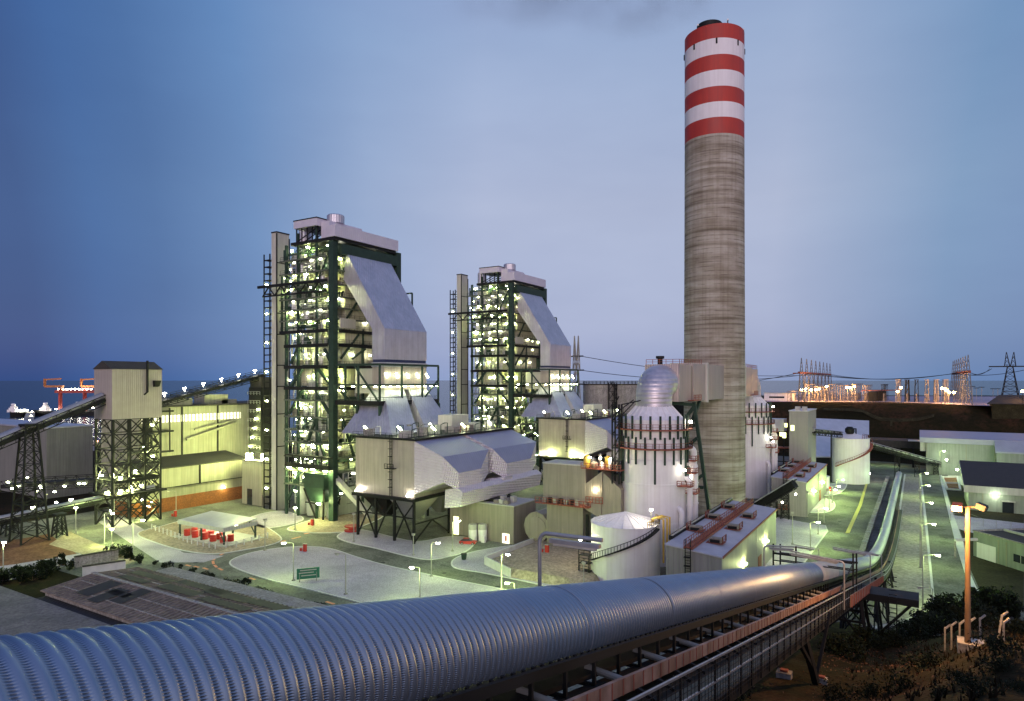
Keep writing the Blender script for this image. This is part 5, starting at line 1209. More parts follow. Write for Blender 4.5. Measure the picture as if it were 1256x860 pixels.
MB().bar(a, b, 9, 1.6).build('deck', M['conc'], t)
for i in range(14): q = a+(b-a)*(i+.5)/14; MB().cbox(q.x, q.y, -9, 3, 3, 5).build('pile', M['conc'], t)
for i in range(5): q = a+(b-a)*(i*.2+.12); MB().cbox(q.x+4, q.y, -1.5, 1.0, 1.0, 1.0).build('lamp', M['lampw'], t)
p = W(20, 552, 430); t = thing('guard_light', 'bright lamp post on the shore near the jetty foot', 'lamp post', (p.x, p.y, 0))
MB().bar((p.x, p.y, -.1), (p.x, p.y, 4.6), .35).build('pole', M['pole'], t); MB().cbox(p.x, p.y, 4.6, 2.2, 2.2, 1.0).build('lamp', M['lampw'], t)
# orange-lit embankment strip along the quay
a = G(60, 547); b = G(122, 545); t = thing('quay_wall', 'orange lit quay wall along the water left of the transfer tower', 'wall', tuple(a))
MB().bar(a+Vector((0,0,.8)), b+Vector((0,0,.8)), 1.2, 1.6).build('wall', M['conc'], t)
for i in range(9):
    q = a+(b-a)*(i+.5)/9; MB().cbox(q.x, q.y, 1.62, .9, .9, .8).build('lamp', emit('quay_lamp', (1,.45,.2), 9) if i == 0 else bpy.data.materials['quay_lamp'], t)
# ================================================================= foreground hooded conveyor
HXc = -7.6
def axz(t):
    if t < 112: return 37.15-.2195*t
    z0 = 37.15-.2195*112; L = 2*(z0-2.3)/.2195
    s = min(1, (t-112)/L); return z0-.2195*L*(s-s*s/2)
cv = thing('hooded_conveyor', 'huge foreground conveyor under a corrugated steel hood, sweeping down beside the road', 'conveyor', (HXc, 30, axz(30)))
# corrugated hood: half-round arches, one bulge every .19 m
def hood_mesh(t0, t1, per, R=1.0, n=26, dep=.035, name='hood', gaps=()):
    mb = MB(); mb.uv = []; rows = []; t = t0; step = per
    while t <= t1+1e-6:
        z = axz(t); r = R-dep*(.5-.5*math.cos(2*PI*t/.19)) if dep else R
        row = []
        for k in range(n+1):
            a = math.radians(-22)+math.radians(224)*k/n
            row.append(len(mb.v)); mb.v.append((HXc+r*math.cos(a), t, z+r*math.sin(a))); mb.uv.append((t, R*math.radians(224)*k/n))
        rows.append(row); t += step
    for A, B in zip(rows[:-1], rows[1:]):
        for k in range(n): mb.f.append((A[k], A[k+1], B[k+1], B[k])); mb.m.append(0)
    return mb
hd = hood_mesh(-1.0, 58.2, .19/6).build('hood', M['hood'], cv, True)
hood_mesh(58.2, 70, .1, .985, 26, 0).build('hood', mat('cream_ribbed_hood', (.62,.58,.52), .6, .1, var=.1, scale=.5, ribs=.42, ribd=1.0, axis='y'), cv, True)
hood_mesh(70, 235, .6, 1.0, 20, 0).build('hood', M['hoodfar'], cv, True)
hood_mesh(235, 312, 2.5, 1.05, 16, 0).build('hood', M['hoodfar'], cv, True)
P_ = 0
for t in [14.44, 20.5, 26.6, 32.7, 38.8, 44.8, 50.9, 57]+[74+i*9 for i in range(26)]:
    mb = MB(); rows = []
    for tt in (t-.02, t+.02):
        row = []
        for k in range(25):
            a = math.radians(-22)+math.radians(224)*k/24; row.append((HXc+1.006*math.cos(a), tt, axz(tt)+1.006*math.sin(a)))
        rows.append(row)
    for k in range(24): mb.add([rows[0][k], rows[0][k+1], rows[1][k+1], rows[1][k]], [(0,1,2,3)])
    mb.build('hood_seam', M['hoodfar'], hd)
# lower beams, rollers, kerb plates, walkway: each follows the axis
def run(dx, dz, w, h, t0=-1, t1=312, n=80, m=None, name='beam'):
    mb = MB(); P = [Vector((HXc+dx, t0+(t1-t0)*i/n, axz(t0+(t1-t0)*i/n)+dz)) for i in range(n+1)]
    secs = [[(p.x-w/2, p.y, p.z-h/2), (p.x+w/2, p.y, p.z-h/2), (p.x+w/2, p.y, p.z+h/2), (p.x-w/2, p.y, p.z+h/2)] for p in P]
    return mb.loft(secs).build(name, m, cv)
for dx in (-1.05, 1.08): run(dx, -.47, .10, .22, m=bm, name='hood_rail')
for dx in (-1.0, .95): run(dx, -1.45, .22, .5, t1=235, m=bm, name='girder')
run(0, -1.1, 1.5, .12, t1=312, m=bm, name='belt')
run(1.98, -.86, .09, .36, t1=235, m=M['rustplate'], name='kerb_plate')
run(1.2, -1.95, 2.2, .06, t1=235, m=bm, name='drip_tray')
run(2.99, -1.55, .06, .9, t0=57, t1=108, n=40, m=M['rustplate'], name='side_plate')
for q_ in range(26): MB().box(HXc+3.02, HXc+3.09, 57.5+q_*2, 57.62+q_*2, axz(57.56+q_*2)-2.0, axz(57.56+q_*2)-1.1).build('plate_rib', M['rust'], cv)
run(2.35, -1.78, .85, .07, t1=235, m=M['grating'], name='walkway_deck')
run(2.8, -2.0, .14, .4, t1=235, m=bm, name='walkway_girder')
run(2.92, -.60, .055, .055, t1=235, m=M['galv'], name='top_handrail'); run(2.92, -1.24, .05, .05, t1=235, m=M['galv'], name='middle_handrail')
# joints in the kerb plate, bolts under the hood, posts and mesh (each one mesh per 40 m would merge things: they are small strips on the rail)
t = 3.0; k = 0
while t < 130:
    if t < 70:
        MB().bar((HXc+2.92, t, axz(t)-2.1), (HXc+2.92, t, axz(t)-.58), .05).build('handrail_post', bm, cv)
    t += 1.5 if t < 60 else 3
mb = MB(); t = 2.0
while t < 60:
    mb.bar((HXc+2.032, t, axz(t)-1.04), (HXc+2.032, t, axz(t)-.68), .012, .05); t += .62
tag(mb.build('plate_joint', M['rust'], cv), kind='stuff')
mb = MB(); t = 1.0
while t < 62:
    z = axz(t)-.40; mb.cbox(HXc+.97, t, z-.05, .06, .07, .1); t += .38
tag(mb.build('hood_bolt', bm, cv), kind='stuff')
mb = MB(); t = 2.0
while t < 62:      # fine screen of the walkway side
    for dz in (-.75, -.9, -1.05, -1.4, -1.55, -1.7, -1.85): mb.bar((HXc+2.93, t, axz(t)+dz), (HXc+2.93, t+1.5, axz(t+1.5)+dz), .012)
    for i in range(5): mb.bar((HXc+2.93, t+i*.3, axz(t+i*.3)-1.95), (HXc+2.93, t+i*.3, axz(t+i*.3)-.6), .012)
    t += 1.5
tag(mb.build('walkway_mesh', bm, cv), kind='stuff')
t = 4.0; n = 0
while t < 62 and n < 60:
    mb = MB(); z = axz(t); mb.bar((HXc+.95, t, z-1.2), (HXc+1.98, t, z-1.6), .09); mb.bar((HXc+1.0, t, z-.5), (HXc+1.0, t, z-1.3), .08); mb.bar((HXc-1, t, z-1.2), (HXc+1, t, z-1.2), .09); mb.build('idler_bracket', bm, cv); t += 1.5; n += 1
# pale return rollers seen in the gap
t = 12.0
while t < 58:
    z = axz(t); MB().tube((HXc+.4, t, z-1.0), (HXc+1.5, t, z-1.12), .09, 10).build('roller', M['pole'], cv); t += 3.3
# trestles
for i, t in enumerate((40, 79, 104, 128, 150)):
    z = axz(t)-1.7; mb = MB(); xa, xb = HXc-1.2, HXc+2.8; g = terr(HXc, t)-.6
    if t == 40:
        gx = terr(xb, t)-.5
        mb.bar((xb-.6, t-1.6, z), (xb-.2, t+.6, gx+.4), .32); mb.bar((xb-.2, t+.6, gx+.6), (xb+.2, t+3.4, z+.2-.6), .16); mb.bar((xa, t, z), (xa, t, g), .32); mb.bar((xb-.8, t-3.2, z+.4), (xb-.2, t+.4, gx+1), .18)
    else:
        for x in (xa, xb-.6):
            for s in (-1, 1):
                mb.bar((x, t+s*1.2, z), (x+(-.8 if x == xa else .8), t+s*2.6, g), .3)
            mb.bar((xa, t-1.2, z-.1), (xb, t-1.2, z-.1), .2) if x == xa else None
            mb.bar((x, t-2.2, g+2), (x, t+1.5, z-1), .18); mb.bar((x, t+2.2, g+2), (x, t-1.5, z-1), .18); mb.bar((x, t-1.8, (z+g)/2), (x, t+1.8, (z+g)/2), .2)
        for s in (-1, 1): mb.bar((xa-.6, t+s*2.4, g+1), (xb, t+s*1.4, z-.4), .18); mb.bar((xb, t+s*2.4, g+1), (xa, t+s*1.4, z-.4), .18); mb.bar((xa-.4, t+s*1.9, (z+g)/2), (xb, t+s*1.9, (z+g)/2), .2)
    mb.build('trestle', bm, cv)
    if t == 79:
        mb = MB(); mb.box(xa-.5, xb+4.6, t-1.5, t+1.5, z-.7, z); mb.bar((xb+4.3, t, z-.5), (xb+1, t, z-4.5), .25); mb.build('service_platform', bm, cv)
        mb = MB()
        for dx in (0, .7): mb.bar((xb+2+dx, t-1.6, g), (xb+2+dx, t-1.6, z), .1)
        for k2 in range(18): mb.bar((xb+2, t-1.6, g+.4+k2*.45), (xb+2.7, t-1.6, g+.4+k2*.45), .06)
        mb.build('ladder', bm, cv)
# crossing frame over the hood (stile) with posts and rails
t = 62
mb = MB(); z = axz(t)
for y in (60.5, 63.8): mb.bar((HXc-3.2, y, axz(y)+1.3), (HXc+3.0, y, axz(y)+1.3), .1, .16); mb.bar((HXc-3.2, y, axz(y)+.7), (HXc+3, y, axz(y)+.7), .08)
for x, y in ((HXc-3.2, 60.5), (HXc-3.2, 63.8), (HXc+2.9, 60.5), (HXc+2.9, 63.8), (HXc-1.4, 60.5)): mb.bar((x, y, axz(y)-2), (x, y, axz(y)+2.1), .12)
mb.bar((HXc+2.9, 50, axz(50)-.5), (HXc+2.9, 60.5, axz(60.5)+1.3), .08)
mb.build('crossing_frame', bm, cv)
# hooked light arms with unlit tube fittings
def arm(label, x, t, z0, z1, dirx, L, dz=0.0):
    a = thing('tube_light_arm', label, 'light arm', (x, t, z0), 'hooked light arms on the conveyor')
    pts = [(x, t, z0), (x, t, z1-.25)]
    for k in range(1, 6):
        s = k/5*PI/2; pts.append((x+dirx*.25*(1-math.cos(s)), t, z1-.25+.25*math.sin(s)))
    pts.append((x+dirx*L, t, z1+dz)); MB().path(pts, .055, 8).build('bent_pole', M['galv'], a, True)
    f = MB(); f.bar((x+dirx*(.35), t-.05, z1-.16+dz*.2), (x+dirx*(L-.05), t-.05, z1-.16+dz*.95), .16, .1); fx = f.build('fitting', M['galv'], a)
    g = MB(); g.tube((x+dirx*.45, t-.05, z1-.25+dz*.2), (x+dirx*(L-.15), t-.05, z1-.25+dz*.95), .045, 8); g.build('tube', M['panel'], fx)
arm('nearest hooked light arm rising over the corrugated hood', HXc-1.25, 15.9, axz(15.9)-1, 35.85, 1, 1.85, .02)
arm('hooked light arm behind the hood, in front of the nearer slab-roofed hall', HXc-1.25, 46.3, axz(46.3)-1, axz(46.3)+2.1, 1, 1.9, .15)
arm('hooked light arm on the walkway side just before the crossing frame', HXc+3.0, 52, axz(52)-1.8, axz(52)+1.55, -1, 3.6, .3)
arm('rust-lit light arm on the walkway side just past the crossing frame', HXc+3.0, 80, axz(80)-1.8, axz(80)+2.0, -1, 3.6, .3)
arm('hooked light arm behind the hood past the crossing frame', HXc-1.25, 74, axz(74)-1, axz(74)+2.0, -1, 2.6, .1)
arm('small far light arm where the conveyor bends level', HXc+3.0, 104, axz(104)-1.8, axz(104)+1.8, -1, 3.2, .3)
# cable trough beside the level stretch of the conveyor
mb = MB(); mb.box(HXc-4.6, HXc-3.4, 165, 312, .0, .9); t = thing('cable_trough', 'pale cable trough running beside the level end of the conveyor', 'trough', (HXc-4, 240, 0)); mb.build('trough', M['conc'], t)
for i in range(12): MB().box(HXc-4.65, HXc-3.35, 170+i*12, 170.6+i*12, .92, 1.02).build('cover_strap', M['galv'], t)
# concrete footing by the first trestle
for lab, u, v, w, hh in (('concrete footing block below the conveyor, nearest the first trestle leg', 1008, 838, .6, .3), ('larger concrete footing block half hidden under the walkway', 962, 832, .8, .4)):
    Y = 36; q = W(u, v, Y)
    for it in range(30): Y += .5; q = W(u, v, Y); 
    # march to the hillside
    Y = 20
    while Y < 110 and W(u, v, Y).z > terr(*W(u, v, Y).xy): Y += .2
    q = W(u, v, Y); t = thing('footing', lab, 'footing', tuple(q), 'concrete footings'); MB().cbox(q.x, q.y, q.z-.8, w, w*.8, hh+.8).build('block', M['conc'], t); MB().cbox(q.x, q.y, q.z+hh+.01, w*.5, w*.4, .1).build('base_plate', M['rust'], t)
def hit(u, v, Y0=12):
    Y = Y0
    while Y < 140:
        q = W(u, v, Y)
        if q.z <= terr(q.x, q.y): break
        Y += .15
    return q, Y
# ================================================================= foreground flood lamp
q, Yl = hit(1187, 806, 30)
Yl = 40.0; q = W(1187, 806, Yl); q.z = terr(q.x, q.y); zt = zat(622, q.x, q.y)
t = thing('flood_lamp_post', 'tall wooden lamp post with one blazing sodium flood lamp, near right', 'lamp post', tuple(q))
mb = MB(); mb.path([(q.x, q.y, q.z-.3), (q.x, q.y, zt)], .17, 12, .12); mb.build('post', M['wood'], t, True)
c = Vector((q.x, q.y, zt)); 
MB().bar(c-RT*.75, c+RT*.75, .09).build('cross_arm', M['wood'], t)
for s, lit in ((-1, True), (1, False)):
    p = c+RT*s*.6+Vector((0,0,.1)); fw = (-FW*.6+RT*s*.5+Vector((0,0,-.25))).normalized()
    mb = MB(); mb.bar(p-fw*.05, p+fw*.45, .5, .35); h_ = mb.build('flood_head', M['rust'] if lit else M['black'], t)  # unlit head coloured black so the nearby flood light leaves it dark
    mb = MB(); mb.bar(p+fw*.452, p+fw*.50, .34, .26); mb.build('flood_glass', M['lampo'] if lit else M['windark'], h_)
    if lit: light('flood_light', 'POINT', p+fw*1.1+Vector((0,0,.05)), 3400, WARM, t, .2)
pl_ = W(1200, 800, Yl); pz = terr(pl_.x, pl_.y); 
t = thing('lamp_plinth', 'small concrete slab at the foot of the tall wooden lamp post', 'slab', (pl_.x, pl_.y, pz)); MB().cbox(pl_.x-.3, pl_.y, pz-.4, 1.5, 1.3, .62).build('slab', M['conc'], t); MB().cbox(pl_.x-.1, pl_.y, pz+.23, .7, .6, .06).build('lid', M['galv'], t)
# bent concrete fence posts
ords = ('first', 'second', 'third', 'fourth', 'fifth', 'sixth', 'last')
for i, (u, vb, vt, lean) in enumerate(((1159,790,770,0),(1167,790,766,0),(1177,788,764,0),(1190,786,761,.02),(1203,786,758,.05),(1223,792,754,-.25),(1231,784,767,0))):
    Y = 46-i*1.2; b = W(u, vb, Y); b.z = terr(b.x, b.y); top = zat(vt, b.x, b.y); hh = max(1.0, min(1.7, top-b.z))
    t = thing('fence_post', ords[i]+' bent-top concrete fence post counting from the left, by the wooden lamp post', 'fence post', tuple(b), 'bent-top concrete fence posts')
    e = b+Vector((0,0,hh))+RT*lean*-1.2
    mb = MB(); mb.bar(b-Vector((0,0,.4)), e, .10); mb.build('post', M['conc'], t); MB().bar(e-Vector((0,0,.08)), e+RT*.34+Vector((0,0,.18)), .09).build('bent_top', M['conc'], t)
# ================================================================= right-hand buildings
bX, bY = toP(.6195*285, 285)
t = thing('blue_roofed_store', 'long pale green store with pale blue roof edge at far right', 'building', (bX, bY, 0))
MB().box(bX, bX+24, bY, bY+14, 0, 13.2).build('wall', M['storewall'], t)
mb = MB(); mb.hexa([(bX-2.4,bY-.5,13.3),(bX+70,bY-.5,13.3),(bX+70,bY+15,15.4),(bX-2.4,bY+15,15.4),(bX-2.4,bY-.5,15.4),(bX+70,bY-.5,15.4),(bX+70,bY+15,17.6),(bX-2.4,bY+15,17.6)]); mb.build('roof', M['bluegrey'], t)
MB().box(bX+24.02, bX+70, bY-5, bY+13.8, 0, 10.6).build('annex_wall', M['storewall'], t)
mb = MB(); mb.hexa([(bX+23.6,bY-5.4,10.65),(bX+70,bY-5.4,10.65),(bX+70,bY+.5,13.25),(bX+23.6,bY+.5,13.25),(bX+23.6,bY-5.4,11.2),(bX+70,bY-5.4,11.2),(bX+70,bY-.52,15.3),(bX+23.6,bY-.52,15.3)]); mb.build('annex_roof', M['bluegrey'], t)
for x in (bX+.1, bX+14, bX+23.6): MB().box(x, x+.25, bY-.12, bY-.01, 0, 13.2).build('downpipe', M['olive'], t)
MB().box(bX-2.2, bX-.02, bY+1, bY+8, 9.5, 13.2).build('side_canopy', M['palegreen'], t)
for u, v, Y, e in ((1161,565,277,700),(1174,577,270,120)):
    q = W(u, v, Y); MB().cbox(q.x, q.y, q.z, .7, .5, .6).build('lamp', M['lampw'], t); light('store_light', 'POINT', q+Vector((-.3,-1.2,.3)), e, (.62,1,.55), t, .4)
q = W(1215, 560, 262); light('store_light', 'POINT', q, 700, (.55,1,.45), t, .4)
# dark roofed store
x0, y0 = toP(.683*206, 206)
t = thing('dark_roofed_store', 'low store with broad dark mono-pitch roof and one bright wall lamp, at right', 'building', (x0, y0, 0))
MB().box(x0, x0+52, y0, y0+26, 0, 7.0).build('wall', M['storewall'], t)
mb = MB(); mb.hexa([(x0-1.2,y0-1.4,7.3),(x0+54,y0-1.4,7.3),(x0+54,y0+27,12.0),(x0-1.2,y0+27,12.0),(x0-1.2,y0-1.4,7.75),(x0+54,y0-1.4,7.75),(x0+54,y0+27,12.4),(x0-1.2,y0+27,12.4)]); mb.build('roof', M['darkroof'], t)
MB().box(x0-1.3, x0+54, y0-1.55, y0-1.42, 5.6, 7.7).build('fascia', M['panel'], t)
mb = MB(); mb.hexa([(x0-1.35,y0-1.4,6.6),(x0-1.22,y0-1.4,6.6),(x0-1.22,y0+27,11.2),(x0-1.35,y0+27,11.2),(x0-1.35,y0-1.4,7.7),(x0-1.22,y0-1.4,7.7),(x0-1.22,y0+27,12.3),(x0-1.35,y0+27,12.3)]); mb.build('barge_board', M['panel'], t)
MB().box(x0+8.4, x0+11.2, y0-.14, y0-.01, .02, 3.3).build('door', M['windark'], t); MB().box(x0+8.2, x0+11.5, y0-1.2, y0-.02, 3.4, 3.7).build('door_canopy', M['panel'], t)
MB().box(x0+18.5, x0+21.5, y0-.14, y0-.01, .02, 4.6).build('door', M['red'], t)
for x in (x0+3.5, x0+15.4, x0+16.6): MB().box(x, x+.2, y0-.13, y0-.01, 0, 5.6).build('downpipe', M['olive'], t)
MB().cbox(x0+6.6, y0-.8, 5.0, .6, .5, .4).build('wall_lamp', M['lampw'], t); light('store_light', 'POINT', (x0+6.6, y0-2.4, 5.0), 300, (.75,1,.7), t, .3)
q = W(1182, 597, 212); MB().cbox(x0-.4, y0+6, 5.4, .5, .5, .4).build('wall_lamp', M['lampw'], t); light('store_light', 'POINT', (x0-1.8, y0+6, 5.4), 350, (.7,1,.5), t, .3)
# angled workshop with dark flat roof
def vp(X, Y): return toP(X, Y)
a, b = (104.9,152), (108.4,126); d = Vector((b[0]-a[0], b[1]-a[1])).normalized(); n = Vector((-d.y, d.x)); n = n if n.x > 0 else -n
A = Vector(a); B = Vector(b); Cc = B+n*34; Dd = A+n*34
t = thing('angled_workshop', 'low pale workshop with dark flat roof and ribbon window, beside the dark rough grass', 'building', (*toP(*a), 0))
pp = [toP(*p) for p in (A, B, Cc, Dd)]
MB().prism(pp, 0, 5.6).build('wall', M['storewall'], t)
inn = [toP(*p) for p in (A+n*.5+d*.5, B+n*.5-d*.5, Cc-n*.5-d*.5, Dd-n*.5+d*.5)]
MB().prism(inn, 5.3, 5.62).build('roof', M['darkroof'], t)
mb = MB()
for i in range(4): mb.bar((*pp[i], 5.75), (*pp[(i+1) % 4], 5.75), .5, .3)
mb.build('parapet', M['conc'], t)
m1 = [toP(*p) for p in (A+n*7+d*1, B+n*7-d*1)]; MB().bar((*m1[0], 5.9), (*m1[1], 5.9), .5, .5).build('roof_kerb', M['panel'], t)
def onwall(s0, s1, z0, z1, m, name, o=.06):
    p = [toP(*(A+d*s0-n*o)), toP(*(A+d*s1-n*o))]; MB().bar((*p[0], (z0+z1)/2), (*p[1], (z0+z1)/2), .1, z1-z0).build(name, m, t)
onwall(10.5, 22, 1.6, 3.2, M['windark'], 'ribbon_window'); onwall(6.6, 6.9, 0, 5.2, M['olive'], 'downpipe', .1); onwall(8.6, 8.9, 0, 5.2, M['olive'], 'downpipe', .1)
for i in range(6): onwall(12.2+i*1.7, 12.3+i*1.7, 1.6, 3.2, M['panel'], 'mullion', .1)
onwall(1.0, 6, 0, 3.4, M['white'], 'low_panel', .03)
pa, pb = toP(*(A-n*5.5+d*1)), toP(*(A+d*1)); t2 = thing('pale_beam', 'short white beam beside the angled workshop corner', 'beam', (*pa, 4)); MB().bar((*pa, 4.0), (*pb, 4.0), .6, .5).build('beam', M['kerb'], t2); MB().bar((*pa, 0), (*pa, 3.74), .4).build('post', M['conc'], t2)
# fence of thin posts in the pale yard
fp = [G(u, v) for u, v in ((1166,640),(1186,638),(1206,646),(1222,648),(1240,650),(1262,653))]
t = thing('yard_fence', 'thin post fence across the pale yard before the dark-roofed store', 'fence', tuple(fp[0]))
for a_, b_ in zip(fp[:-1], fp[1:]):
    MB().bar(a_, a_+Vector((0,0,2.2)), .13).build('post', M['pole'], t)
    for z in (.7, 1.4, 2.1): MB().bar(a_+Vector((0,0,z)), b_+Vector((0,0,z)), .03).build('wire', M['pole'], t)
# sunken planter frames on the road bend
t = thing('white_kerb_frame', 'white framed planting bed at the far road bend beside the dark-roofed store', 'planter', tuple(G(1163, 590)))
fr = [G(u, v) for u, v in ((1156,586),(1174,586),(1178,602),(1162,601))]
for i in range(4): MB().bar(fr[i]+Vector((0,0,.3)), fr[(i+1) % 4]+Vector((0,0,.3)), .6, .6).build('frame_side', M['kerb'], t)
MB().bar((fr[0]+fr[3])/2+Vector((0,0,.3)), (fr[1]+fr[2])/2+Vector((0,0,.3)), .5, .58).build('frame_bar', M['kerb'], t)
MB().prism([(p.x, p.y) for p in fr], .02, .06).build('soil', M['dirt'], t)
# ================================================================= silo group
SYD = 262; sx, sy = toP((1043-CX)/F*SYD, SYD); SR = 6.75; SC = Vector((sx, sy, 0)); SZ = zat(537, sx, sy)
t = thing('white_silo', 'tall white silo with red stair winding up its side', 'silo', (sx, sy, 0))
MB().lathe(sx, sy, [(SR,0),(SR,SZ)], 56, False).build('silo_wall', M['white'], t, True)
MB().lathe(sx, sy, [(SR+.15,SZ-.1),(SR+.15,SZ+.05),(.6,SZ+2.2)], 28).build('cone_roof', M['white'], t)
spiral(SC, SR, -1.2, 1.45, 6.6, SZ-1.5, M['rust'], t, 1.1)
mb = MB(); pr = [around(SC, SR-.1, .2+.16*k) for k in range(12)]; mb.rail([(p.x, p.y, SZ) for p in pr], 1.2, .06, 1.6); mb.build('roof_railing', M['rust'], t)
mb = MB(); c = around(SC, 1.5, -.6); mb.lathe(c.x, c.y, [(1.2,SZ+1.6),(1.7,SZ+2.4),(1.7,SZ+3.6),(.9,SZ+4.4)], 16); c2 = around(SC, 2, .9); mb.path([(c.x, c.y, SZ+3.6), (c2.x, c2.y, SZ+3.6), (c2.x, c2.y, SZ+.8)], .3, 8); mb.build('dust_filter', M['black'], t, True)
mb = MB()
for a in (1.62, -1.62):
    p = around(SC, SR+.6, a); mb.bar((p.x, p.y, 0), (p.x, p.y, SZ+(1 if a > 0 else 2)), .45)
mb.build('side_column', M['black'], t)
for i, (a, z) in enumerate(((1.7,3),(1.75,6),(1.8,9.5),(1.7,12))): p = around(SC, SR+1.4, a); MB().cbox(p.x, p.y, z, .45, .45, .45).build('lamp', M['lampw'], t)
p = around(SC, SR+3, -1.0); light('silo_light', 'POINT', (p.x, p.y, 3), 220, (.6,1,.4), t, .3); p = around(SC, SR+4, .7); light('silo_light', 'POINT', (p.x, p.y, 4), 300, (.6,1,.45), t, .3)
p = G(1006, 598); t = thing('low_tank', 'low round white tank with flat cone roof left of the tall white silo', 'tank', (p.x, p.y, 0))
MB().lathe(p.x, p.y, [(3.2,0),(3.2,4.3)], 32, False).build('tank_wall', M['white'], t, True); MB().lathe(p.x, p.y, [(3.3,4.25),(3.3,4.35),(.2,5.1)], 24).build('cone_roof', M['fascia'], t)
q = G(993, 602); t = thing('small_white_bin', 'small squat white bin at the foot of the low round tank', 'bin', (q.x, q.y, 0)); MB().lathe(q.x, q.y, [(1.3,0),(1.3,2.3),(1.0,2.6)], 18).build('bin_body', M['white'], t, True); MB().lathe(q.x, q.y, [(.4,2.6),(.4,2.9)], 10).build('lid', M['galv'], t)
# grey transfer tower and hoppers
x0, x1, y0, y1, z1 = corner(991, 600, 968, 1001, 505, Y=232)
t = thing('grey_transfer_tower', 'blank grey clad tower with two roof boxes feeding the white silo', 'transfer tower', (x1, y0, 0))
MB().box(x0, x1, y0, y1, 0, z1).build('cladding', mat('grey_tower_cladding', (.30,.29,.275), .6, .1, var=.06, scale=.3, ribs=.5, ribd=.4, streak=.15), t); MB().box(x0-.2, x1+.2, y0-.2, y1+.2, z1+.01, z1+.3).build('roof', M['roofalu'], t)
for dx in (2.4, 4.6): MB().cbox(x0+dx, y0+3, z1+.31, 1.6, 1.6, 1.3).build('roof_box', M['panel'], t)
TXa, TYa = x1, (y0+y1)/2
for u, v in ((972,526),(962,535)): q = W(u, v, 229); MB().cbox(q.x, q.y, q.z-.6, 1.0, .8, 1.8).build('lit_panel', M['winyel'], t)
g5 = gallery('feed_conveyor', 'short trussed feed conveyor from the grey tower to the silo top', (x1+.2, TYa, zat(530, x1, TYa)), tuple(around(SC, SR-1.5, -1.2)+Vector((0,0,SZ+1.4))), 2.0, 2.0, M['black'])
e = G(1166, 580); s_ = around(SC, SR+.8, 1.3)
g6 = gallery('feed_conveyor', 'long pale conveyor sloping from the silo down to the right-hand store', (s_.x, s_.y, zat(547, s_.x, s_.y)), (e.x, e.y, 2.2), 2.2, 1.9, M['black'], True, 0)
MB().cbox(e.x, e.y, .01, 2.4, 2.4, 4.6).build('boot_box', M['red'], g6)
for f_ in (.3, .55, .8):
    c = s_+(Vector((e.x, e.y, 0))-s_)*f_; zz = zat(547, s_.x, s_.y)*(1-f_)+2.2*f_; MB().lattice((c.x, c.y, 0), (c.x, c.y, zz-1), 1.8, 1.4, 3, .2, .1).build('trestle', bm, g6)
# blue-grey storage roof behind
pA = W(1000, 560, 272); pB = W(1066, 560, 280); pC = W(1066, 516, 306); pD = W(1000, 513, 298)
t = thing('storage_barn', 'broad blue-grey storage barn roof behind the grey tower and silo', 'barn', (pA.x, pA.y, 0))
off = (pC-pB).normalized()*.0
mb = MB(); mb.hexa([(pA.x,pA.y,pA.z-.4),(pB.x,pB.y,pB.z-.4),(pC.x,pC.y,pC.z-.4),(pD.x,pD.y,pD.z-.4),tuple(pA),tuple(pB),tuple(pC),tuple(pD)]); mb.build('roof', M['roofalu'], t)
mb = MB(); mb.hexa([(pA.x+.3,pA.y+.6,0),(pB.x-.3,pB.y+.6,0),(pC.x-.3,pC.y,0),(pD.x+.3,pD.y,0),(pA.x+.3,pA.y+.6,pA.z-.5),(pB.x-.3,pB.y+.6,pB.z-.5),(pC.x-.3,pC.y,pC.z-.5),(pD.x+.3,pD.y,pD.z-.5)]); mb.build('wall', M['black'], t)
# small grey hopper house and brown rack between absorber and grey tower
q = W(951, 512, 250); t = thing('hopper_house', 'small grey roofed hopper house on a brown frame right of the farther absorber', 'hopper house', (q.x, q.y, 0))
MB().cbox(q.x, q.y, 21, 7, 6, 4.5).build('hopper', M['roofalu'], t); MB().cbox(q.x+1, q.y-3.4, 15, 10, 4, .4).build('deck', M['rust'], t)
mb = MB()
for dx in (-3.4, 0, 3.4, 6): mb.bar((q.x+dx, q.y-3, 0), (q.x+dx, q.y-3, 21), .4)
for k in range(4): mb.bar((q.x-3.4, q.y-3, 1+k*5), (q.x+6, q.y-3, 5+k*5), .25); mb.bar((q.x-3.4, q.y-3, 5+k*5), (q.x+6, q.y-3, 5+k*5), .35)
mb.build('frame', M['black'], t)
for u, v in ((964,524),(958,535)): w_ = W(u, v, 244); MB().cbox(w_.x, w_.y, w_.z, .9, .5, 1.4).build('lit_panel', M['winyel'], t)
# dark gallery from the nearer hall to the farther hall
a = G(928, 632, 0); b = W(975, 590, 190)
g7 = gallery('link_gallery', 'dark enclosed link gallery with pale roof between the two slab-roofed halls', (a.x, a.y, zat(622, a.x, a.y)), (b.x, b.y, zat(594, b.x, b.y)), 3.0, 2.6, M['black'], False)
d0 = Vector((a.x, a.y, zat(622, a.x, a.y))); d1 = Vector((b.x, b.y, zat(594, b.x, b.y)))
MB().bar(d0, d1, 2.6, 2.0).build('gallery_box', bm, g7); MB().bar(d0+Vector((0,0,1.6)), d1+Vector((0,0,1.6)), 3.2, .25).build('gallery_roof', M['roofalu'], g7)
for f_ in (.12, .45, .75):
    c = d0+(d1-d0)*f_; MB().lattice((c.x, c.y, 0), (c.x, c.y, c.z-1.2), 2.0, 1.8, 4, .22, .12).build('trestle', bm, g7)
for f_ in (.15, .5, .85): c = d0+(d1-d0)*f_; MB().cbox(c.x+1.9, c.y-.6, c.z-1.8, .4, .4, .4).build('lamp', M['lampw'], g7); 
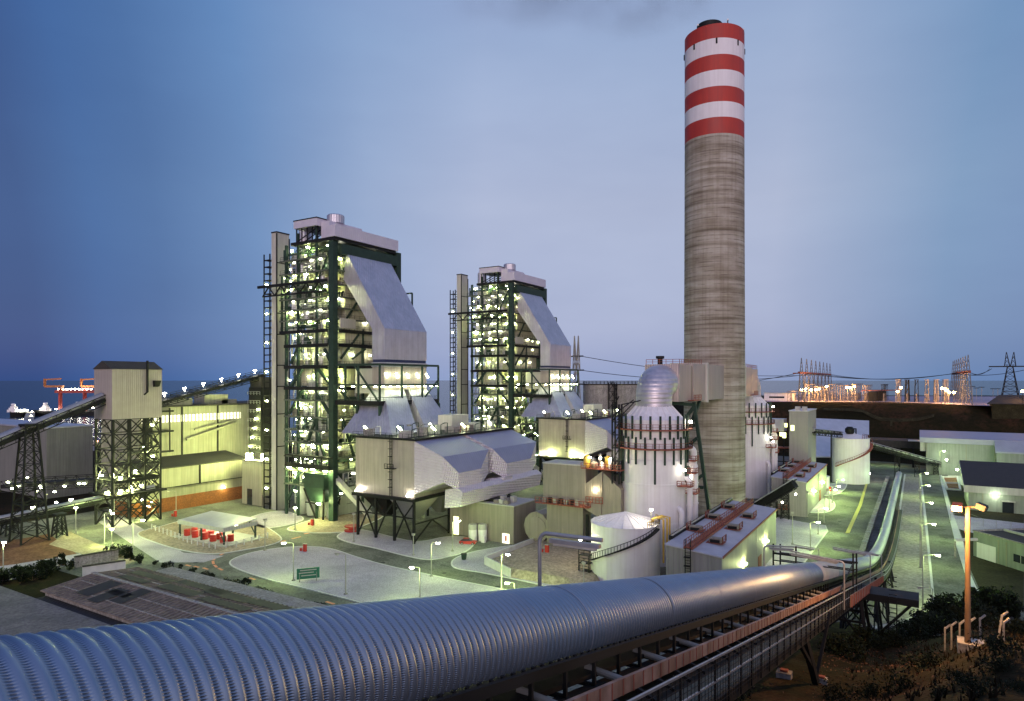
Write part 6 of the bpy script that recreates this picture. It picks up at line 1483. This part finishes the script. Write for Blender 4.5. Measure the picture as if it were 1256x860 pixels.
light('gallery_light', 'POINT', (d0.x+6, d0.y+12, 5), 450, (.6,1,.4), g7, .4)
# dark building over the tunnel mouth at the road head
q = G(1083, 572); t = thing('tunnel_gatehouse', 'dark long deck over a green lit road underpass beyond the silo', 'gatehouse', (q.x, q.y, 0))
MB().cbox(q.x, q.y+9, 8.8, 44, 16, 3.2).build('deck', M['darkroof'], t)
for dx in (-8, 6.5, 12, 20): MB().cbox(q.x+dx, q.y+2, 0, .8, .8, 8.7).build('column', bm, t)
for dx in (-5, 3): MB().cbox(q.x+dx, q.y+3, 7.6, .8, .4, .3).build('lamp', M['lampw'], t); light('underpass_light', 'POINT', (q.x+dx, q.y+2, 6.4), 650, (.55,1,.4), t, .3)
MB().cbox(q.x+14, q.y+2, 12.02, 8, 3, .5).build('skylight', M['fascia'], t)
# concrete storage tanks behind the filter house of the farther unit
for i, (lab, u, r) in enumerate((('round concrete storage tank nearest the lattice pylon', 734, 7.5), ('round concrete storage tank with dark stair, the one nearest the silver elbow', 768, 7.5))):
    Y = 330; q = W(u, 500, Y); t = thing('concrete_tank', lab, 'tank', (q.x, q.y, 0), 'round concrete storage tanks'); z1 = zat(472, q.x, q.y)
    MB().lathe(q.x, q.y, [(r,0),(r,z1)], 40).build('tank_wall', M['conc'], t, True)
    MB().lathe(q.x, q.y, [(r+.4,z1),(r+.4,z1+.5)], 40).build('roof_rim', M['darkroof'], t, True)
    pr = [(q.x+r*math.cos(k*PI/12), q.y+r*math.sin(k*PI/12), z1+.5) for k in range(25)]; MB().rail(pr, 1.2, .08, 2).build('railing', bm, t)
    p = around(Vector((q.x, q.y, 0)), r+1.4, .75 if i == 0 else 1.2); MB().lattice((p.x, p.y, 0), (p.x, p.y, z1+1), 3, 3, 9, .35, .2).build('stair_frame', bm, t)
# ================================================================= pylons, gantries, lines
def pylon(label, u, vb, vt, Y, z0, arms, w0, group=None):
    q = W(u, vb, Y); q.z = z0; t = thing('pylon', label, 'pylon', tuple(q), group); Ht = zat(vt, q.x, q.y)-z0
    mb = MB(); mb.lattice(q, q+Vector((0,0,Ht*.7)), w0, w0*.3, 7, .36, .2); mb.build('lattice_body', M['pole'] if w0 < 8 else bm, t)
    for s in (-1, 1): MB().lattice(q+Vector((s*w0*.16,0,Ht*.7)), q+Vector((s*w0*.2,0,Ht)), w0*.3, .15, 4, .3, .16, False).build('peak', M['pole'] if w0 < 8 else bm, t)
    for zf, L in arms: MB().bar(q+Vector((-L,0,Ht*zf+.3)), q+Vector((L,0,Ht*zf+.3)), .5, .7).build('cross_arm', bm, t)
    return q, Ht
pq, ph = pylon('lattice pylon standing behind the farther boiler house against the sky', 707, 500, 412, 370, 0, ((.58,3.8),(.7,4.6),(.82,4.2)), 6.0)
rq, rh = pylon('broad lattice pylon on the plateau at the right edge', 1239, 489, 432, 402, 27.0, ((.70,10.5),), 9.0)
def gantry(label, pts, side):
    a = pts[0]; t = thing('line_gantry', label, 'gantry', (a.x, a.y, 27), 'switchyard line gantries')
    n = 8
    for i in range(n):
        p = pts[0]+(pts[1]-pts[0])*i/(n-1)
        mb = MB(); mb.lattice((p.x, p.y, 27), (p.x, p.y, 44.2), 3.6, 1.5, 6, .3, .17); mb.lattice((p.x, p.y, 44.2), (p.x, p.y, 53), 1.5, .15, 4, .24, .13, False); mb.build('lattice_tower', M['gantry'], t)
    d = (pts[1]-pts[0]); MB().bar(pts[0]+Vector((0,0,17.2))-d*.06, pts[1]+Vector((0,0,17.2)), 1.4, 1.2).build('cross_beam', M['rust'], t)
    mb = MB(); p = pts[0]+Vector((0,0,16.9)); mb.bar(p, p+RT*(-5 if side < 0 else -6), .5, .6); mb.build('landing_arm', M['rust'], t)
gl0, gl1 = W(983, 492, 395), W(1018, 492, 533); gl0.z = gl1.z = 27
gr0, gr1 = W(1187.5, 492, 346), W(1169, 492, 461); gr0.z = gr1.z = 27
gantry('row of pointed lattice towers joined by a beam at the left of the switchyard', (gl0, gl1), -1)
gantry('row of pointed lattice towers joined by a beam at the right end of the switchyard', (gr0, gr1), 1)
def cable(mb, a, b, sag, r=.16, n=14):
    a = Vector(a); b = Vector(b); mb.path([a+(b-a)*i/n-Vector((0,0,sag*4*(i/n)*(1-i/n))) for i in range(n+1)], r, 4)
def line(label, prs):
    t = thing('power_line', label, 'power line', tuple(prs[0][0]))
    for a, b, s in prs: mb = MB(); cable(mb, a, b, s); mb.build('wire', bm, t)
V3 = Vector
line('power line wires sagging between the two switchyard gantries', [(gl0+(gl1-gl0)*f+V3((0,0,17.4)), gr0+(gr1-gr0)*f+V3((0,0,17.4)), 4) for f in (0,.5,1)])
line('power line wires from the right gantry to the right edge pylon', [(gr0+(gr1-gr0)*f+V3((0,0,17.4)), rq+V3((dx,0,rh*.7-1)), 2.5) for f, dx in ((0,-10),(.5,-9),(1,10))])
line('power line wires from the left gantry past the chimney to the pylon', [(gl0+(gl1-gl0)*f+V3((0,0,17.4)), pq+V3((dx,0,ph*zf)), 5) for f, dx, zf in ((0,3.8,.58),(.4,4.6,.7),(.8,4.2,.82))])
# switchyard bays: frames of steel with insulators, lit orange
M['sub'] = mat('galvanised_switchyard_steel', (.30,.26,.22), .7, .2, var=.25, scale=.4)
names_l = ['first', 'second', 'third', 'fourth', 'fifth', 'sixth', 'seventh', 'eighth', 'ninth']
def bay(label, u, Y, L, n, top, m):
    q = W(u, 492, Y); q.z = 27; t = thing('switch_bay', label, 'switchgear bay', tuple(q), 'switchyard bays')
    d = V3((0,1,0)); mb = MB()
    for i in range(n):
        p = q+d*L*i/(n-1)
        for s in (-1.5, 1.5): mb.bar(p+V3((s*.7,0,0)), p+V3((s*.45,0,top)), .22)
        mb.bar(p+V3((-1.1,0,top)), p+V3((1.1,0,top)), .4)
        for k in range(3): mb.bar(p+V3((-1.0,0,top*k/3)), p+V3((.8,0,top*(k+1)/3)), .12)
    mb.bar(q+V3((-1,0,top)), q+d*L+V3((-1,0,top)), .4); mb.bar(q+V3((1,0,top)), q+d*L+V3((1,0,top)), .4); mb.build('frame', m, t)
    for i in range(n-1):
        p = q+d*L*(i+.5)/(n-1); mb = MB(); mb.lathe(p.x, p.y, [(.5,27),(.5,29),(.3,29.1),(.4,29.6),(.25,29.8),(.4,30.2),(.25,30.4),(.35,31.4),(.1,32)], 8); mb.build('insulator', M['sub'], t)
for i, u in enumerate((968, 990, 1001, 1010, 1019, 1029, 1038, 1047, 1060)): bay(names_l[i]+' steel switchgear bay from the left, left half of the switchyard', u, 402, 60, 5, rng.uniform(8.2, 10.5) if i else 6, M['sub'])
for i, u in enumerate((1083, 1101, 1112, 1124, 1137, 1149, 1161)): bay(names_l[i]+' steel switchgear bay from the left, right half of the switchyard', u, 396-i*3, 46, 4, 13 if i else 10, M['sub'] if i in (1,4,5,6) else bm)
sl_ = [(983,479,0),(988,478,1),(995,479,2),(1000.5,479,0),(1005,478,1),(1014,475,2),(1039,476,0),(1043,476.5,1),(1048,475,2),(1101,481,0),(1105,476,1),(1155,477,2),(1159,478,0),(1162,480,1),(1164.5,482,2),(1170,482,0)]
ccount = {}
for i, (u, v, k) in enumerate(sl_):
    cl_ = 'near left' if u < 1002 else 'middle left' if u < 1020 else 'third' if u < 1060 else 'fourth' if u < 1110 else 'right'; ccount[cl_] = ccount.get(cl_, -1)+1
    Y = 400-(u-980)*.22; q = W(u, v, Y); zt = q.z
    t = thing('yard_light', ords[ccount[cl_]]+' orange light from the left in the '+cl_+' cluster of switchyard lights', 'yard light', (q.x, q.y, 27), 'switchyard sodium lights')
    MB().bar((q.x, q.y, 27), (q.x, q.y, zt), .2).build('pole', M['sub'], t); MB().cbox(q.x, q.y-.2, zt, 1.0, .7, .7).build('lamp_head', M['lampo'], t)
    if i % 2 == 0: light('sodium_light', 'POINT', (q.x, q.y+16, zt-1.2), 2200, WARM, t, .4)
q = W(956, 484, 420); t = thing('switchyard_hut', 'low white flat-roofed hut at the left end of the switchyard plateau', 'hut', (q.x, q.y, 27)); MB().cbox(q.x, q.y, 26.9, 17, 7, 4.6).build('wall', M['white'], t); MB().cbox(q.x, q.y, 31.51, 17.6, 7.6, .4).build('roof', M['panel'], t); MB().cbox(q.x-1, q.y-3.55, 28.6, 9, .1, 1.1).build('window', M['windark'], t)
q = W(1070, 489, 400); t = thing('screen_hoarding', 'dark leaning screen panels standing alone in the middle of the switchyard', 'screen', (q.x, q.y, 27))
for i in range(5): MB().bar((q.x+i*1.0, q.y+i*7, 27), (q.x+i*1.0, q.y+i*7, 33), 4.2, 1.0).build('panel', bm, t)
MB().bar((q.x-3, q.y, 33.6), (q.x+9, q.y+28, 33.6), 6.5, .5).build('top_beam', M['rust'], t)
# dark hut on the plateau at the right edge
q = W(1240, 500, 330); t = thing('dark_plateau_hut', 'dark low hut with sloping roof on the slope at the right edge', 'hut', (q.x, q.y, 20))
MB().box(q.x-8, q.x+26, q.y-4, q.y+8, 15, 28.2).build('wall', M['drygrass'], t); mb = MB(); mb.hexa([(q.x-10,q.y-5,28),(q.x+28,q.y-5,28),(q.x+28,q.y+9,32),(q.x-4,q.y+9,32),(q.x-10,q.y-5,28.4),(q.x+28,q.y-5,28.4),(q.x+28,q.y+9,32.4),(q.x-4,q.y+9,32.4)]); mb.build('roof', M['darkroof'], t)
q2 = W(1254, 481, 325); MB().cbox(q2.x, q2.y, q2.z, .8, .8, .8).build('lamp', M['lampo'], t); MB().bar((q2.x, q2.y, q2.z-6), (q2.x, q2.y, q2.z), .2).build('lamp_pole', bm, t)
for i, (u, v, vt) in enumerate(((1193,490,474),(1197.5,490,476),(1204,490,475),(1218,491,477),(1224,490,477))):
    q = W(u, v, 420); q.z = 27; t = thing('plateau_lamp', ords[i]+' unlit thin lamp post from the left, on the plateau before the right edge pylon', 'lamp post', tuple(q), 'unlit plateau lamp posts'); zt = zat(vt, q.x, q.y)
    MB().bar(q, (q.x, q.y, zt), .25).build('pole', M['pole'], t); MB().bar((q.x-1.4, q.y, zt), (q.x+1.4, q.y, zt), .5, .4).build('lamp_head', bm, t)
# paths on the dark slope
# ================================================================= earth mound yard with low wall
P = [G(u, v) for u, v in ((595,693),(660,667),(722,668),(748,705),(735,722),(700,722),(626,709))]
t = thing('earth_mound', 'low sandy earth mound bounded by a pale wall, before the squat white tank', 'mound', tuple(P[0]))
c = sum(P, V3())/len(P)
mb = MB(); top = [(p+(c-p)*.12) for p in P]
mb.loft([[(p.x, p.y, .1) for p in P], [(p.x, p.y, 1.5) for p in top], [((p+(c-p)*.6).x, (p+(c-p)*.6).y, 1.9) for p in P]]); mb.build('earth', M['sand'], t)
mb = MB(); mb.bar(P[0]+V3((0,0,.95)), P[6]+V3((0,0,.95)), .35, 1.9); mb.bar(P[0]+V3((0,0,.95)), P[1]+V3((0,0,.95)), .35, 1.9); mb.build('retaining_wall', M['kerb'], t)
q = G(671, 688); t = thing('red_hydrant', 'red hydrant box standing on the sandy earth mound', 'hydrant', (q.x, q.y, 1.8))
def hydrant(q, t, z=0.1): MB().cbox(q.x, q.y, z, .8, .5, 1.7).build('hydrant_box', M['red'], t); MB().cbox(q.x-1.1, q.y-.2, z, .4, .4, .7).build('hydrant_stub', M['red'], t); MB().cbox(q.x, q.y, z+1.71, .9, .6, .1).build('cap', M['galv'], t)
hydrant(q, t, 1.8)
for lab, u, v in (('red hydrant box on the large pale gravel island, by the road junction', 374, 677), ('red hydrant box beside the ash hopper of the nearer boiler house', 383, 645), ('red hydrant box by the road near the low round white tank', 1018, 603), ('small red hydrant box below the coal bunker building', 215, 634)):
    q = G(u, v); t = thing('red_hydrant', lab, 'hydrant', (q.x, q.y, .1), 'red hydrant boxes'); hydrant(q, t)
q = G(569, 687); t = thing('green_bin', 'small dark green bin near the kerb of the gravel island', 'bin', (q.x, q.y, .14)); MB().lathe(q.x, q.y, [(.5,.14),(.65,1.3),(.7,1.35)], 12).build('bin_body', M['green'], t); MB().lathe(q.x, q.y, [(.72,1.36),(.6,1.5)], 12).build('lid', M['black'], t)
for lab, u, v in (('red oval cover rings on the apron left of the filter house legs', 432, 652),):
    q = G(u, v); t = thing('cable_reel', 'red cable reels lying on the apron left of the filter house legs', 'cable reels', (q.x, q.y, 0)); mb = MB(); mb.lathe(q.x, q.y, [(2,.2),(2,.5)], 18); mb.lathe(q.x, q.y, [(.9,.5),(.9,1.3)], 12); mb.lathe(q.x, q.y, [(2,1.31),(2,1.6)], 18); mb.build('reel', M['red'], t)
# green road sign with two pale lines of writing too small to read
q = G(378, 714); t = thing('road_sign', 'green direction sign on two posts on the large gravel island', 'road sign', (q.x, q.y, .13))
rs = RT*1.55+V3((0,.9,0)); a = q-rs; b = q+rs; MB().bar(a+V3((0,0,1.75)), b+V3((0,0,1.75)), .12, 2.1).build('board', M['signgreen'], t)
for p in (q-rs*.75, q+rs*.75): MB().bar(p+V3((0,0,.1)), p+V3((0,0,1.9)), .14).build('post', M['pole'], t)
nn = -FW*.08
for z, l0, l1 in ((2.4,-.7,.75),(1.9,-.8,.5),(1.35,-.6,.7)): MB().bar(q+rs*l0+nn+V3((0,0,z)), q+rs*l1+nn+V3((0,0,z)), .03, .16).build('sign_text_line', M['panel'], t)
# ================================================================= street lamps
def lamp_post(label, u, vb, vt, arm=0, lit=True, group='street lamps of the plant yard', e=None, col=(.66,1.0,.26), z0=0.1):
    e = e or (2300 if u > 960 else 1350)
    q = G(u, vb); zt = zat(vt, q.x, q.y); t = thing('street_lamp', label, 'street lamp', (q.x, q.y, z0), group)
    _, Y = toV(q.x, q.y); L = arm/F*Y; d = RT
    mb = MB(); mb.path([(q.x, q.y, z0), (q.x, q.y, zt-.3)], .13, 8, .09); mb.build('pole', M['pole'], t)
    if arm: mb = MB(); mb.path([(q.x, q.y, zt-.35), (q.x+d.x*L*.15, q.y+d.y*L*.15, zt-.1), (q.x+d.x*L, q.y+d.y*L, zt)], .07, 6); mb.build('arm', M['pole'], t)
    h = V3((q.x+d.x*L, q.y+d.y*L, zt))
    hd_ = MB().cbox(h.x, h.y, zt-.06, .75, .5, .16).build('lamp_head', M['pole'], t)
    MB().cbox(h.x, h.y, zt-.32, .6, .5, .25).build('lamp_glass', (M['lampw'] if arm else M['lampg']) if lit else M['panel'], hd_)
    if lit: light('lamp_light', 'POINT', (h.x, h.y, zt-.75), e, col, t, .25)
    MB().cbox(q.x, q.y, z0, .5, .5, .25).build('base', M['conc'], t)
LP = [
 ('lamp post at the far left corner beside the hedge', 4,712,664,1,1), ('slim lamp post in front of the low green lit conveyor', 93,655,622,0,1), ('hooked lamp post left of the transfer tower legs', 128,667,629,10,1), ('short lamp post at the foot of the transfer tower', 137,668,648,0,1),
 ('hooked lamp post between transfer tower and drum shelter', 163,683,637,12,1), ('thin lamp post behind the tall tapering trestle', 57,641,606,0,0), ('very tall thin lamp post through the transfer tower legs', 140,646,586,0,0), ('lamp post before the orange base band of the bunker building', 216,632,602,-9,0),
 ('unlit lamp post on the island edge right of the drum shelter', 325,676,637,0,0), ('lamp post beside the green direction sign', 360,713,665,-12,1), ('tallest unlit post on the large gravel island, right of the green sign', 424,730,679,-11,0), ('lamp post at the left corner of the filter house apron', 434,665,630,0,0),
 ('lamp post near the lift shaft gravel patch', 362,650,622,0,1), ('lit lamp post rising from behind the corrugated hood on the large gravel island', 515,742,695,-10,1), ('lamp post in the gravel right of the filter house corner leg', 529,708,665,8,1), ('lamp post in front of the lit doorway under the funnels', 555,677,638,8,1),
 ('lamp post in front of the earth mound wall', 615,727,679,8,1), ('short looking lit lamp right above the corrugated hood, below the earth mound', 631,732,714,-9,1), ('unlit thin post by the stair of the squat white tank', 716,722,690,0,0), ('plain unlit post beside the corner leg of the nearer filter house', 507,682,655,0,0),
 ('plain unlit post beside the nearer slab-roofed hall', 972,668,628,0,0), ('thin unlit post between the two slab-roofed halls', 990,634,603,0,0), ('thin unlit post in front of the low round white tank', 1003,612,586,0,0), ('lit hooked lamp by the road left of the yellow kerb, middle one of three', 1003.5,656,623,10,1),
 ('lit hooked lamp nearest the crossing frame on the left roadside', 994,676,640,10,1), ('unlit straight post right of the middle hooked roadside lamp', 1011,642,611,0,0), ('lit lamp post by the left road, beside the red hydrant box', 1017,626,600,8,1), ('far lit lamp post by the left road near the silo', 1021,617,596,8,1), ('farthest lit lamp post at the foot of the silo', 1026,605,588,8,1),
 ('tall unlit mast on the paved median reaching above the conveyor', 1128.5,697,600,0,0), ('hooked lamp on the median kerb, nearest lit one to the camera', 1132,747,680,19,1), ('second lit hooked lamp along the median counting from the camera', 1130.5,697,642,15,1), ('third lit hooked lamp along the median counting from the camera', 1129.5,663,616,13,1),
 ('fourth lit hooked lamp along the median counting from the camera', 1128.5,640,595,11,1), ('farthest lit hooked lamp at the head of the right road', 1128,612,580,9,1), ('dark unlit lamp with arm leaning left at the near end of the median', 1144,757,720,-16,0), ('tall lit lamp before the blue-roofed store', 1153,590,553,5,1)]
for L in LP: lamp_post(L[0], L[1], L[2], L[3], L[4], bool(L[5]))
# ================================================================= hedges, shrubs, scrub
def shrub_mesh(seed, w, h, n, leaf):
    r = random.Random(seed); mb = MB(); clumps = [(r.gauss(0, w*.32), r.gauss(0, w*.32), r.uniform(.25, .95)*h, r.uniform(.18, .4)*w) for _ in range(9)]
    for i in range(n):
        cx_, cy_, cz_, cr = r.choice(clumps); dv = V3((r.gauss(0,1), r.gauss(0,1), r.gauss(0,.8))).normalized()*cr*r.uniform(.5, 1.05)
        p = V3((cx_, cy_, cz_))+dv
        if p.z < .05: p.z = r.uniform(.05, .4)
        a = V3((r.gauss(0,1), r.gauss(0,1), r.gauss(0,1))).normalized(); b = a.cross(V3((r.gauss(0,1), r.gauss(0,1), r.gauss(0,1)))).normalized(); s = leaf*r.uniform(.6, 1.4)
        mb.add([p-a*s, p+b*s*.45, p+a*s, p-b*s*.45], [(0,1,2,3)])
    st = MB()
    for i in range(6): c = r.choice(clumps); st.path([(r.gauss(0,.1), r.gauss(0,.1), -.2), (c[0]*.5, c[1]*.5, c[2]*.5), (c[0], c[1], c[2])], .05, 5, .015)
    return mb, st
protos = []
def shrub(label, loc, variant, s=1.0, group='shrubs', rz=None):
    if len(protos) <= variant:
        while len(protos) <= variant:
            k = len(protos); protos.append(None)
    if protos[variant] is None:
        w, h, n, lf = ((1.9,1.7,900,.16), (2.6,1.5,1100,.16), (1.5,2.2,800,.15), (2.2,1.0,800,.10))[variant]
        mb, st = shrub_mesh(50+variant, w, h, n, lf); t = thing('shrub', label, 'shrub', (0,0,0), group)
        mb.build('foliage', M['leaf'], t); st.build('stems', M['wood'], t); protos[variant] = t
    else: t = copy_tree(protos[variant], None, label)
    t.location = loc; t.scale = (s, s, s); t.rotation_euler = (0, 0, rng.uniform(0, 6) if rz is None else rz); t['group'] = group
    return t
hl_ = [(2,716),(12,711),(22,708),(32,707),(42,704),(52,703),(62,700),(70,696),(78,694),(88,697),(146,684),(160,688),(170,690),(40,712),(24,716),(58,708)]
for i, (u, v) in enumerate(hl_): q = G(u, v); shrub('dark shrub in the ragged hedge along the footpath at lower left', (q.x, q.y, 0), i % 3, rng.uniform(.9, 1.4), 'hedge shrubs at lower left')
hr_ = [(190,690),(205,693),(220,697),(235,702),(250,707),(262,712),(275,716),(287,720),(298,723),(310,728),(322,732),(334,737),(346,742),(357,746),(368,748),(380,750),(392,751),(318,738),(340,746)]
for i, (u, v) in enumerate(hr_): q = G(u, v, .5); shrub('dark shrub in the hedge between ribbed-roof shed and road', (q.x, q.y, 0), i % 3, rng.uniform(.7, 1.1)*(.7 if i < 5 else 1.05), 'hedge shrubs along the road')
fb_ = [(1118,772),(1128,766),(1138,770),(1147,764),(1156,760),(1166,758),(1176,752),(1187,748),(1198,750),(1209,746),(1216,752),(1226,748),(1110,780),(1125,780),(1142,778),(1158,772),(1172,764),(1196,762),(1214,764),(1236,752),(1100,786),(1085,790),(1062,795),(1080,782),(1040,800),(1245,756),(1252,770),(1238,770)]
for i, (u, v) in enumerate(fb_):
    q, Y = hit(u, v+6, 25)
    if Y > 118: Y = 75+rng.uniform(-8, 20); q = W(u, v+6, Y)
    q.z = terr(q.x, q.y)-.15; shrub('dark shrub on the hillside rim near the tall wooden lamp post', tuple(q), (i+1) % 3, rng.uniform(.55, .95)*Y/50, 'hillside rim shrubs')
for i, (u, v) in enumerate(((1130,815),(1180,830),(1225,815),(1100,845),(1150,850),(1205,850),(1245,840),(1060,850),(1235,800),(900,855),(1020,852))):
    q, Y = hit(u, v+4, 12); q.z -= .1; shrub('low dry bush on the dark slope in the lower right corner', tuple(q), 3, rng.uniform(.5, .9)*max(.5, Y/34), 'low dry bushes')
mb = MB()
for i in range(5200):
    x = rng.uniform(-4, 26); y = rng.uniform(14, 92)
    z = terr(x, y); n = mnoise.noise((x*.15, y*.15, 2))
    if n < -.1 and rng.random() < .8: continue
    s = rng.uniform(.12, .45); a = rng.uniform(0, 2*PI)
    for k in range(3):
        b = a+k*2.1; w = .03+s*.05; tip = V3((x+math.cos(b)*s*.55, y+math.sin(b)*s*.55, z+s)); sx_ = V3((-math.sin(b)*w, math.cos(b)*w, 0))
        mb.add([V3((x, y, z-.05))-sx_, V3((x, y, z-.05))+sx_, tip], [(0,1,2)])
tag(mb.build('dry_grass', M['drytuft']), 'dry tufted grass over the hillside', 'grass', kind='stuff')
mb = MB()
for i in range(2000):
    x = rng.gauss(-2.2, 2.2); y = rng.uniform(36, 72); z = terr(x, y); s = rng.uniform(.03, .11)
    p = V3((x, y, z)); mb.add([p+V3((rng.uniform(-s,s), rng.uniform(-s,s), rng.uniform(-.2*s,1.2*s))) for _ in range(4)], [(0,1,2),(0,2,3),(0,3,1),(1,3,2)])
tag(mb.build('rubble', mat('red_rubble', (.13,.065,.035), .95, 0, var=.4, scale=2)), 'reddish rubble on the slope below the conveyor', 'rubble', kind='stuff')
# ================================================================= thin smoke drifting from the chimney
t = thing('smoke_plume', 'faint grey smoke drifting left from the chimney top', 'smoke', (chx, chy, lv[-1]+8)); t['kind'] = 'stuff'
m = bpy.data.materials.new('thin_smoke'); m.use_nodes = True; nt2 = m.node_tree; nt2.nodes.remove(nt2.nodes['Principled BSDF'])
pv = nt2.nodes.new('ShaderNodeVolumePrincipled'); pv.inputs['Color'].default_value = (.35,.36,.42,1); pv.inputs['Anisotropy'].default_value = .1
tc2 = nt2.nodes.new('ShaderNodeTexCoord').outputs['Object']
ns = nt2.nodes.new('ShaderNodeTexNoise'); ns.inputs['Scale'].default_value = .09; ns.inputs['Detail'].default_value = 3; nt2.links.new(tc2, ns.inputs['Vector'])
# denser in the middle of the puff, thinning to nothing at its skin (distance along local axes)
sp = nt2.nodes.new('ShaderNodeVectorMath'); sp.operation = 'DIVIDE'; nt2.links.new(tc2, sp.inputs[0]); sp.inputs[1].default_value = (34, 13, 10)
ln = nt2.nodes.new('ShaderNodeVectorMath'); ln.operation = 'LENGTH'; nt2.links.new(sp.outputs[0], ln.inputs[0])
fall = mathn(nt2, 'SUBTRACT', 1.0, ln.outputs['Value']); fall.node.use_clamp = True
d2 = mathn(nt2, 'MULTIPLY', mathn(nt2, 'MULTIPLY', fall, mathn(nt2, 'MAXIMUM', mathn(nt2, 'SUBTRACT', ns.outputs['Fac'], .38), 0)), .18)
nt2.links.new(d2, pv.inputs['Density']); nt2.links.new(pv.outputs[0], nt2.nodes['Material Output'].inputs['Volume'])
for i, (off, sc) in enumerate(((-17, .8), (-42, 1.15))):
    mb = MB(); mb.lathe(0, 0, [(.01+math.sin(PI*k/10), -math.cos(PI*k/10)) for k in range(11)], 20)
    o = mb.build('smoke_puff', m, None, True)
    for v in o.data.vertices: v.co = (v.co.x*34, v.co.y*13, v.co.z*10)
    o.parent = t; c = RT*off+Vector((0,0,1+i*7)); o.location = c; o.rotation_euler = (0, math.radians(-10), TH); o.scale = (sc, sc, sc)
print('SCENE', len(bpy.data.objects), sum(len(o.data.polygons) for o in bpy.data.objects if o.type=='MESH'))
